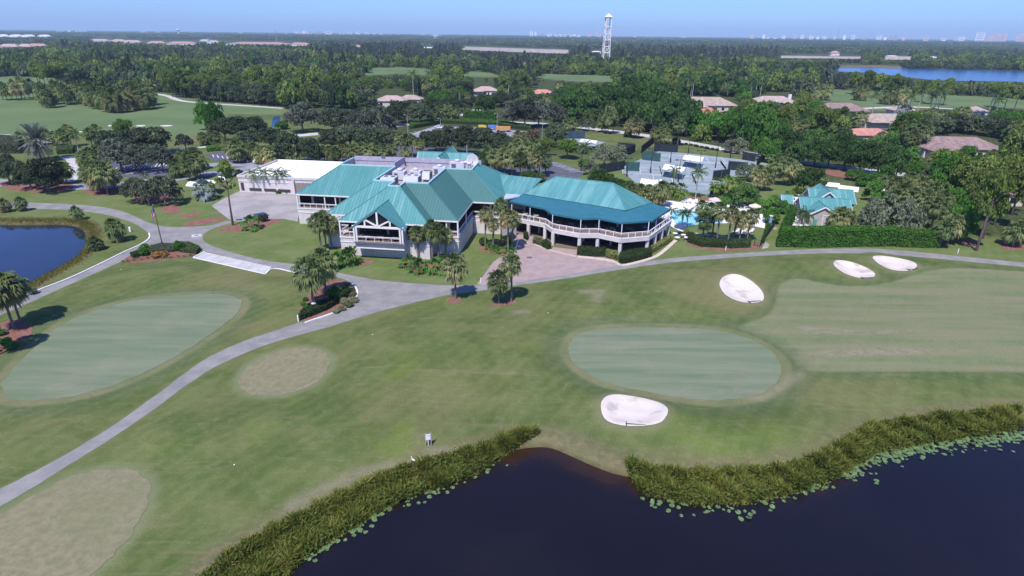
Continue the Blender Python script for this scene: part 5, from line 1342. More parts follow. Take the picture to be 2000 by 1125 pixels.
def stake(px, py, h, label, mat=None, wd=0.12):
    q = G(px, py); r = thing('marker_post', label, 'marker post', (q.x, q.y, ground_z(q.x, q.y)))
    mb = MB(); mb.box((0, 0, h / 2), (wd, wd, h)); mb.build('post', mat or M_RAIL, r); mb = MB(); mb.lathe([(wd * 0.7, h), (wd * 0.4, h + 0.1)], 8); mb.build('tip', mat or M_RAIL, r)
stake(583, 628, 1.0, 'white marker post at the front tip of the hedged island', wd=0.16)
stake(939, 553, 0.9, 'white marker post on the lawn edge left of the brick plaza')
stake(1417, 489, 0.8, 'white marker post in front of the pool bed hedge')
stake(1870, 495, 0.9, 'white marker post below the big pine on the right')
stake(255, 452, 0.9, 'white box post on the grass bank by the pond', wd=0.35)
stake(704, 507, 0.5, 'small white stub in the red mulch below the gable', wd=0.14)
# egret and litter-like white markers on the grass
q = G(808, 905); eg = thing('egret', 'white egret at the top edge of the left reeds', 'bird', (q.x, q.y, ground_z(q.x, q.y)), R(160))
mb = MB(); mb.tube([(-0.34, 0, 0.42), (-0.15, 0, 0.5), (0.08, 0, 0.58), (0.22, 0, 0.66), (0.27, 0, 0.82), (0.22, 0, 0.95), (0.30, 0, 1.04), (0.36, 0, 1.03)], [0.03, 0.11, 0.13, 0.08, 0.04, 0.035, 0.045, 0.02], 8); mb.build('body', M_TRIM, eg, smooth=True)
mb = MB(); mb.tube([(0.36, 0, 1.03), (0.5, 0, 1.0)], [0.018, 0.005], 5); mb.build('beak', plain('beak_yellow', (0.6, 0.4, 0.05)), eg)
for s in (-1, 1):
    mb = MB(); mb.tube([(0, 0.05 * s, 0.48), (-0.03, 0.05 * s, 0.24), (0, 0.05 * s, 0)], 0.015, 5); mb.build('leg', M_BLACK, eg)
eg.scale = (0.75, 0.75, 0.75)
for px, py, lab in ((460, 918, 'tiny white tee marker on the rough above the tan corner patch'), (236, 527, 'small white marker plate on the turf below the flagpole bed'), (1070, 620, 'white golf ball on the rough left of the main green'), (728, 658, 'white golf ball on the rough right of the island')):
    q = G(px, py); o = thing('turf_marker', lab, 'marker', (q.x, q.y, ground_z(q.x, q.y)), 0.4); mb = MB(); mb.lathe([(0.03, 0), (0.075, 0.03), (0.075, 0.09), (0.03, 0.12)], 8); mb.build('marker_body', M_TRIM, o)
q = G(384, 460); dr = thing('drain_grate', 'pale concrete drain collar in the path junction', 'drain', (q.x, q.y, 0.014))
mb = MB(); mb.box((0, 0, 0.006), (1.9, 1.9, 0.012), 0.5); mb.build('collar', M_CONC, dr); mb = MB()
for k in range(6): mb.box((-0.35 + k * 0.14, 0, 0.02), (0.05, 0.8, 0.02), 0)
mb.build('bars', M_BLACK, dr)
q = G(1034, 503); dr = thing('drain_grate', 'dark square drain grate in the brick plaza', 'drain', (q.x, q.y, 0.012))
mb = MB(); mb.box((0, 0, 0.004), (0.95, 0.95, 0.02)); mb.build('frame', M_BLACK, dr); mb = MB()
for k in range(6): mb.box((-0.36 + k * 0.145, 0, 0.02), (0.05, 0.85, 0.02))
mb.build('bars', M_STEEL, dr)
q = G(614, 604); bx = thing('litter_bin', 'pale blue green bin on the island mulch beside a palm', 'bin', (q.x, q.y, 0))
mb = MB(); mb.lathe([(0.33, 0), (0.36, 0.1), (0.36, 0.95), (0.30, 1.0)], 14); mb.build('body', plain('bin_teal', (0.22, 0.34, 0.38), 0.6), bx); mb = MB(); mb.lathe([(0.39, 1.0), (0.39, 1.06), (0.2, 1.16)], 14); mb.build('lid', plain('bin_lid', (0.42, 0.55, 0.58), 0.6), bx)

# ------------------------------------------------------------------ hedges and beds
hedge([(583,628),(640,606),(690,574),(676,570),(630,596),(588,616)], 0.95, L_DKHEDGE, 'low dark clipped hedge along the front of the island', 0.14, 60)
for px, py, r, h in ((688,578,0.9,0.8),(692,590,0.9,0.8),(681,599,0.9,0.8),(668,606,0.8,0.7),(672,592,0.9,0.8),(656,611,0.7,0.7),(684,568,0.9,0.9),(678,563,0.8,0.8)):
    shrub(px, py, r, h, L_CREAM, 'cream variegated shrub in the row along the island kerb', group='cream shrubs along the island kerb')
shrub(657, 584, 1.6, 2.3, L_HEDGE, 'rounded bright green bush in the middle of the island')
shrub(633, 600, 1.0, 0.7, L_FLOWER, 'orange flowering shrub on the island beside the bin', cat='shrub')
for px, py in ((597,588),(603,600),(596,606),(592,597)): shrub(px, py, 0.5, 0.7, L_LUSH, 'small green plant on the left mulch of the island', 'plant', 'plant', 'small plants on the left mulch of the island')
hedge([(340,480),(370,479),(393,488),(384,497),(352,493)], 0.8, L_DKHEDGE, 'low dark hedge at the right end of the flagpole bed', 0.14, 60)
hedge([(255,500),(283,489),(290,494),(262,506)], 0.7, L_DKHEDGE, 'low dark hedge at the left end of the flagpole bed', 0.14, 60)
hedge([(294,486),(316,480),(344,482),(344,492),(300,496)], 0.7, L_GREY, 'low grey green planting behind the flagpole base', 0.14, 50)
shrub(285, 498, 1.35, 2.2, L_HEDGE, 'left large round green bush in the flagpole bed')
shrub(351, 490, 1.2, 2.0, L_HEDGE, 'right large round green bush in the flagpole bed')
shrub(312, 501, 1.7, 1.0, L_FLOWER, 'orange flowering shrub below the flagpole')
for px, py in ((240,512),(249,511),(261,509),(277,508),(288,505),(303,506),(318,505),(326,504),(334,504),(348,502),(360,502),(372,500),(268,505)):
    tussock(px, py, 0.85, 'green grass tussock in the front row of the flagpole bed', 'grass tussocks in front of the flagpole bed')
q = lambda *a: [G(x, y).xy for x, y in a]
hedge([(1040,476),(1066,484),(1068,478),(1044,469)], 1.0, L_CREAM, 'pale variegated low hedge between pillars left of the pavilion front', 0.13, 60)
hedge([(1022,466),(1030,470),(1032,464),(1024,461)], 1.2, L_DKHEDGE, 'small dark clipped hedge at the left end of the pavilion', 0.14, 60)
hedge([(1058,483),(1070,489),(1077,486),(1066,477)], 1.3, L_DKHEDGE, 'round dark clipped bush by the second pavilion pillar', 0.14, 60)
hedge([(1127,499),(1165,502),(1182,502),(1182,494),(1150,492),(1128,491)], 1.2, L_DKHEDGE, 'dark clipped hedge in front of the pavilion middle', 0.15, 60)
hedge([(1182,504),(1206,508),(1207,500),(1184,496)], 1.1, L_YEL, 'short yellow hedge between two dark hedges at the pavilion corner', 0.14, 60)
hedge([(1208,515),(1222,515),(1272,503),(1273,494),(1240,497),(1210,503)], 1.25, L_DKHEDGE, 'dark clipped hedge wrapping the pavilion front corner', 0.15, 60)
hedge([(1270,499),(1314,471),(1310,466),(1296,474),(1268,492)], 1.1, L_YEL, 'long yellow hedge along the right side of the pavilion', 0.14, 60)
mb = MB(); P = chaikin(GP([(1128,502),(1180,507),(1204,513),(1210,519),(1226,518),(1272,506),(1290,497),(1321,469)]), 2, closed=False)
for a, b in zip(P[:-1], P[1:]): mb.beam((a.x, a.y, 0.07), (b.x, b.y, 0.07), 0.8, 0.14)
tag(mb.build('kerb', plain('coral_edging', (0.56, 0.46, 0.37), 0.9)), kind='structure')
mb = MB(); P = chaikin(GP([(1042,477),(1066,487),(1080,491),(1126,502)]), 2, closed=False)
for a, b in zip(P[:-1], P[1:]): mb.beam((a.x, a.y, 0.06), (b.x, b.y, 0.06), 0.6, 0.12)
tag(mb.build('kerb', plain('coral_edging_rough', (0.48, 0.38, 0.30), 0.9)), kind='structure')
hedge([(1343,474),(1370,483),(1424,485),(1424,476),(1380,474),(1350,462),(1340,464)], 1.1, L_DKHEDGE, 'curved dark clipped hedge around the pool palms', 0.15, 60)
hedge([(1425,486),(1465,484),(1466,475),(1427,476)], 1.1, L_DKHEDGE, 'shorter dark clipped hedge right of the curved one', 0.15, 60)
shrub(1340, 462, 0.95, 1.7, L_YEL, 'yellow bush at the left tip of the pool bed')
hedge([(1486,474),(1492,476),(1506,442),(1497,440)], 0.7, L_LUSH, 'green sloping hedge behind the pool fence', 0.16, 50)
hedge([(1516,483),(1600,484),(1700,482),(1748,482),(1748,473),(1640,474),(1518,474)], 3.7, L_HEDGE, 'tall bright green clipped hedge beside the cart path, long part', 0.27, 36)
hedge([(1750,483),(1800,485),(1832,486),(1834,476),(1752,474)], 3.3, L_HEDGE, 'right end of the tall green hedge, slightly lower and rounder', 0.27, 36, seed=9)
hedge([(1517,474),(1530,474),(1552,430),(1538,425)], 3.2, L_LUSH, 'bright green hedge running back from the tall hedge to the pool', 0.25, 30)
hedge([(800,252),(860,241),(960,246),(1036,255),(1037,250),(960,240),(860,235),(800,246)], 1.6, L_HEDGE, 'long green hedge between the far car park and the road', 0.3, 14)
hedge([(905,236),(968,236),(968,233),(905,233)], 4.2, L_HEDGE, 'tall clipped green hedge across the road from the car park', 0.4, 9)
hedge([(405,297),(440,294),(440,291),(404,292)], 1.3, L_HEDGE, 'low hedge above the middle car park on the left', 0.3, 14)
hedge([(112,302),(143,300),(146,292),(114,292)], 1.6, L_DKHEDGE, 'olive hedge mound right of the silver date palm', 0.3, 16)
hedge([(-8,300),(40,300),(44,282),(0,278)], 3.0, L_OLIVE, 'broad olive shrub mass at the left edge', 0.3, 14)
shrub(552, 252, 3.4, 3.6, L_LUSH, 'clipped dome shaped green bush near the glimpsed pond', leaf=0.09)
for px, py, r in ((645,517,1.5),(660,520,1.6),(676,516,1.7),(650,527,1.3),(635,508,1.3)): lush(px, py, r, 'dark green fan leaved shrub left of the gable bay', 'leafy shrubs left of the gable bay')
for px, py, r, lab in ((801,521,1.5,'leftmost of the three lush plants in the red bed right of the gable'),(818,531,1.6,'middle of the three lush plants in the red bed right of the gable'),(849,532,1.7,'rightmost of the three lush plants in the red bed right of the gable')): lush(px, py, r, lab)
lush(684, 515, 1.9, 'large lush plant on red mulch left of the gable recess')
shrub(868, 520, 1.4, 2.2, L_DKHEDGE, 'dark bush against the clubhouse corner wall')
lush(492, 447, 1.9, 'bushy cycad on the red mulch right of the tall pine')
shrub(515, 432, 1.3, 1.6, L_RUST, 'dark reddish bush behind the cycad on the mulch')
for px, py in ((955,487),(965,492),(972,495),(985,494),(998,492),(962,483),(948,480)): lush(px, py, 0.85, 'small lime green plant under the palms left of the plaza', 'small lime plants left of the plaza')
shrub(945, 478, 1.2, 1.5, L_DKHEDGE, 'dark shrub at the left of the palm bed by the wall'); shrub(990, 478, 1.1, 1.3, L_DKHEDGE, 'dark shrub at the right of the palm bed by the wall')
for px, py in ((545,378),(562,378)): shrub(px, py, 0.9, 1.0, L_LUSH, 'low green bush at the foot of the service building', group='low bushes by the service building')
shrub(188, 488, 1.7, 2.2, L_OLIVE, 'pale green shrub on the pond bank'); shrub(64, 574, 0.9, 1.2, L_OLIVE, 'small green shrub at the water edge by the kerb')
for px, py in ((0,655),(12,672),(25,680),(-15,690)): shrub(px, py, 0.9, 1.0, L_LUSH, 'low green shrub in the bed at the left edge', group='low shrubs in the left edge bed')
for px, py, m_ in ((1140,300,L_GREY),(1152,330,L_GREY),(1140,326,L_LUSH),(1044,352,L_DKHEDGE),(1055,356,L_DKHEDGE),(1320,282,L_DKHEDGE),(1225,268,L_DKHEDGE)):
    shrub(px, py, 2.2, 2.6, m_, 'rounded shrub at the edge of the car park and courts', group='shrubs around the car park and courts', leaf=0.1)
for k in range(9):
    shrub(1340 + k * 7 + (k % 3) * 2, 283 + k * 1.4, 1.0, 0.8, L_DKHEDGE, 'low dark shrub on the grass between courts and road', group='low shrubs between courts and road')

# ------------------------------------------------------------------ pool furniture, fences
M_CLOTHL = plain('lounger_cloth', (0.62, 0.56, 0.54), 0.8)
lg = None
def lounger(px, py, rz, label, group):
    global lg
    q = G(px, py)
    if lg is None:
        lg = thing('sun_lounger', label, 'sun lounger', (q.x, q.y, 0.03), rz, group)
        mb = MB(); mb.box((0, -0.45, 0.36), (0.7, 1.25, 0.08)); mb.build('seat', M_CLOTHL, lg)
        mb = MB(); mb.slab([(-0.35, 0.18, 0.38), (0.35, 0.18, 0.38), (0.35, 0.72, 0.95), (-0.35, 0.72, 0.95)], 0.07); mb.build('backrest', M_CLOTHL, lg)
        for x in (-0.3, 0.3):
            for y in (-0.95, 0.3):
                mb = MB(); mb.box((x, y, 0.16), (0.05, 0.05, 0.32)); mb.build('leg', M_RAIL, lg)
        return lg
    return dup(lg, (q.x, q.y, 0.03), rz, label, group)
for i in range(4): lounger(1333 + i * 7.2 + (5 if i == 3 else 0), 394.5 + i * 0.7, R(-12), f'{ordinal(i, 4)} of the four loungers on the far pool deck', 'loungers on the far pool deck')
for i in range(4): lounger(1422 + i * 5.6, 409 + i * 1.3, R(-12), f'{ordinal(i, 4)} of the four loungers under the pool shrubs on the right', 'loungers under the pool shrubs')
for i in range(5): lounger(1438 + i * 7, 455 + (i % 2) * 4, R(-60), 'brown shaded lounger on the near pool deck behind the palms', 'loungers on the near pool deck')
def parasol(px, py, r, h, mat, label):
    q = G(px, py); u = thing('parasol', label, 'parasol', (q.x, q.y, 0.03))
    mb = MB(); mb.tube([(0, 0, 0), (0, 0, h)], 0.05, 6); mb.build('pole', M_STEEL, u)
    mb = MB(); n = 8
    mb.add([(0, 0, h + 0.1)] + [(r * math.cos(2 * math.pi * k / n), r * math.sin(2 * math.pi * k / n), h - 0.5) for k in range(n)] + [(r * math.cos(2 * math.pi * k / n), r * math.sin(2 * math.pi * k / n), h - 0.68) for k in range(n)],
           [(0, 1 + k, 1 + (k + 1) % n) for k in range(n)] + [(1 + k, 1 + n + k, 1 + n + (k + 1) % n, 1 + (k + 1) % n) for k in range(n)]); mb.build('canopy', mat, u)
    mb = MB(); mb.lathe([(0.35, 0), (0.35, 0.1), (0.1, 0.14)], 12); mb.build('base', M_STEEL, u)
M_PINKC = plain('faded_canvas', (0.58, 0.46, 0.40), 0.85); M_BEIGE = plain('beige_canvas', (0.62, 0.55, 0.42), 0.85)
parasol(1395, 404, 1.7, 2.4, M_PINKC, 'faded pink parasol beside the loungers at the far pool edge'); parasol(1472, 417, 1.5, 2.4, M_BEIGE, 'beige parasol among the shrubs right of the pool')
parasol(1327, 459, 1.4, 2.4, plain('navy_canvas', (0.05, 0.07, 0.13), 0.8), 'navy parasol beside the pavilion stairs')
for px, py in ((1318,462),(1334,465),(1346,462),(1322,470),(1340,470)):
    q = G(px, py); t = thing('patio_table', 'white patio table beside the pavilion and pool', 'table', (q.x, q.y, 0.03), 0, 'patio tables beside the pavilion')
    mb = MB(); mb.lathe([(0.55, 0.72), (0.55, 0.76)], 14); mb.build('tabletop', M_RAIL, t); mb = MB(); mb.tube([(0, 0, 0), (0, 0, 0.72)], 0.05, 6); mb.build('pedestal', M_STEEL, t); mb = MB(); mb.lathe([(0.28, 0), (0.28, 0.04)], 10); mb.build('foot', M_STEEL, t)
# tables and chairs under the awning and on the gable balcony
M_TOP = plain('tan_table', (0.34, 0.28, 0.24), 0.6); tb = ch = None
def table(u, v, z, label, group, sq=False):
    global tb
    q = LW(u, v)
    if tb is None:
        tb = thing('dining_table', label, 'table', (q.x, q.y, z), 0, group)
        mb = MB(); mb.lathe([(0.62, 0.70), (0.62, 0.75)], 18); mb.build('tabletop', M_TOP, tb); mb = MB(); mb.tube([(0, 0, 0), (0, 0, 0.7)], 0.05, 8); mb.build('pedestal', M_BLACK, tb); mb = MB(); mb.lathe([(0.3, 0), (0.3, 0.03)], 12); mb.build('foot', M_BLACK, tb)
    else: dup(tb, (q.x, q.y, z), None, label, group)
def chair(u, v, z, rz, group):
    global ch
    q = LW(u, v); lab = 'dark chair set at one of the shaded veranda tables'
    if ch is None:
        ch = thing('dining_chair', lab, 'chair', (q.x, q.y, z), rz, group)
        mb = MB(); mb.box((0, 0, 0.45), (0.46, 0.46, 0.05)); mb.build('seat', M_FRAME, ch); mb = MB(); mb.box((0, 0.22, 0.72), (0.46, 0.04, 0.45)); mb.build('backrest', M_FRAME, ch)
        for a in (-0.2, 0.2):
            for b in (-0.2, 0.2): mb = MB(); mb.box((a, b, 0.22), (0.04, 0.04, 0.43)); mb.build('leg', M_FRAME, ch)
    else: dup(ch, (q.x, q.y, z), rz, lab, group)
PT = [(11.2, 16.0), (13.6, 15.2), (18.6, 11.5), (21.2, 10.6), (23.8, 9.6), (26.6, 10.0), (29.6, 8.6), (33, 9.2), (36.2, 10.4), (38.6, 14.4)]
for i, (u, v) in enumerate(PT):
    table(u, v, 3.52, f'{ordinal(i, 10)} of the ten round tables under the awning', 'round tables under the awning')
    for a in range(4): chair(u + 0.95 * math.cos(a * 1.57 + 0.5), v + 0.95 * math.sin(a * 1.57 + 0.5), 3.52, a * 1.57 + 0.5 - 1.57 + ROT, 'chairs at the veranda tables')
for i, (u, v) in enumerate(((-16.6, -4.9), (-11.2, -4.8), (-14.0, -4.7))):
    table(u, v, ZF + 0.03, f'{["left", "right", "middle"][i]} table on the balcony under the white gable truss', 'tables on the gable balcony')
    for a in (0, 2): chair(u + 0.9 * math.cos(a * 1.57), v, ZF + 0.03, a * 1.57 - 1.57 + ROT, 'chairs at the veranda tables')
M_SCREEN = plain('dark_windscreen', (0.030, 0.038, 0.045), 0.85, 0.05, 0.25, 0.8); M_GSCR = plain('green_windscreen', (0.045, 0.105, 0.10), 0.85, 0.05, 0.2, 0.8); M_BSCR = plain('blue_windscreen', (0.05, 0.085, 0.115), 0.85, 0.05, 0.2, 0.8)
def fence(a, b, h, mat, label, cat='fence', name='court_fence', step=3.0, slats=False):
    A_, B_ = G(*a), G(*b); d = B_ - A_; L = d.length; n = max(1, round(L / step)); ang = math.atan2(d.y, d.x)
    root = thing(name, label, cat, (A_.x, A_.y, 0), ang)
    for i in range(n + 1):
        mb = MB(); mb.tube([(L * i / n, 0, 0), (L * i / n, 0, h + 0.08)], 0.05, 6); mb.build('post', M_BLACK, root)
    mb = MB(); mb.tube([(0, 0, h), (L, 0, h)], 0.03, 6); mb.build('rail', M_BLACK, root)
    if slats:
        k = int(L / 0.14); mb = MB()
        for i in range(k): mb.box((L * (i + 0.5) / k, 0, h * 0.5), (0.025, 0.025, h * 0.96))
        o = mb.build('pickets', M_BLACK, root); o['kind'] = 'stuff'
    else:
        mb = MB()
        for i in range(n):
            x0, x1 = L * i / n + 0.06, L * (i + 1) / n - 0.06
            mb = MB(); mb.box(((x0 + x1) / 2, -0.06, h * 0.5), (x1 - x0, 0.03, h * 0.92)); mb.build('screen', mat, root)
for a, b, m_, lab in (((1170,340),(1219,331),M_SCREEN,'dark screened court fence just right of the grey shrub at the car park'), ((1222,333.5),(1248,334.5),M_GSCR,'short green screened panel at the left front of the courts'),
    ((1210,312),(1240,297),M_SCREEN,'dark screened fence running back on the left of the courts'), ((1254,312),(1289,316),M_GSCR,'green screened panel in the middle left of the courts'),
    ((1252,300),(1279,278),M_SCREEN,'dark screened fence angled behind the green panel'), ((1277,295),(1323,298),M_SCREEN,'dark screened fence at the back of the courts'), ((1206,293),(1238,296),M_SCREEN,'dark screened fence at the far left back corner'),
    ((1449,312),(1474,316),M_SCREEN,'dark screened fence at the far right of the courts'), ((1476,329),(1496,306),M_SCREEN,'dark screened fence running back on the right side'), ((1421,331.5),(1458,335),M_SCREEN,'dark screened fence beside the grey bush on the right'),
    ((1391,352),(1424,348),M_SCREEN,'dark screened fence behind the yellow green fan palm'), ((1386,380),(1412,380),M_SCREEN,'dark screened fence at the near right court corner'), ((1101,270),(1142,270),M_BSCR,'blue screened fence of the far court')):
    fence(a, b, 3.0, m_, lab)
fence((1472, 481), (1484, 483), 1.5, None, 'short black picket fence at the corner of the pool bed', name='picket_fence', step=2, slats=True); fence((1484, 483), (1512, 443), 1.5, None, 'black picket fence running back beside the tall hedge', name='picket_fence', step=2, slats=True)
gp = G(1503, 440); gpz = thing('gate_pillar', 'white capped pillar at the back end of the picket fence', 'pillar', (gp.x, gp.y, 0)); mb = MB(); mb.box((0, 0, 1.1), (0.5, 0.5, 2.2)); mb.build('shaft', plain('blue_pillar', (0.22, 0.35, 0.48), 0.7), gpz); mb = MB(); mb.box((0, 0, 2.3), (0.7, 0.7, 0.25)); mb.build('cap', M_TRIM, gpz)
sheet('footpath', GP([(1488,486),(1500,484),(1518,445),(1508,442)]), 0.02, M_YARD)
# tennis nets, light masts
def net(c, ang, label):
    n_ = thing('tennis_net', label, 'net', (c[0], c[1], 0.03), ang)
    for x in (-6.2, 6.2): mb = MB(); mb.tube([(x, 0, 0), (x, 0, 1.07)], 0.05, 6); mb.build('post', M_BLACK, n_)
    mb = MB(); mb.box((0, 0, 0.5), (12.4, 0.02, 0.85)); mb.build('netting', M_SCREEN, n_); mb = MB(); mb.box((0, 0, 0.95), (12.4, 0.05, 0.08)); mb.build('tape', M_TRIM, n_)
for px, py, nm in ((1290, 335, 'front left'), (1345, 310, 'back middle'), (1355, 352, 'front right'), (1412, 325, 'back right')):
    q = G(px, py); court((q.x, q.y), R(-10)); net((q.x, q.y), R(80), f'dark tennis net of the {nm} court')
def mast(bx, by, ty, label, heads=2, mat=None):
    q = G(bx, by); h = HGT(bx, by, ty); r = thing('light_mast', label, 'light mast', (q.x, q.y, 0))
    mb = MB(); mb.tube([(0, 0, 0), (0, 0, 1.8)], 0.2, 8); mb.build('sleeve', mat or M_BLACK, r); mb = MB(); mb.tube([(0, 0, 1.8), (0, 0, h)], [0.11, 0.07], 8); mb.build('pole', mat or M_BLACK, r)
    for s in ((-1, 1) if heads == 2 else (-1,)):
        mb = MB(); mb.beam((0, 0, h - 0.1), (s * 0.8, 0, h - 0.05), 0.07, 0.07); mb.build('arm', mat or M_BLACK, r); mb = MB(); mb.box((s * 1.0, 0, h - 0.08), (0.8, 0.5, 0.22)); mb.build('lamp_head', mat or M_BLACK, r)
for i, (a, b, c) in enumerate(((1224,345,309),(1270,338,290),(1309,318,277),(1324,356,312),(1364,342,294),(1397,328,277),(1426,309,270),(1344,300,268))):
    mast(a, b, c, f'{ordinal(i, 8)} of the eight black light masts on the tennis courts' if i < 8 else '')
mast(797, 260, 224, 'grey light mast above the hedge left of the far car park', 1, M_STEEL); mast(861, 249, 231, 'grey light mast at the left end of the far car park', 1, M_STEEL); mast(971, 254, 221, 'grey light mast beside the orange dumpster', 1, M_STEEL)
mast(1059, 274, 228, 'tall grey light mast in front of the dark oaks', 1, M_STEEL); mast(1135, 334, 300, 'dark light mast at the right car park edge', 1)
# dumpster, blue truck, machines in the far car park
def box_truck(px, py, rz, c, label, name='parked_truck', cat='truck', s=1.0):
    q = G(px, py); r = thing(name, label, cat, (q.x, q.y, 0), rz); mt = plain(name + '_paint', c, 0.4, 0.4)
    mb = MB(); mb.box((-0.6 * s, 0, 1.35 * s), (3.2 * s, 1.9 * s, 1.2 * s)); mb.build('body', mt, r); mb = MB(); mb.box((1.6 * s, 0, 1.1 * s), (1.3 * s, 1.85 * s, 1.3 * s)); mb.build('cab', mt, r); mb = MB(); mb.box((2.0 * s, 0, 1.5 * s), (0.56 * s, 1.7 * s, 0.4 * s)); mb.build('windscreen', M_GLASS, r)
    for x in (-1.5, 1.5):
        for y in (-0.85, 0.85):
            mb = MB(); mb.tube([(x * s, (y - 0.12) * s, 0.4 * s), (x * s, (y + 0.12) * s, 0.4 * s)], 0.4 * s, 12); mb.build('wheel', M_BLACK, r)
box_truck(963, 253, R(10), (0.10, 0.22, 0.55), 'blue parked truck left of the orange dumpster'); 
q = G(983, 257); r = thing('dumpster', 'long orange dumpster on wheels in the far car park', 'dumpster', (q.x, q.y, 0), R(-4))
mt = plain('orange_paint', (0.55, 0.27, 0.09), 0.6)
mb = MB(); mb.prism([(-3.2, -1.1), (3.2, -1.1), (3.2, 1.1), (-3.2, 1.1)], 0.8, 2.2); mb.build('box_body', mt, r)
for x in (-2.9, -1.5, 0, 1.5, 2.9): mb = MB(); mb.box((x, -1.14, 1.5), (0.12, 0.1, 1.4)); mb.build('rib', mt, r)
for x in (-2.2, 2.2):
    for y in (-0.9, 0.9): mb = MB(); mb.tube([(x, y - 0.15, 0.45), (x, y + 0.15, 0.45)], 0.45, 12); mb.build('wheel', M_BLACK, r)
box_truck(942, 251, R(5), (0.62, 0.46, 0.06), 'yellow machine beside the far hedge', 'yellow_loader', 'loader', 0.8)
def car(px, py, rz, c, label):
    q = G(px, py); r = thing('parked_car', label, 'car', (q.x, q.y, 0.02), rz); mt = plain('car_paint', c, 0.3, 0.5, 0.05)
    prof = [(-2.15, 0.35), (2.15, 0.35), (2.2, 0.75), (1.2, 0.9), (0.6, 1.4), (-1.0, 1.42), (-1.8, 0.95), (-2.2, 0.85)]
    mb = MB(); n = len(prof); V = [(x, -0.88, z) for x, z in prof] + [(x, 0.88, z) for x, z in prof]
    mb.add(V, [tuple(range(n)), tuple(reversed(range(n, 2 * n)))] + [(n + i, n + (i + 1) % n, (i + 1) % n, i) for i in range(n)]); mb.build('body', mt, r)
    mb = MB(); mb.prism([(-1.1, -0.90), (0.75, -0.90), (0.75, 0.90), (-1.1, 0.90)], 0.95, 1.3); mb.build('side_windows', M_GLASS, r); mb = MB(); mb.slab([(1.16, -0.75, 0.95), (0.66, -0.75, 1.39), (0.66, 0.75, 1.39), (1.16, 0.75, 0.95)], 0.02); mb.build('windscreen', M_GLASS, r)
    for x in (-1.35, 1.35):
        for y in (-0.8, 0.8): mb = MB(); mb.tube([(x, y - 0.1, 0.32), (x, y + 0.1, 0.32)], 0.33, 12); mb.build('wheel', M_BLACK, r)
car(1006, 320, R(20), (0.7, 0.7, 0.72), 'white car parked behind the palms near the entrance'); car(462, 340, R(80), (0.10, 0.12, 0.16), 'dark car parked by the tents left of the service building')
car(508, 318, R(60), (0.65, 0.65, 0.67), 'white car parked above the service building roof'); car(870, 252, R(-40), (0.75, 0.75, 0.75), 'white car in the far car park left end')
car(858, 251, R(-40), (0.7, 0.72, 0.75), 'silver car in the far car park left end'); car(444, 345, R(10), (0.12, 0.12, 0.13), 'black car in the shade behind the tents')

# ------------------------------------------------------------------ houses beyond, tower, skyline
def tilemat(name, a, b):
    m = NT(name); p = m.objco(); n = m.noise(p, 0.6, 4, 0.65); n2 = m.noise(p, 3.0, 3, 0.7)
    c = m.mix(m.ramp(n, 0.35, 0.68), a, b); c = m.mix(m.ramp(n2, 0.45, 0.75, 0, 0.5), c, tuple(x * 0.65 for x in a)); return m.done(c, 0.85, 0.1)
M_TPINK = tilemat('pale_pink_tile', (0.36, 0.26, 0.225), (0.47, 0.36, 0.32)); M_TSAL = tilemat('salmon_tile', (0.42, 0.185, 0.14), (0.52, 0.275, 0.215))
M_TMAU = tilemat('mauve_tile', (0.215, 0.145, 0.135), (0.31, 0.22, 0.20)); M_TTAN = tilemat('tan_tile', (0.31, 0.235, 0.19), (0.42, 0.335, 0.28))
M_TRED = tilemat('red_tile', (0.40, 0.13, 0.095), (0.48, 0.20, 0.15))
M_STUC = plain('house_stucco', (0.60, 0.52, 0.44), 0.85, 0.1, 0.12); M_WSTUC = plain('white_stucco', (0.72, 0.68, 0.64), 0.85, 0.1, 0.1)
def hip(root, c, w_, d_, ze, rise, mat, rz=0.0, over=0.6, name='roof'):
    co, si = math.cos(rz), math.sin(rz)
    def P(x, y, z): return (c[0] + x * co - y * si, c[1] + x * si + y * co, z)
    hw, hd = w_ / 2 + over, d_ / 2 + over
    e = [P(-hw, -hd, ze), P(hw, -hd, ze), P(hw, hd, ze), P(-hw, hd, ze)]
    if hw >= hd: r = [P(-(hw - hd), 0, ze + rise), P(hw - hd, 0, ze + rise)]; fs = [(0, 1, 5, 4), (1, 2, 5), (2, 3, 4, 5), (3, 0, 4)]
    else: r = [P(0, -(hd - hw), ze + rise), P(0, hd - hw, ze + rise)]; fs = [(0, 1, 4), (1, 2, 5, 4), (2, 3, 5), (3, 0, 4, 5)]
    mb = MB(); lo = [(q[0], q[1], q[2] - 0.22) for q in e]
    mb.add(e + r + lo, fs + [(i, 6 + i, 6 + (i + 1) % 4, (i + 1) % 4) for i in range(4)] + [(9, 8, 7, 6)]); return mb.build(name, mat, root)
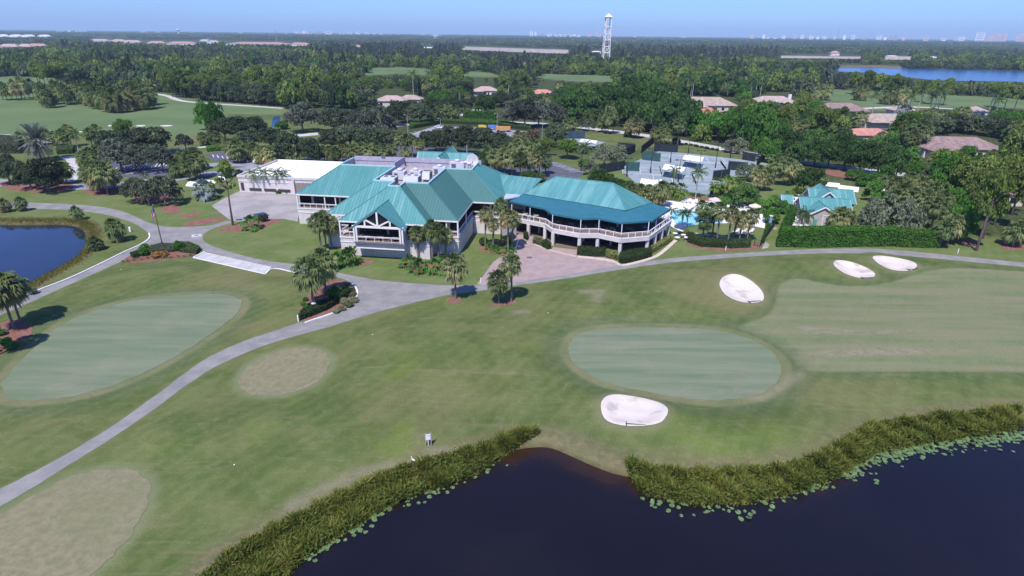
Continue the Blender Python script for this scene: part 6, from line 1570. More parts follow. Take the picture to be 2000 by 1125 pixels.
def house(px, py, wpx, mat, wall, label, dr=0.62, wing=0, ze=3.4, rz=0.0, rise=None, far=False, cat='house'):
    """px,py: middle of the front eave in the photo"""
    q = G(px, py, ze); w_ = wpx / pxm((q.x, q.y, ze)); d_ = max(9.0, w_ * dr); rise = rise or d_ * 0.24
    root = thing('house', label, cat, (q.x, q.y + d_ / 2, 0), rz)
    mb = MB(); mb.prism([(-w_ / 2, -d_ / 2), (w_ / 2, -d_ / 2), (w_ / 2, d_ / 2), (-w_ / 2, d_ / 2)], 0, ze - 0.1); mb.build('wall', wall, root)
    hip(root, (0, 0), w_, d_, ze, rise, mat)
    if wing:
        wx = w_ * 0.27 * wing; ww = w_ * 0.40; wd = d_ * 0.55
        mb = MB(); mb.prism([(wx - ww / 2, -d_ / 2 - wd / 2), (wx + ww / 2, -d_ / 2 - wd / 2), (wx + ww / 2, 0), (wx - ww / 2, 0)], 0, ze - 0.35); mb.build('wing_wall', wall, root)
        hip(root, (wx, -d_ / 2 + 0.2), ww, wd * 1.4, ze - 0.25, rise * 0.72, mat, name='wing_roof')
    nwin = max(2, int(w_ / 5))
    for k in range(nwin):
        x = -w_ / 2 + w_ * (k + 0.5) / nwin
        mb = MB(); mb.box((x, -d_ / 2 - 0.03, 1.55), (1.5, 0.08, 1.5)); o = mb.build('window', M_GLASS, root)
        mb = MB(); mb.box((x, -d_ / 2 - 0.05, 2.4), (1.8, 0.1, 0.16)); mb.build('lintel', M_TRIM, o)
    mb = MB(); mb.box((w_ * 0.13, -d_ / 2 - 0.04, 1.1), (1.1, 0.1, 2.2)); mb.build('door', M_FRAME, root)
    return root
HOUSES = [(762,197,58,M_TPINK,M_STUC,'pale pink roofed house half hidden left of the centre oaks',1,5),(800,194,46,M_TTAN,M_STUC,'tan hip roofed house beside the pale pink one',0,0),
 (948,177,46,M_TPINK,M_WSTUC,'white walled house with pinkish roof behind the royal palms',-1,0),(1060,183,46,M_TSAL,M_WSTUC,'salmon roofed house right of the white walled one',1,0),
 (1385,206,112,M_TTAN,M_STUC,'wide tan brown roofed house above the ficus trees',-1,0),(1386,222,52,M_TRED,M_STUC,'dull red roof partly hidden below the wide tan house',0,0),
 (1516,199,78,M_TPINK,M_WSTUC,'pale pink roofed house with a white chimney block',1,0),(1648,214,88,M_TMAU,M_STUC,'mauve brown hip roofed house by the right fairway',1,0),
 (1738,236,92,M_TTAN,M_STUC,'beige roofed house behind the silver tree on the right',-1,0),(1704,264,86,M_TSAL,M_STUC,'salmon roof just above the row of dark ficus trees',1,0),
 (1888,291,150,M_TMAU,M_STUC,'large mauve tiled house above the bright green tree on the right',-1,-4),(2000,378,66,M_TSAL,M_STUC,'terracotta roofed house at the right edge behind the pines',0,0),
 (678,148,26,M_TTAN,M_STUC,'small tan roof among trees left of the centre fairway',0,0),(832,163,24,M_TTAN,M_STUC,'tan roof hidden under palms left of the white walled house',0,0),
 (330,148,32,M_TPINK,M_STUC,'pinkish roof in the woods beyond the left fairway',0,0),(405,147,26,M_TTAN,M_WSTUC,'pale roof in the woods right of the pinkish roof',0,0),(1915,217,30,M_TPINK,M_WSTUC,'white roofed building beside the right fairway road',0,0),
 (1355,152,14,M_WROOF,M_WSTUC,'white spired roof poking out of the far palms',0,0),(1770,216,40,M_TPINK,M_STUC,'pale roof on the far right behind dark trees',0,0)]
HB = []
for px, py, wp, mt, wl_, lab, wing, rz in HOUSES:
    h_ = house(px, py, wp, mt, wl_, lab, wing=wing, rz=R(rz), dr=0.5 if wp > 60 else 0.62); HB.append((h_.location.x, h_.location.y, wp / pxm((h_.location.x, h_.location.y)) * 0.42))
    if 'chimney' in lab:
        mb = MB(); mb.box((9.5, -2, 4.0), (1.6, 1.4, 7.0)); mb.build('chimney', M_WSTUC, h_)
# distant estates, sheds and walls
M_TFAR = tilemat('far_roof_tile', (0.36, 0.20, 0.175), (0.44, 0.27, 0.235))
FAR = [(500,86,118,M_TFAR,'long red roofed condominium block far left of centre'),(585,87,36,M_TFAR,'short red roofed block right of the radio mast'),(352,85,56,M_TFAR,'long red roofed block beyond the woods, left of the mast'),
 (303,84,34,M_TFAR,'smaller red roofed block left of the long one'),(255,82,34,M_TPINK,'pink roofed far block behind two red ones'),(228,80,28,M_TPINK,'pale pink far roof strip on the left'),(190,79.5,40,M_TPINK,'leftmost pale roof strip of the far estate'),(70,90,36,M_TFAR,'red roofed far house near the left edge'),(15,91,36,M_TPINK,'pink far roof at the very left edge'),(45,91,28,M_TPINK,'second pink far roof near the left edge'),(415,82,22,M_TPINK,'small pink roof right of the white sheds far left'),
 (698,92,14,M_TFAR,'small red far roof left of the dark casuarinas'),(620,84,8,M_TFAR,'tiny red far roof behind the condominium row'),(375,94,10,M_WROOF,'tiny white roof in the woods left'),(398,78,16,M_WROOF,'white far shed roof above the red estate'),(1670,98,10,M_TPINK,'tiny pink roof left of the far lake wall'),(1632,104,16,M_TFAR,'small salmon roof by the far pale road wall'),
 (835,93,20,M_WROOF,'white far buildings glimpsed through dark pines'),(1315,104,10,M_WROOF,'tiny white far roof right of the tower'),(1440,105,10,M_WROOF,'tiny white far roof midway to the lake'),(1330,97,12,M_WROOF,'small white far roof beyond the pines'),(1825,112,14,M_WROOF,'white roof on the far lake shore, left'),(1985,116,12,M_WROOF,'white roof on the far shore at the right edge'),(1745,110,22,M_WROOF,'white low building behind the far lake'),
 (850,75,16,M_WROOF,'white industrial roofs on the left horizon'),(1165,101,18,M_WROOF,'white low roof at the foot of the tower')]
for px, py, wp, mt, lab in FAR: house(px, py, wp, mt, M_WSTUC, lab, dr=0.35 if wp > 30 else 0.5, ze=6.0, rise=5.0 if mt is not M_WROOF else 1.2)
def farwall(pts, h, label, mat=M_WROOF, name='long_wall'):
    A_ = G(*pts[0]); root = thing(name, label, 'wall', (A_.x, A_.y, 0)); n = 0
    for a, b in zip(pts[:-1], pts[1:]):
        p, q_ = G(*a) - A_, G(*b) - A_; mb = MB(); mb.beam((p.x, p.y, h / 2), (q_.x, q_.y, h / 2), 3, h); mb.build('panel', mat, root); mb = MB(); mb.beam((p.x, p.y, h + 0.2), (q_.x, q_.y, h + 0.2), 3.4, 0.4); mb.build('coping', mat, root)
M_FWALL = plain('far_wall_cream', (0.55, 0.47, 0.41), 0.85, 0.1, 0.1, 0.05)
farwall([(905,97.5),(960,99.5),(1020,102),(1110,105)], 8, 'long cream highway wall beyond the woods left of the tower', M_FWALL); farwall([(1525,113),(1600,114),(1680,115)], 4, 'long pale wall beyond the woods left of the far lake', M_FWALL); farwall([(1728,116),(1778,117)], 6, 'short pale wall behind the far lake', M_FWALL)
farwall([(1640,131),(1700,131),(1760,133)], 2, 'sandy bank line on the far side of the lake', plain('sand_bank', (0.30, 0.22, 0.13), 0.9, 0.05), 'sandy_bank')
# lattice tower
q = G(1183, 114); TH = HGT(1183, 114, 33); tw = thing('lattice_tower', 'tall cream open tower with a pyramid cap above the woods', 'tower', (q.x, q.y, 0), R(6))
M_TOWER = plain('tower_cream', (0.78, 0.72, 0.66), 0.7, 0.2, 0.06)
wb, wt = 5.6, 4.2
def tp(sx, sy, t): ww = wb + (wt - wb) * t; return (sx * ww, sy * ww, TH * t)
for sx in (-1, 1):
    for sy in (-1, 1): mb = MB(); mb.beam(tp(sx, sy, 0), tp(sx, sy, 1), 1.35, 1.35, (0, 1, 0)); mb.build('leg', M_TOWER, tw)
LV = [0.14, 0.295, 0.45, 0.6, 0.77, 0.985]
for t in LV:
    for a, b in (((-1, -1), (1, -1)), ((1, -1), (1, 1)), ((1, 1), (-1, 1)), ((-1, 1), (-1, -1))):
        mb = MB(); mb.beam(tp(*a, t), tp(*b, t), 1.3, 1.3); mb.build('cross_beam', M_TOWER, tw)
for t0, t1 in ((0.14, 0.295), (0.45, 0.6)):
    for a, b in (((-1, -1), (1, -1)), ((1, 1), (-1, 1)), ((1, -1), (1, 1)), ((-1, 1), (-1, -1))):
        for u0, u1 in ((t0, t1), (t1, t0)): mb = MB(); mb.beam(tp(*a, u0), tp(*b, u1), 0.7, 0.7, (0.1, 0.9, 0)); mb.build('brace', M_TOWER, tw)
mb = MB(); mb.lathe([(0.4, -1.5), (1.6, -0.8), (1.6, 0.8), (0.4, 1.5)], 10, (0, 0, TH * 0.372)); mb.build('drum', M_TOWER, tw)
mb = MB(); mb.lathe([(0.5, -2), (0.9, -1), (0.9, 1), (0.5, 2)], 8, (0, 0, TH * 0.72)); mb.build('bell', M_STEEL, tw)
mb = MB(); mb.add([(-6.3, -6.3, TH), (6.3, -6.3, TH), (6.3, 6.3, TH), (-6.3, 6.3, TH), (0, 0, TH + 6.0), (-6.3, -6.3, TH - 0.8), (6.3, -6.3, TH - 0.8), (6.3, 6.3, TH - 0.8), (-6.3, 6.3, TH - 0.8)], [(0, 1, 4), (1, 2, 4), (2, 3, 4), (3, 0, 4), (8, 7, 6, 5)] + [(i, 5 + i, 5 + (i + 1) % 4, (i + 1) % 4) for i in range(4)]); mb.build('cap_roof', M_TOWER, tw)
# skyline
def at_dist(px, D):
    d = _f + CR * ((px - 1000) / FPX) - CU * ((70 - 562.5) / FPX); h = Vector((d.x, d.y)).normalized(); return h * D
def z_for(p, ty):
    lo, hi = -50, 2000
    for _ in range(40):
        m_ = (lo + hi) / 2
        if J((p.x, p.y, m_))[1] > ty: lo = m_
        else: hi = m_
    return lo
M_CW = plain('tower_block_white', (0.88, 0.84, 0.84), 0.8, 0.1, 0.1, 0.02); M_CP = plain('tower_block_pink', (0.72, 0.50, 0.47), 0.8, 0.1, 0.1, 0.02); M_CG = plain('tower_block_grey', (0.38, 0.38, 0.42), 0.8, 0.1, 0.1, 0.02)
SKY = [(1531,69,5,0),(1553,67,5,1),(1567,68.5,5,0),(1585,70,6,0),(1598,72,4,0),(1611,71,6,0),(1631,70,4,1),(1650,69,4,0),(1667,68.5,5,0),(1689,72,5,2),(1718,70,7,0),(1730,73,4,0),(1740,69,6,2),(1750,68,5,2),(1766,72,4,1),(1810,71,7,1),(1845,75,6,0),(1869,73,5,1),(1880,72,7,0),(1915,63.5,10,0),(1932,71,8,1),(1952,67.5,17,1),(1996,68,10,1),
 (1036,61,2,0),(1040,61.5,2,0),(1046,62,3,0),(1060,67,10,2),(1073,66.5,8,0),(1086,67.5,6,0),(1095,67,5,0),(1103,67,5,0),(1115,67.5,5,0),(1122,67,4,0),(1130,68,6,0),(1151,64.5,7,1),(1169,63.5,8,1),(1469,68.5,6,1),(1492,67.5,4,0),(1240,71.5,6,0),(1335,72.5,7,0),(1500,73,5,0),(1515,74,6,0),
 (559,65,4,0),(580,61,6,0),(588,62,4,1),(594,60.5,4,0),(600,60,4,1),(607,61,5,1),(622,61.5,9,2),(642,62,11,0),(665,65,5,0),(672,65.5,4,0),(682,63.5,8,0),(700,62.5,7,0),(717,65,8,0),(731,65,5,0),(744,66,6,0),(762,68,7,0),(778,68,9,0),(797,69,8,0),(827,66,6,1),(850,69,22,0),(880,70,12,0),(820,69,14,0),(905,69.5,9,0),(960,70.5,8,0),(137,59,4,0),(160,60.5,14,0),(375,64.5,9,0),(120,60,9,0),(282,62,9,0),(310,62.3,8,0),(470,64.5,7,0),(505,66,9,0),(335,66,5,0)]
for i, (px, ty, wp, mi) in enumerate(SKY):
    D = 7000 + (i * 137) % 900; p = at_dist(px, D); zt = z_for(p, ty); ww = wp * D / FPX; dd = ww * 0.7
    side = 'right' if px > 1400 else ('middle' if px > 950 else 'left')
    tone = ['white', 'pinkish', 'grey'][mi]
    lab = {1915: 'tallest white tower block on the right horizon', 1952: 'broad pinkish slab tower block right of the tallest one', 1996: 'pinkish tower block cut by the right edge', 622: 'grey broad block in the left skyline cluster', 642: 'white block right of the grey one in the left cluster', 1169: 'taller of two pinkish blocks just left of the lattice tower', 1151: 'shorter of two pinkish blocks left of the lattice tower'}.get(px, f'small {tone} tower block on the {side} horizon skyline')
    root = thing('tower_block', lab, 'tower block', (p.x, p.y, 0), -math.atan2(p.x, p.y), f'{tone} blocks on the {side} horizon')
    mb = MB(); mb.box((0, 0, zt / 2), (ww, dd, zt)); mb.build('shaft', [M_CW, M_CP, M_CG][mi], root)
    mb = MB(); mb.box((0, 0, zt + 2), (ww * 0.5, dd * 0.5, 6)); mb.build('roof_housing', M_CG, root)
    if wp >= 5:
        nb_ = max(2, int(zt / 14)); mb = MB()
        for k in range(nb_): mb.box((0, -dd / 2 - 0.5, zt * (k + 0.6) / nb_), (ww * 0.8, 1.2, zt / nb_ * 0.42))
        mb.build('window_bands', M_CG, root)['kind'] = 'stuff'
def farmast(px, ty, D, label, wd=1.6):
    p = at_dist(px, D); zt = z_for(p, ty); r = thing('radio_mast', label, 'radio mast', (p.x, p.y, 0)); mb = MB(); mb.tube([(0, 0, 0), (0, 0, zt * 0.6), (0, 0, zt)], [wd, wd * 0.7, wd * 0.35], 6); mb.build('shaft', M_STEEL, r)
    mb = MB(); mb.beam((-wd * 2, 0, zt * 0.8), (wd * 2, 0, zt * 0.8), wd, wd); mb.build('antenna', M_STEEL, r)
farmast(539, 57, 2600, 'radio mast standing over the red condominium row'); farmast(1637, 49, 6500, 'tall thin radio mast on the right skyline', 2.2)
for i, (px, ty) in enumerate(((39, 64), (57, 64), (76, 67), (91, 70), (120, 71))): farmast(px, ty, 2400, ordinal(i, 5) + ' of five thin sports field light poles far at the left', 0.55)
for i_, px in enumerate((4, 31, 55, 86)):
    p = at_dist(px, 3000); r = thing('arched_shed', ordinal(i_, 4) + ' of four white arched sheds far left', 'shed', (p.x, p.y, 0), 0, 'white arched sheds far left'); mb = MB(); ww = 16; n = 8
    V = [(ww * math.cos(math.pi * k / n), y, 12 + 8 * math.sin(math.pi * k / n)) for y in (-14, 14) for k in range(n + 1)]
    mb.add(V, [(k, k + 1, n + 2 + k, n + 1 + k) for k in range(n)] + [tuple(range(n + 1)), tuple(reversed(range(n + 1, 2 * n + 2)))]); mb.build('roof', M_WROOF, r); mb = MB(); mb.box((0, 0, 6), (ww * 2, 27.6, 12)); mb.build('wall', M_WSTUC, r)
p = at_dist(350, 5200); zt = z_for(p, 57); wt_ = thing('water_tower', 'white mushroom water tower on the left horizon', 'water tower', (p.x, p.y, 0)); mb = MB(); mb.tube([(0, 0, 0), (0, 0, zt - 8)], [5, 3.5], 10); mb.build('stem', M_TRIM, wt_); mb = MB(); mb.lathe([(3.5, zt - 12), (11, zt - 5), (11, zt - 1), (4, zt + 2)], 16); mb.build('tank', M_TRIM, wt_)
# ------------------------------------------------------------------ planted trees and palms, surveyed one by one
S, Q = 'sabal palm', 'queen palm'
cluster('sabal', S, 'standing alone on the path edge below the clubhouse corner', [(890,583,497,52)])
cluster('sabal', S, 'at the plaza corner on the rough below the path', [(974,592,528,46),(999,588,496,46)])
cluster('sabal', S, 'growing from the hedged island at the path bend', [(613,603,503,66),(638,578,487,60)])
cluster('sabal', S, 'by the clubhouse wall left of the gable', [(628,492,416,40),(638,488,412,36),(648,486,422,36)])
cluster('sabal', S, 'by the clubhouse wall right of the gable', [(817,507,441,34),(845,510,430,34),(857,512,437,36),(871,505,446,32)])
cluster('sabal', S, 'in the mulch bed left of the brick plaza', [(948,484,405,30),(963,488,425,28),(979,478,388,30),(992,494,408,38),(1000,484,412,32)])
cluster('sabal', S, 'at the left edge beside the practice green', [(28,642,531,74),(40,628,536,62),(2,650,540,66),(-20,700,560,70)])
cluster('sabal', 'small leaning sabal palm', 'on the pond bank', [(45,412,386,24),(11,414,389,26),(153,430,404,26),(228,472,428,40),(188,488,462,30)])
cluster('tallpine', 'tall bare stemmed pine', 'on the red mulch by the service yard', [(455,440,318,66)])
cluster('queen', 'feather palm', 'against the service building wall', [(499,376,333,32),(521,377,331,32),(546,377,331,32),(559,377,334,30)])
cluster('bism', 'silver blue fan palm', 'in front of the white tents', [(403,390,352,50)])
cluster('olive', 'low spreading grey green tree', 'on the mulch above the path junction', [(268,394,346,62),(290,397,340,66),(323,400,340,74)])
cluster('oak', 'dark oak', 'between lawn and driveway on the left', [(20,358,300,62),(37,360,305,46),(62,369,316,54),(98,375,306,74)])
cluster('sabal', S, 'beside the orange mulch at the driveway bend', [(118,358,322,34),(131,359,316,34)])
cluster('sabal', S, 'clumped before the left car park', [(185,372,318,44),(196,378,318,46),(211,380,314,48),(224,368,326,36)])
cluster('grey', 'grey green oak', 'shading the left car park', [(238,334,268,76),(273,336,282,64),(318,336,280,60)])
cluster('oak', 'big dark oak', 'behind the left car park', [(228,306,252,80),(262,304,250,72),(300,300,246,84)], None)
cluster('grey', 'small grey leafless looking tree', 'by the white footpath', [(363,292,260,36)])
cluster('sabal', S, 'right of the left car park', [(348,347,312,36),(372,352,308,36),(382,351,306,34),(392,346,300,38),(366,335,292,36),(384,332,290,36)])
cluster('date', 'large silver date palm', 'with a round head on the left', [(82,314,262,62)])
cluster('sabal', S, 'along the footpath beyond the date palm', [(43,283,258,26),(90,282,250,26),(128,291,252,26),(140,286,243,28),(181,288,250,24),(193,280,243,28),(110,284,256,24)])
cluster('queen', Q, 'with a thin pale stem by the car park footpath', [(158,310,256,30)])
cluster('sabal', 'low sabal palm', 'bunched at the footpath end', [(166,322,294,30),(178,320,290,32),(190,322,292,30),(172,334,306,28)])
cluster('bright', 'bright yellow green round tree', 'at the edge of the left fairway', [(244,268,232,42)])
cluster('sabal', S, 'beside the white footpath above the middle car park', [(398,284,258,22),(419,286,254,26),(431,285,262,18),(408,282,262,18)])
cluster('mid', 'tall olive green tree', 'left of the glimpsed pond', [(405,254,196,40),(424,256,194,42)])
cluster('oak', 'dark oak', 'above the middle car park', [(440,276,228,58),(470,276,226,66),(498,272,226,54),(490,292,250,58),(532,292,248,64)])
cluster('oak', 'dark oak', 'behind the service building', [(572,320,254,68),(608,322,266,50)])
cluster('sabal', S, 'behind the left end of the service building', [(466,318,272,40),(452,312,270,30),(500,316,280,30),(512,320,288,32),(530,322,286,34),(546,320,290,32),(484,310,276,30)])
cluster('sabal', S, 'in the row behind the service building', [(622,316,286,24),(634,316,284,24),(646,317,286,24),(658,318,288,24),(670,316,282,26),(682,316,284,24)])
cluster('sabal', S, 'in the row above the clubhouse left wing', [(694,318,280,28),(708,318,276,28),(722,320,280,28),(738,318,276,30),(752,320,280,28),(766,316,278,28)])
cluster('sabal', S, 'behind the roof left of the entrance gable', [(784,304,258,24),(796,306,262,24),(806,308,262,22),(820,312,270,24),(793,318,288,22)])
cluster('grey', 'large grey oak', 'in the middle belt left of the car park', [(592,258,198,72),(740,274,204,76),(700,262,212,54)])
cluster('oak', 'spreading dark oak', 'in the middle belt beyond the service building', [(653,257,208,68),(650,292,250,60),(684,292,244,72),(722,290,246,62),(756,284,250,56),(680,252,214,50)])
cluster('oak', 'dark oak', 'in the mass behind the entrance gable', [(852,296,250,54),(880,300,246,58),(912,302,244,60),(945,304,246,60),(978,306,256,52),(935,288,250,46),(835,286,252,40)])
cluster('sabal', S, 'in the thick grove right of the entrance gable', [(952,322,286,34),(968,334,292,34),(985,338,290,34),(1000,344,292,34),(1016,348,296,32),(1010,326,272,34),(1028,330,276,32),(992,322,280,32),(1044,352,296,30),(1053,349,284,30),(1065,340,302,26),(1040,324,272,30)])
cluster('dkfea', 'feather palm', 'at the left end of the palm grove', [(942,326,292,34)])
cluster('sabal', S, 'above the oaks by the far car park', [(1012,282,256,26),(1024,280,258,22)])
cluster('ficus', 'dark round bush tree', 'below the palm grove by the link roof', [(1030,362,330,36)])
cluster('bright', 'bright green round tree', 'along the car park edge', [(1066,306,270,40),(1108,310,272,54)])
cluster('rust', 'reddish brown tree', 'left of the dark court side oak', [(1042,282,250,34)])
cluster('oak', 'dark oak', 'beside the blue screened court', [(1084,286,240,56)])
cluster('queen', Q, 'at the car park edge before the courts', [(1140,318,280,34)])
cluster('olive', 'grey olive tree', 'between car park and courts', [(1178,328,278,56),(1205,322,278,40)])
cluster('ficus', 'deep green tree', 'between pavilion roof and courts', [(1172,366,330,56),(1200,372,346,48),(1222,376,350,40)])
cluster('olive', 'small grey shrubby tree', 'at the corner of the car park', [(1152,342,312,36)])
cluster('sabal', S, 'right behind the pavilion roof', [(1232,392,358,32),(1250,394,360,34),(1288,402,354,42),(1266,392,362,30)])
cluster('fan', 'yellow green fan palm', 'below the white peaked tents', [(1308,390,356,32),(1326,392,358,34),(1296,386,358,28)])
cluster('queen', Q, 'standing before the front tennis canopy', [(1312,384,328,28),(1358,388,330,36)])
cluster('fan', 'yellow green fan palm', 'at the near court corner', [(1396,386,346,34),(1418,384,344,36),(1436,382,348,28)])
cluster('ficus', 'dense dark green tree', 'beyond the pool loungers', [(1450,404,356,58),(1432,402,366,40)])
cluster('olive', 'grey willow like tree', 'at the right corner of the courts', [(1457,352,316,48)])
cluster('sabal', S, 'between courts and pool house', [(1478,372,324,34),(1492,372,328,34),(1510,362,302,34),(1534,362,310,40),(1520,348,300,32),(1548,356,318,32)])
cluster('ficus', 'round green tree', 'left of the pool house roof', [(1580,378,322,60)])
cluster('sabal', S, 'in the clump before the swimming pool', [(1372,468,416,34),(1399,474,398,32),(1421,476,402,32),(1443,474,412,34),(1458,472,408,32),(1390,466,408,24),(1432,468,412,26)])
cluster('dkfea', 'small dark feather palm', 'beside the pool water', [(1331,442,406,32),(1341,444,404,30),(1310,428,402,26)])
cluster('sabal', S, 'over the pool between the loungers', [(1368,432,392,30),(1385,436,396,28)])
cluster('mid', 'bushy green tree', 'in the planting right of the pool', [(1412,404,382,34),(1490,416,390,34),(1504,436,404,36),(1524,416,390,30),(1470,394,376,30),(1512,402,378,28),(1540,402,384,28)])
cluster('dkfea', 'feather palm', 'against the pool house corner', [(1566,438,404,38)])
cluster('sabal', S, 'right of the pool house gable', [(1638,448,404,44),(1650,446,408,36)])
cluster('olive', 'broad grey green weeping tree', 'behind the tall hedge', [(1712,466,380,90),(1760,466,384,72),(1692,456,392,48)])
cluster('sabal', S, 'at the right end of the tall hedge', [(1834,484,430,40),(1850,476,418,44)])
cluster('sabal', 'stout sabal palm', 'under the pines at the right edge', [(1978,482,430,44),(1992,476,420,44),(2016,470,410,46)])
cluster('pine', 'tall leaning pine', 'at the right beside the cart path', [(1906,490,340,74),(1918,466,336,70)])
cluster('pine', 'slash pine', 'in the copse above the right edge', [(1940,440,312,80),(1975,420,304,84),(1992,450,334,72),(1905,420,310,74),(1862,410,312,66),(1880,380,310,60),(1920,400,304,72),(1960,388,296,74),(1890,440,334,60)])
cluster('bright', 'bright lime green tree', 'below the large mauve roof', [(1842,346,290,62),(1858,354,300,50)])
cluster('sabal', S, 'in the dense thicket behind the weeping tree', [(1752,420,356,44),(1772,430,366,46),(1796,440,372,44),(1816,450,384,44),(1740,400,346,40),(1790,408,348,44),(1812,416,358,44),(1830,430,372,40),(1764,392,336,42),(1800,386,330,42),(1838,402,348,40),(1730,384,338,36)])
cluster('mid', 'dark green tree', 'inside the right thicket', [(1820,398,330,50),(1850,420,360,46),(1870,450,380,50),(1880,470,400,44),(1782,362,316,42),(1860,470,404,40)])
cluster('ficus', 'dark green ficus', 'along the road below the salmon roof', [(1590,324,270,60),(1617,328,272,58),(1648,330,270,62),(1677,338,272,66),(1712,344,276,66),(1740,350,284,56),(1560,320,272,50)])
cluster('ficus', 'dark green ficus', 'in the second row behind the road', [(1540,312,256,56),(1515,306,250,52),(1575,306,252,54),(1610,306,256,52),(1640,308,258,50),(1670,312,264,50),(1700,320,266,52),(1728,326,266,50)])
cluster('mid', 'full green tree', 'at the right back corner of the courts', [(1500,316,266,50),(1480,306,262,40)])
cluster('sabal', 'tall sabal palm', 'in the clump right of the salmon roof', [(1768,298,236,38),(1780,300,230,40),(1790,302,236,38),(1772,310,254,34)])
cluster('olive', 'rounded grey bush tree', 'on the lawn between courts and road', [(1427,297,270,40),(1440,299,268,44)])
cluster('sabal', S, 'by the road above the courts', [(1232,268,230,30),(1242,270,230,30),(1281,279,246,30),(1292,278,240,28),(1302,281,252,28),(1323,285,230,28)])
cluster('sabal', S, 'beside the road left of the courts', [(1111,262,226,34),(1176,258,228,24),(1187,262,214,28),(1197,260,222,24)])
cluster('olive', 'small pinkish bare tree', 'on the lawn by the road', [(1150,256,230,28),(1134,254,230,24)])
cluster('grey', 'large dark grey oak', 'on the far side of the road', [(1002,246,196,56),(1026,250,188,64),(1052,248,194,56),(1082,246,200,52)])
cluster('ficus', 'huge deep green tree', 'in the mass above the road', [(1105,238,178,66),(1140,236,168,72),(1172,232,164,70),(1205,240,172,70),(1240,250,160,76),(1275,258,164,78),(1310,262,176,70),(1340,266,188,62),(1225,222,146,70),(1265,224,140,76)])
cluster('mid', 'dark tree', 'behind the road right of the ficus mass', [(1370,270,214,54),(1400,274,214,58),(1430,280,208,58),(1462,290,196,66),(1490,290,206,54)])
cluster('ficus', 'round deep green tree', 'beyond the tall road hedge', [(948,226,184,42)])
cluster('sabal', S, 'left of the tall road hedge', [(862,238,204,28),(876,236,202,30),(888,238,206,26),(850,240,212,22)])
cluster('oak', 'dark oak', 'between the car park hedge and houses', [(820,244,200,56),(792,240,196,52),(850,228,190,50),(880,222,188,46),(908,218,190,36),(768,246,204,44)])

cluster('mid', 'leafy green tree', 'between the pool house and the road', [(1690,362,336,46),(1700,394,350,42),(1736,412,372,44),(1728,352,320,42),(1664,352,328,34)])
cluster('oak', 'dark oak', 'behind the large mauve roof', [(1830,262,224,60),(1862,258,222,64),(1902,262,222,66),(1937,266,226,64),(1972,272,230,66),(1802,256,222,50),(1990,290,248,60)])
cluster('mid', 'dense green tree', 'beside the large mauve roof', [(1982,310,262,56),(2004,330,280,60),(1770,330,284,44)])
cluster('bright', 'lime green shrub tree', 'by the pool house path', [(1540,392,372,26),(1556,384,366,24)])

# ------------------------------------------------------------------ woods further out: placed in clearings-aware scatter
KEEP = [  # pixel areas of distant things that stay visible (polygon, world distance)
 (FW_L, 9e9), (FW_C, 9e9), (FW_C2, 9e9), (FW_C3, 9e9), (FW_R, 9e9), (FARLAKE, 9e9), (COURT, 9e9), (LAWN_ROAD, 9e9),
 ([(890,234),(1080,238),(1180,248),(1330,272),(1460,296),(1460,304),(1330,280),(1180,256),(1060,246),(890,243)], 9e9),
 ([(1540,310),(1740,334),(1740,342),(1540,320)], 9e9), ([(905,222),(945,208),(945,214),(915,226)], 9e9), ([(905,214),(968,214),(968,238),(905,238)], 9e9),
 ([(735,174),(775,174),(822,186),(822,194),(735,192)], 9e9), ([(928,158),(962,160),(966,182),(928,182)], 9e9), ([(1037,163),(1082,165),(1080,180),(1045,182)], 9e9), ([(1326,186),(1440,190),(1436,206),(1385,222),(1362,222),(1356,206),(1330,200)], 9e9),
 ([(1482,180),(1556,180),(1550,198),(1482,196)], 9e9), ([(1606,194),(1690,200),(1690,214),(1620,204)], 9e9), ([(1700,208),(1765,208),(1752,228),(1700,236)], 9e9), ([(1665,247),(1740,250),(1735,258),(1668,258)], 9e9), ([(1797,262),(1840,256),(1880,257),(1955,274),(1950,288),(1890,284),(1800,288)], 9e9),
 ([(1970,352),(2010,352),(2010,382),(1970,380)], 9e9), ([(530,224),(548,224),(548,248),(530,248)], 9e9), ([(560,238),(600,238),(600,250),(560,250)], 9e9), ([(1176,30),(1194,30),(1191,113),(1177,113)], 9e9),
 ([(903,88),(1112,95),(1112,105),(903,98)], 9e9), ([(1520,104),(1682,106),(1682,115),(1520,113)], 9e9), ([(1726,109),(1780,110),(1780,117),(1726,116)], 9e9), ([(1640,124),(1760,127),(1760,134),(1640,131)], 9e9),
 ([(-60,258),(100,262),(100,276),(-60,268)], 9e9), ([(790,245),(1036,247),(1036,270),(790,268)], 9e9), ([(1900,208),(1935,210),(1935,220),(1900,220)], 9e9)]
for px, py, wp, mt, lab in FAR:
    if wp >= 14: KEEP.append(([(px - wp / 2, py - 6), (px + wp / 2, py - 6), (px + wp / 2, py + 0.5), (px - wp / 2, py + 0.5)], 9e9))
MW, MH = 1060, 600                                   # half resolution mask over the photo, 30 px margin
gx, gy = np.meshgrid((np.arange(MW) - 30) * 2 + 1.0, (np.arange(MH) - 30) * 2 + 1.0)
MASK = np.zeros((MH, MW), bool)
for p_, _d in KEEP: MASK |= inside(p_, gx, gy)
def masked(px, py):
    i, j = int(py / 2) + 30, int(px / 2) + 30
    return 0 <= i < MH and 0 <= j < MW and MASK[i, j]
def proj(Xa, Ya, Za):
    dx, dy, dz = Xa, Ya, Za - CAM_H
    ww = dx * _f.x + dy * _f.y + dz * _f.z
    return 1000 + FPX * (dx * CR.x + dy * CR.y + dz * CR.z) / ww, 562.5 - FPX * (dx * CU.x + dy * CU.y + dz * CU.z) / ww, ww
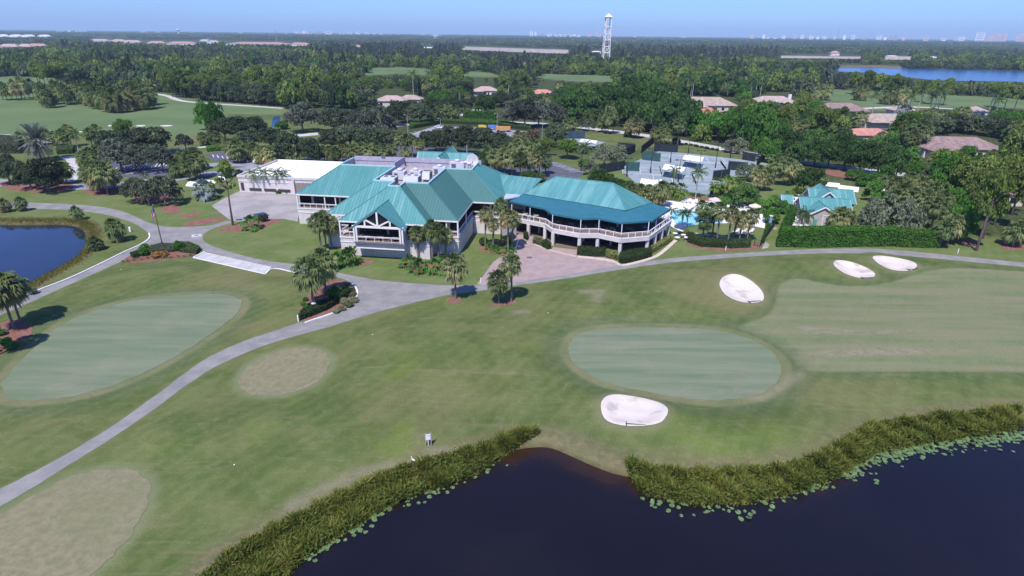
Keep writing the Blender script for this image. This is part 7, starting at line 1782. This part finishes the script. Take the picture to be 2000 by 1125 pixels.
def maskv(px, py):
    i = (py / 2).astype(int) + 30; j = (px / 2).astype(int) + 30; ok = (i >= 0) & (i < MH) & (j >= 0) & (j < MW)
    r_ = np.zeros(px.shape, bool); r_[ok] = MASK[i[ok], j[ok]]; return r_
def clear_of_view(x, y, h, r):
    """True where a tree would hide nothing the photo shows and stands on no open ground"""
    hit = np.zeros(x.shape, bool)
    for dz, dr in ((0.0, 0), (0.35, -0.9), (0.35, 0.9), (0.6, -1), (0.6, 1), (0.6, 0), (0.85, -0.7), (0.85, 0.7), (1.0, 0)):
        px, py, _w = proj(x + r * dr, y, h * dz); hit |= maskv(px, py)
    return ~hit
OPEN = [GP(p) for p in (FW_L, FW_C, FW_C2, FW_C3, FW_R, FARLAKE, COURT, LAWN_ROAD, LOT_FAR, LOT_CLUB)]
ROADS = [([G(*a).xy for a in ((800,243),(890,238),(960,238),(1060,241),(1157,251),(1258,264),(1335,277),(1447,297),(1550,315),(1640,327),(1730,337),(1850,352))], 6), ([G(*a).xy for a in ((1590,220),(1680,212),(1780,208),(1880,214),(1990,222))], 7)]
def open_ground(x, y):
    o = np.zeros(x.shape, bool)
    for p_ in OPEN: o |= inside(p_, x, y)
    for pts, wd in ROADS:
        for a, b in zip(pts[:-1], pts[1:]):
            d = b - a; t = np.clip(((x - a.x) * d.x + (y - a.y) * d.y) / d.length_squared, 0, 1); o |= (x - a.x - t * d.x) ** 2 + (y - a.y - t * d.y) ** 2 < wd * wd
    for hx, hy, hr in HB: o |= (x - hx) ** 2 + (y - hy) ** 2 < (hr + 3) ** 2
    return o
WR = np.random.default_rng(5)
ZONES = [  # pixel polygon, label place, mix, spacing m, limit
 ([(1120,236),(1330,262),(1500,296),(1560,300),(1760,300),(1790,250),(2060,250),(2060,206),(1560,200),(1300,186),(1060,180),(980,190)], 'around the houses behind the tennis courts', [('mid',.25),('oak',.15),('sabal',.25),('ficus',.12),('pine',.13),('bright',.10)], 8.2),
 ([(560,206),(1000,214),(1000,176),(560,176)], 'around the houses beyond the far car park', [('oak',.3),('sabal',.25),('mid',.2),('royal',.12),('pine',.13)], 8.6),
 ([(1950,250),(2100,250),(2100,470),(2030,470),(1990,400),(1900,300)], 'on the far right behind the pines', [('pine',.3),('sabal',.35),('mid',.35)], 7.5),
 ([(1760,352),(1900,296),(1960,300),(1900,360),(1850,420),(1770,352)], 'in the copse below the large mauve roof', [('pine',.3),('sabal',.4),('mid',.3)], 6.5),
 ([(385,196),(560,206),(560,176),(385,170)], 'beyond the left fairway path', [('pine',.35),('oak',.25),('sabal',.3),('bright',.1)], 9.0)]
NOUN = {'mid': 'green broadleaf', 'oak': 'dark oak', 'sabal': 'sabal palm', 'skirt': 'sabal palm', 'ficus': 'deep green tree', 'pine': 'slash pine', 'bright': 'yellow green tree', 'royal': 'royal palm', 'grey': 'grey oak', 'casu': 'casuarina'}
SIZE = {'mid': (9, 4.6), 'oak': (9.5, 5.6), 'sabal': (8.5, 2.5), 'ficus': (10, 5.6), 'pine': (14, 4.6), 'bright': (10, 4.5), 'royal': (13, 3.2), 'grey': (9, 5), 'casu': (16, 4)}
PL = np.array([(p_[0], p_[1], p_[2]) for p_ in PLANTED])
def near_planted(x, y, r): return ((PL[:, 0] - x) ** 2 + (PL[:, 1] - y) ** 2 < (0.62 * (PL[:, 2] + r)) ** 2).any()
CNT = {}
MARKS = [('the half hidden pink roof', 0), ('the small tan roof', 1), ('the white walled house', 2), ('the left salmon roof', 3), ('the wide tan roof', 4), ('the dull red roof', 5), ('the chimneyed pink roof', 6), ('the mauve brown roof', 7), ('the beige roof', 8), ('the right salmon roof', 9), ('the large mauve roof', 10), ('the terracotta roof', 11)]
MARKS = [(n_, HB[k_][0], HB[k_][1]) for n_, k_ in MARKS] + [(n_, G(*p_).x, G(*p_).y) for n_, p_ in (('the tennis courts', (1350, 330)), ('the far car park', (920, 258)), ('the fairway path end', (470, 206)), ('the weeping tree', (1730, 462)), ('the tall hedge', (1680, 480)), ('the road ficus row', (1650, 332)), ('the right edge pines', (1930, 440)))]
GROUPED = {}
def grouped(k_, x, y, h, r, where=None):
    if where is None:
        nm, mx_, my_ = min(MARKS, key=lambda q_: (q_[1] - x) ** 2 + (q_[2] - y) ** 2)
        where = ('right of ' if x > mx_ else 'left of ') + nm if abs(x - mx_) > abs(y - my_) else ('behind ' if y > my_ else 'in front of ') + nm
    GROUPED.setdefault((k_, where), []).append((J((x, y, 0))[0], x, y, h, r))
def plant_grouped():
    for (k_, where), its in GROUPED.items():
        its.sort(); n = len(its); nn = NOUN[k_]; pl = (nn + 's') if not nn.endswith('s') else nn
        for i, (_, x, y, h, r) in enumerate(its):
            lab = f'{nn} {where}' if n == 1 or n > 12 else f'{ordinal(i, n)} of {NUM[n]} {pl} {where}'
            tree(k_, x, y, h, r, lab, f'{pl} {where}' if n > 1 else None)
    GROUPED.clear()
for poly, where, mixk, sp in ZONES:
    P = GP(poly); a = np.array([(q_.x, q_.y) for q_ in P]); mn, mx = a.min(0), a.max(0)
    gx_, gy_ = np.meshgrid(np.arange(mn[0], mx[0], sp), np.arange(mn[1], mx[1], sp)); x = gx_.ravel() + WR.uniform(-.42, .42, gx_.size) * sp; y = gy_.ravel() + WR.uniform(-.42, .42, gx_.size) * sp
    sel = inside(P, x, y) & ~open_ground(x, y); x, y = x[sel], y[sel]
    kinds = WR.choice(len(mixk), len(x), p=np.array([k_[1] for k_ in mixk]) / sum(k_[1] for k_ in mixk))
    for i in np.argsort(y):
        k_ = mixk[kinds[i]][0]; h, r = SIZE[k_]; s_ = WR.uniform(0.72, 1.3); h *= s_; r *= s_
        if near_planted(x[i], y[i], r * 0.8): continue
        xi, yi = np.array([x[i]]), np.array([y[i]])
        if not clear_of_view(xi, yi, h, r)[0]:
            h *= 0.55; r *= 0.6
            if k_ in ('pine', 'royal') or not clear_of_view(xi, yi, h, r)[0]: continue
        if CNT.get(k_, 0) >= 190: continue
        CNT[k_] = CNT.get(k_, 0) + 1
        grouped(k_, float(x[i]), float(y[i]), float(h), float(r))
plant_grouped()
# palm islands and lone trees standing on the far fairways
def clump(kind, where, pts, h, r, plural=None):
    for px, py in pts:
        q_ = G(px, py); s_ = VR.uniform(0.8, 1.2); grouped(kind, q_.x, q_.y, h * s_, r * s_, where)
    plant_grouped()
clump('skirt', 'in the open row at the left edge', [(6,195),(14,196),(24,194),(34,196),(42,192),(50,195),(58,192),(66,190)], 11, 3.4)
clump('skirt', 'in the small left fairway island', [(84,208),(92,211),(100,211),(108,209),(96,205),(88,204),(104,203),(126,202),(132,205),(138,203),(120,194),(114,198)], 10.5, 3.6)
clump('skirt', 'in the large left fairway island', [(158,203),(168,206),(178,209),(188,212),(198,214),(208,218),(218,220),(228,221),(238,220),(248,218),(170,200),(184,204),(196,207),(212,211),(226,213),(240,211),(262,214),(272,215),(282,215),(292,213),(300,211),(268,208),(284,207),(296,205)], 11, 4.0)
clump('pine', 'in the open stand on the left', [(82,170),(90,171),(98,172),(106,173),(114,172),(122,171),(76,166),(130,168)], 15, 5.2)
clump('pine', 'by the far fairway path', [(338,190),(344,191),(356,192),(362,192),(372,191),(382,192),(395,196),(408,198)], 15, 5.2)
clump('oak', 'behind the far fairway path', [(392,196),(404,196),(418,198),(432,199),(446,200),(460,201),(476,202),(492,203),(508,204),(524,206),(540,207)], 12, 5.5)
clump('royal', 'near the white walled house', [(808,190),(816,188),(832,192),(842,190),(850,186),(876,190),(888,192),(902,190),(985,186),(996,184),(1010,184),(1022,186),(1000,178)], 15, 4.0)
clump('royal', 'above the wide tan roof', [(1324,196),(1340,194),(1348,195),(1352,188),(1464,194),(1474,192),(1484,190)], 15, 3.8)
clump('skirt', 'in the skirted groups on the right fairway', [(1596,200),(1674,196),(1684,197),(1680,190),(1724,203),(1732,204),(1742,203),(1750,200),(1736,194),(1760,196),(1762,206),(1612,196)], 11, 4.2)
clump('pine', 'rising over the right fairway palms', [(1672,186),(1690,188),(1710,192),(1728,196),(1744,198),(1664,184),(1800,200),(1816,204),(1842,206),(1940,210),(1960,214),(1980,216)], 16, 5.5)
clump('royal', 'on the right fairway edge before the road', [(1812,228),(1820,230),(1828,228),(1790,226),(1770,232),(1700,234),(1926,234),(1940,236)], 14, 4.0)
q_ = G(1747, 240); tree('bism', q_.x, q_.y - 6, 10, 5.5, 'silvery fan palm in front of the beige roof on the right')

# ------------------------------------------------------------------ the far woods: one mass, instanced light crowns
def light_crown(nm, mat, seed, kind, nc, per, leaf, clump_, trunk=True, h=1.0):
    me = crown_mesh(nm, mat, seed, nc, per, leaf, kind, clump_); o = bpy.data.objects.new(nm, me); return o
LITE = [light_crown('woods_crown', m_, 500 + i, k_, nc, per, lf, cl) for i, (m_, k_, nc, per, lf, cl) in enumerate((
  (L_PINE, 'dome', 20, 26, 0.15, 0.36), (L_PINE, 'round', 20, 24, 0.16, 0.36), (L_OAK, 'dome', 22, 24, 0.16, 0.34), (L_FICUS, 'dome', 22, 24, 0.16, 0.34), (L_CASU, 'cone', 20, 22, 0.17, 0.36), (L_BRIGHT, 'round', 18, 22, 0.17, 0.38), (L_SABAL, 'round', 14, 18, 0.20, 0.42), (L_GREY, 'dome', 20, 22, 0.16, 0.34), (L_CASU, 'dome', 20, 22, 0.16, 0.34)))]
# indices follow name order: woods_crown, .001, ... used as pick index
wc = bpy.data.collections.new('woods_kit')
for o in LITE: wc.objects.link(o)
LHR = [(10.5, 5.6), (11, 5.2), (9.5, 6.0), (10, 6.2), (14, 5.0), (10, 4.8), (8, 3.4), (9, 5.6), (10.5, 5.8)]
def scatter_woods(x, y, name, kit, weights, hscale=1.0):
    n = len(x); pick = WR.choice(len(weights), n, p=np.array(weights) / sum(weights)); return pick
def gn_object(name, x, y, pick, sc, kit):
    me = bpy.data.meshes.new(name); n = len(x); me.vertices.add(n)
    me.vertices.foreach_set('co', np.stack([x, y, np.zeros(n)], -1).astype(np.float32).ravel())
    a = me.attributes.new('pick', 'INT', 'POINT'); a.data.foreach_set('value', pick.astype(np.int32))
    a = me.attributes.new('sc', 'FLOAT_VECTOR', 'POINT'); a.data.foreach_set('vector', sc.astype(np.float32).ravel())
    a = me.attributes.new('rz', 'FLOAT_VECTOR', 'POINT'); rot = np.zeros((n, 3)); rot[:, 2] = WR.uniform(0, 6.28, n); a.data.foreach_set('vector', rot.astype(np.float32).ravel())
    o = link(name, me); o['kind'] = 'stuff'
    gt = bpy.data.node_groups.new(name + '_nodes', 'GeometryNodeTree'); gt.interface.new_socket('Geometry', in_out='INPUT', socket_type='NodeSocketGeometry'); gt.interface.new_socket('Geometry', in_out='OUTPUT', socket_type='NodeSocketGeometry')
    gi = gt.nodes.new('NodeGroupInput'); go = gt.nodes.new('NodeGroupOutput'); ip = gt.nodes.new('GeometryNodeInstanceOnPoints'); ci = gt.nodes.new('GeometryNodeCollectionInfo')
    ci.inputs[0].default_value = kit; ci.inputs['Separate Children'].default_value = True; ci.inputs['Reset Children'].default_value = True
    def na(nm, ty):
        nd = gt.nodes.new('GeometryNodeInputNamedAttribute'); nd.data_type = ty; nd.inputs[0].default_value = nm; return nd.outputs[0]
    gt.links.new(gi.outputs[0], ip.inputs['Points']); gt.links.new(ci.outputs[0], ip.inputs['Instance']); ip.inputs['Pick Instance'].default_value = True
    gt.links.new(na('pick', 'INT'), ip.inputs['Instance Index']); gt.links.new(na('rz', 'FLOAT_VECTOR'), ip.inputs['Rotation']); gt.links.new(na('sc', 'FLOAT_VECTOR'), ip.inputs['Scale'])
    gt.links.new(ip.outputs[0], go.inputs[0]); md = o.modifiers.new('scatter', 'NODES'); md.node_group = gt
    return o
PL = np.array([(p_[0], p_[1], p_[2]) for p_ in PLANTED])
BIG = np.zeros((0, 2))
def jgrid(y0, y1, sp, ang=52):
    ys_ = np.arange(y0, y1, sp); out = []
    for yy in ys_:
        xm = yy * math.tan(R(ang)) + 60; n = int(2 * xm / sp); out.append(np.stack([np.linspace(-xm, xm, n) + WR.uniform(-.45, .45, n) * sp, yy + WR.uniform(-.45, .45, n) * sp], -1))
    return np.concatenate(out)
NOISE = lambda x, y, s, ph: np.sin(x / s + ph) * np.cos(y / s * 1.3 + ph * 2) + 0.6 * np.sin(x / s * 2.3 + y / s * 1.7 + ph * 3)
allp = []
for y0, y1, sp in ((225, 700, 7.8), (700, 1500, 9.4)):
    P = jgrid(y0, y1, sp); x, y = P[:, 0], P[:, 1]
    px, py, _w = proj(x, y, np.zeros(len(x)))
    front = inside([(-400,262),(400,262),(560,225),(560,214),(820,214),(1000,200),(1000,240),(1100,240),(1480,300),(1560,310),(1900,300),(2080,300),(2080,476),(2500,540),(2500,900),(-400,900)], px, py)
    sel = ~front & ~open_ground(x, y); x, y = x[sel], y[sel]
    nz = NOISE(x, y, 70, 0.3); nz2 = NOISE(x, y, 45, 1.7)
    base = np.where(nz > 0.35, 0, np.where(nz < -0.6, 3, 2)); base = np.where((nz2 > 1.15), 4, base); base = np.where((nz2 < -0.95), 8, base)
    rnd_ = WR.random(len(x)); base = np.where(rnd_ < 0.12, 1, base); base = np.where((rnd_ > 0.12) & (rnd_ < 0.18) & (y < 620), 5, base); base = np.where((rnd_ > 0.18) & (rnd_ < 0.33), 6, base); base = np.where((rnd_ > 0.9), 7, base)
    px, py, _w = proj(x, y, np.zeros(len(x))); cz = (px > 640) & (px < 1650) & (py < 126) & (py > 92); base = np.where(cz & (rnd_ < 0.55), np.where(rnd_ < 0.35, 4, 8), base)
    hr = np.array(LHR)[base]; s_ = 0.58 + 0.95 * WR.random(len(x)) ** 1.3; h, r = hr[:, 0] * s_, hr[:, 1] * s_
    ok = clear_of_view(x, y, h, r)
    ok2 = ~ok & clear_of_view(x, y, h * 0.5, r * 0.6); h = np.where(ok2, h * 0.5, h); r = np.where(ok2, r * 0.6, r); keep_ = ok | ok2
    x, y, h, r, base = x[keep_], y[keep_], h[keep_], r[keep_], base[keep_]
    near_ = np.array([((PL[:, 0] - a) ** 2 + (PL[:, 1] - b) ** 2 < (0.6 * (PL[:, 2] + c)) ** 2).any() for a, b, c in zip(x, y, r)]) if y0 < 500 else np.zeros(len(x), bool)
    x, y, h, r, base = x[~near_], y[~near_], h[~near_], r[~near_], base[~near_]
    allp.append((x, y, h, r, base))
x, y, h, r, base = (np.concatenate([a[i] for a in allp]) for i in range(5))
gn_object('far_woods', x, y, base, np.stack([r, r, h], -1), wc)
# canopy patches beyond: each about 70 m of closed woodland
def patch(nm, seed, mats, n=64, size=80):
    rng = np.random.default_rng(seed); Vs = []; Fs = []; Ts = []; MI = []; b = 0
    for i in range(n):
        cx_, cy_ = rng.uniform(-size / 2, size / 2, 2); hh = rng.uniform(8, 15); rr_ = rng.uniform(3.8, 6.5); k = 26
        d = unit(rng.normal(0, 1, (k, 3))); d[:, 2] = np.abs(d[:, 2]); C = np.array([cx_, cy_, hh * 0.5]) + d * np.array([rr_, rr_, hh * 0.5]) * rng.uniform(0.7, 1, (k, 1))
        V, F = leafquads(C, d + np.array([0, 0, 0.4]), 2.6, rng, 1.3, 0.5); Vs.append(V); Fs.append(F + b); b += len(V); Ts.append(np.full(len(V), np.clip(rng.normal(0.45, 0.2), 0, 1))); MI.append(np.full(k, rng.choice(len(mats), p=[0.4, 0.25, 0.35])))
    return bpy.data.objects.new(nm, npmesh(nm, np.concatenate(Vs), np.concatenate(Fs), mats, {'tint': np.concatenate(Ts)}, mi=np.concatenate(MI)))
pc = bpy.data.collections.new('canopy_kit')
for i in range(4): pc.objects.link(patch('canopy_patch', 900 + i, [[L_OAK, L_PINE, L_CASU], [L_FICUS, L_PINE, L_OAK], [L_CASU, L_GREY, L_OAK], [L_PINE, L_FICUS, L_CASU]][i]))
parts_ = []
for y0, y1, sp in ((1500, 3200, 66), (3200, 6500, 95), (6500, 12500, 150)):
    P = jgrid(y0, y1, sp, 50); x, y = P[:, 0], P[:, 1]; s_ = np.full(len(x), sp / 72)
    h = np.full(len(x), 14.0); o_ = clear_of_view(x, y, h, np.full(len(x), sp * 0.4)); parts_.append((x[o_], y[o_], s_[o_], np.minimum(s_[o_], 1.25) * WR.uniform(0.8, 1.15, o_.sum())))
x, y, s_, hz_ = (np.concatenate([a[i] for a in parts_]) for i in range(4))
gn_object('far_canopy', x, y, WR.integers(0, 4, len(x)), np.stack([s_, s_, hz_], -1), pc)

# ------------------------------------------------------------------ reeds and lily pads along the lake
rng = np.random.default_rng(21)
def between(upper, lower, n, bias=1.0):
    U = [G(*p) for p in upper]; Lw = [G(p[0], p[1], -0.6) for p in lower]
    def along(P, t):
        L_ = [0]; 
        for a, b in zip(P[:-1], P[1:]): L_.append(L_[-1] + (b - a).length)
        s = t * L_[-1]; xs_ = np.interp(s, L_, [q.x for q in P]); ys2 = np.interp(s, L_, [q.y for q in P]); return np.stack([xs_, ys2], -1)
    t = rng.uniform(0, 1, n); f = rng.uniform(0, 1, n) ** bias
    return along(U, t) * (1 - f[:, None]) + along(Lw, t) * f[:, None], t, f
R_L = ([(372,1150),(395,1125),(440,1083),(520,1038),(600,998),(690,953),(780,914),(870,890),(930,876),(960,864),(1000,852),(1046,849)], [(500,1170),(565,1123),(600,1085),(650,1056),(700,1026),(760,990),(830,960),(870,950),(930,925),(960,906),(990,886),(1046,853)])
R_R = ([(1222,902),(1260,912),(1300,916),(1400,919),(1500,914),(1580,899),(1640,869),(1700,831),(1780,817),(1900,805),(1990,797)], [(1240,940),(1258,966),(1300,977),(1350,987),(1450,986),(1560,961),(1650,925),(1710,885),(1800,869),(1900,855),(1992,838)])
Vs = []; Fs = []; Ts = []; b = 0
for (up2, lo2), n, hmax in ((R_L, 36000, 1.15), (R_R, 42000, 1.25)):
    P, t, f = between(up2, lo2, n, 0.95); x, y = P[:, 0] + rng.normal(0, 0.15, n), P[:, 1] + rng.normal(0, 0.15, n); z0 = np.maximum(height(x, y), -0.65)
    lump = 0.75 + 0.35 * np.sin(x * 0.9 + 1) * np.cos(y * 1.1) + 0.3 * np.sin(x * 2.3 + y * 1.9) + 0.2 * np.sin(x * 5.1 - y * 4.3)
    hh = hmax * np.clip(lump, 0.45, 1.3) * np.clip(0.35 + f * 4, 0.35, 1) * np.clip((1.05 - f) * 5, 0.35, 1) * rng.uniform(0.6, 1.1, n)
    az = rng.uniform(0, 2 * math.pi, n); ln = rng.uniform(0.1, 1.0, n); wd = rng.uniform(0.025, 0.065, n); h2 = np.stack([np.cos(az), np.sin(az)], -1); s2 = np.stack([-np.sin(az), np.cos(az)], -1)
    def pt(k, w): c = np.stack([x, y], -1) + h2 * (ln * hh * k ** 2)[:, None] + s2 * (wd * w)[:, None]; return np.concatenate([c, (z0 + hh * k * (1 - 0.25 * ln * k))[:, None]], 1)
    V = np.stack([pt(0, 1), pt(0, -1), pt(0.55, -0.9), pt(0.55, 0.9), pt(1.0, 0.05), pt(1.0, -0.05)], 1).reshape(-1, 3); i0 = np.arange(n) * 6 + b
    Fs.append(np.concatenate([np.stack([i0, i0 + 1, i0 + 2, i0 + 3], -1), np.stack([i0 + 3, i0 + 2, i0 + 5, i0 + 4], -1)])); b += len(V); Vs.append(V)
    dry = np.clip(0.42 + 0.22 * np.sin(x * 0.35 + 0.5) + 0.15 * np.sin(x * 1.1 + y * 0.8) + rng.normal(0, 0.28, n), 0, 1.15); dry = np.where(rng.random(n) < 0.16, 1.2, dry); Ts.append(np.repeat(dry, 6))
tag(link('reeds', npmesh('reeds', np.concatenate(Vs), np.concatenate(Fs), L_REED, {'tint': np.concatenate(Ts)})), kind='stuff')
# broad leaves low among the reeds
Cs = []
for (up2, lo2), n in ((R_L, 9000), (R_R, 10000)):
    P, t, f = between(up2, lo2, n, 0.8); x, y = P[:, 0] + rng.normal(0, 0.2, n), P[:, 1] + rng.normal(0, 0.2, n); keep_ = np.sin(x * 0.7 + y * 0.5) + np.sin(x * 1.9 - y) * 0.7 + rng.normal(0, 0.5, n) > -0.2
    Cs.append(np.stack([x, y, np.maximum(height(x, y), -0.6) + rng.uniform(0.25, 1.0, n) * (0.6 + 0.4 * f)], -1)[keep_])
C = np.concatenate(Cs); V, F = leafquads(C, np.tile(np.array([0, -0.3, 0.8]), (len(C), 1)), 0.16, rng, 2.2, 0.6)
tag(link('marsh_leaves', npmesh('marsh_leaves', V, F, L_MARSH, {'tint': np.repeat(np.clip(rng.normal(0.45, 0.25, len(C)), 0, 1), 4)})), kind='stuff')
M_PAD = plain('lily_leaf', (0.13, 0.20, 0.075), 0.35, 0.5, 0.3, 2)
mb = MB(); prng = random.Random(4)
def pads(pts, n, out, r0=0.12, r1=0.27):
    P = [G(px, py, -0.6) for px, py in pts]
    for _ in range(n):
        t = prng.random() * (len(P) - 1); i = int(t); q = P[i].lerp(P[i + 1], t - i); d = (P[i + 1] - P[i]).normalized(); nn = Vector((d.y, -d.x, 0))
        if nn.y > 0: nn = -nn
        q = q + nn * (abs(prng.gauss(0, out)) - 0.3); r_ = prng.uniform(r0, r1); a0 = prng.uniform(0, 6.28); k = 9
        tl = prng.uniform(0, 0.35); ta = prng.uniform(0, 6.28)
        ring_ = [(q.x + r_ * math.cos(a0 + 5.7 * j / (k - 1)), q.y + r_ * math.sin(a0 + 5.7 * j / (k - 1)), -0.58 + prng.uniform(0, 0.02) + r_ * tl * (1 + math.cos(a0 + 5.7 * j / (k - 1) - ta))) for j in range(k)]
        mb.add([(q.x, q.y, -0.575 + r_ * tl)] + ring_, [(0, j + 1, j + 2) for j in range(k - 1)])
pads([(1640,925),(1700,892),(1760,880),(1830,868),(1900,858),(1960,852),(2010,842)], 420, 0.95); pads([(1560,962),(1620,945),(1680,905)], 40, 0.7); pads([(1250,972),(1300,982),(1360,992),(1440,990),(1500,978)], 45, 0.9); pads([(1500,978),(1560,964),(1620,948)], 20, 0.5)
pads([(590,1095),(650,1058),(700,1030),(760,994)], 60, 0.5); pads([(760,994),(830,964),(870,953),(930,928),(985,892)], 40, 0.7)
tag(mb.build('lily_pads', M_PAD), kind='stuff')
# rough grass round the pond
Vs = []; Ts = []; n = 9000; b = 0
P = np.array([(q_.x, q_.y) for q_ in POND_P]); seg = rng.integers(0, len(P), n); t = rng.random((n, 1)); c = P[seg] * (1 - t) + P[(seg + 1) % len(P)] * t
x, y = c[:, 0] + rng.normal(0, 0.8, n), c[:, 1] + rng.normal(0, 0.8, n); z0 = height(x, y); hh = rng.uniform(0.25, 0.8, n); az = rng.uniform(0, 6.28, n); wd = 0.05; ln = rng.uniform(0.1, 0.5, n)
V = np.stack([np.stack([x - wd * np.sin(az), y + wd * np.cos(az), z0], -1), np.stack([x + wd * np.sin(az), y - wd * np.cos(az), z0], -1), np.stack([x + ln * np.cos(az), y + ln * np.sin(az), z0 + hh], -1), np.stack([x + ln * np.cos(az) + 0.01, y + ln * np.sin(az) + 0.01, z0 + hh], -1)], 1).reshape(-1, 3)
tag(link('bank_grass', npmesh('bank_grass', V, np.arange(4 * n).reshape(n, 4), L_REED, {'tint': np.repeat(np.clip(rng.normal(0.7, 0.3, n), 0, 1.2), 4)})), kind='stuff')

# ------------------------------------------------------------------ haze
m = bpy.data.materials.new('haze_air'); m.use_nodes = True; m.node_tree.nodes.remove(m.node_tree.nodes['Principled BSDF'])
vol = m.node_tree.nodes.new('ShaderNodeVolumePrincipled'); vol.inputs['Color'].default_value = (0.62, 0.83, 1.0, 1); vol.inputs['Density'].default_value = HAZE_D; vol.inputs['Anisotropy'].default_value = 0.0
m.node_tree.links.new(vol.outputs[0], m.node_tree.nodes['Material Output'].inputs['Volume'])
mb = MB(); mb.box((0, 6000, 109), (34000, 22000, 228)); hz = mb.build('haze', m); hz['kind'] = 'stuff'
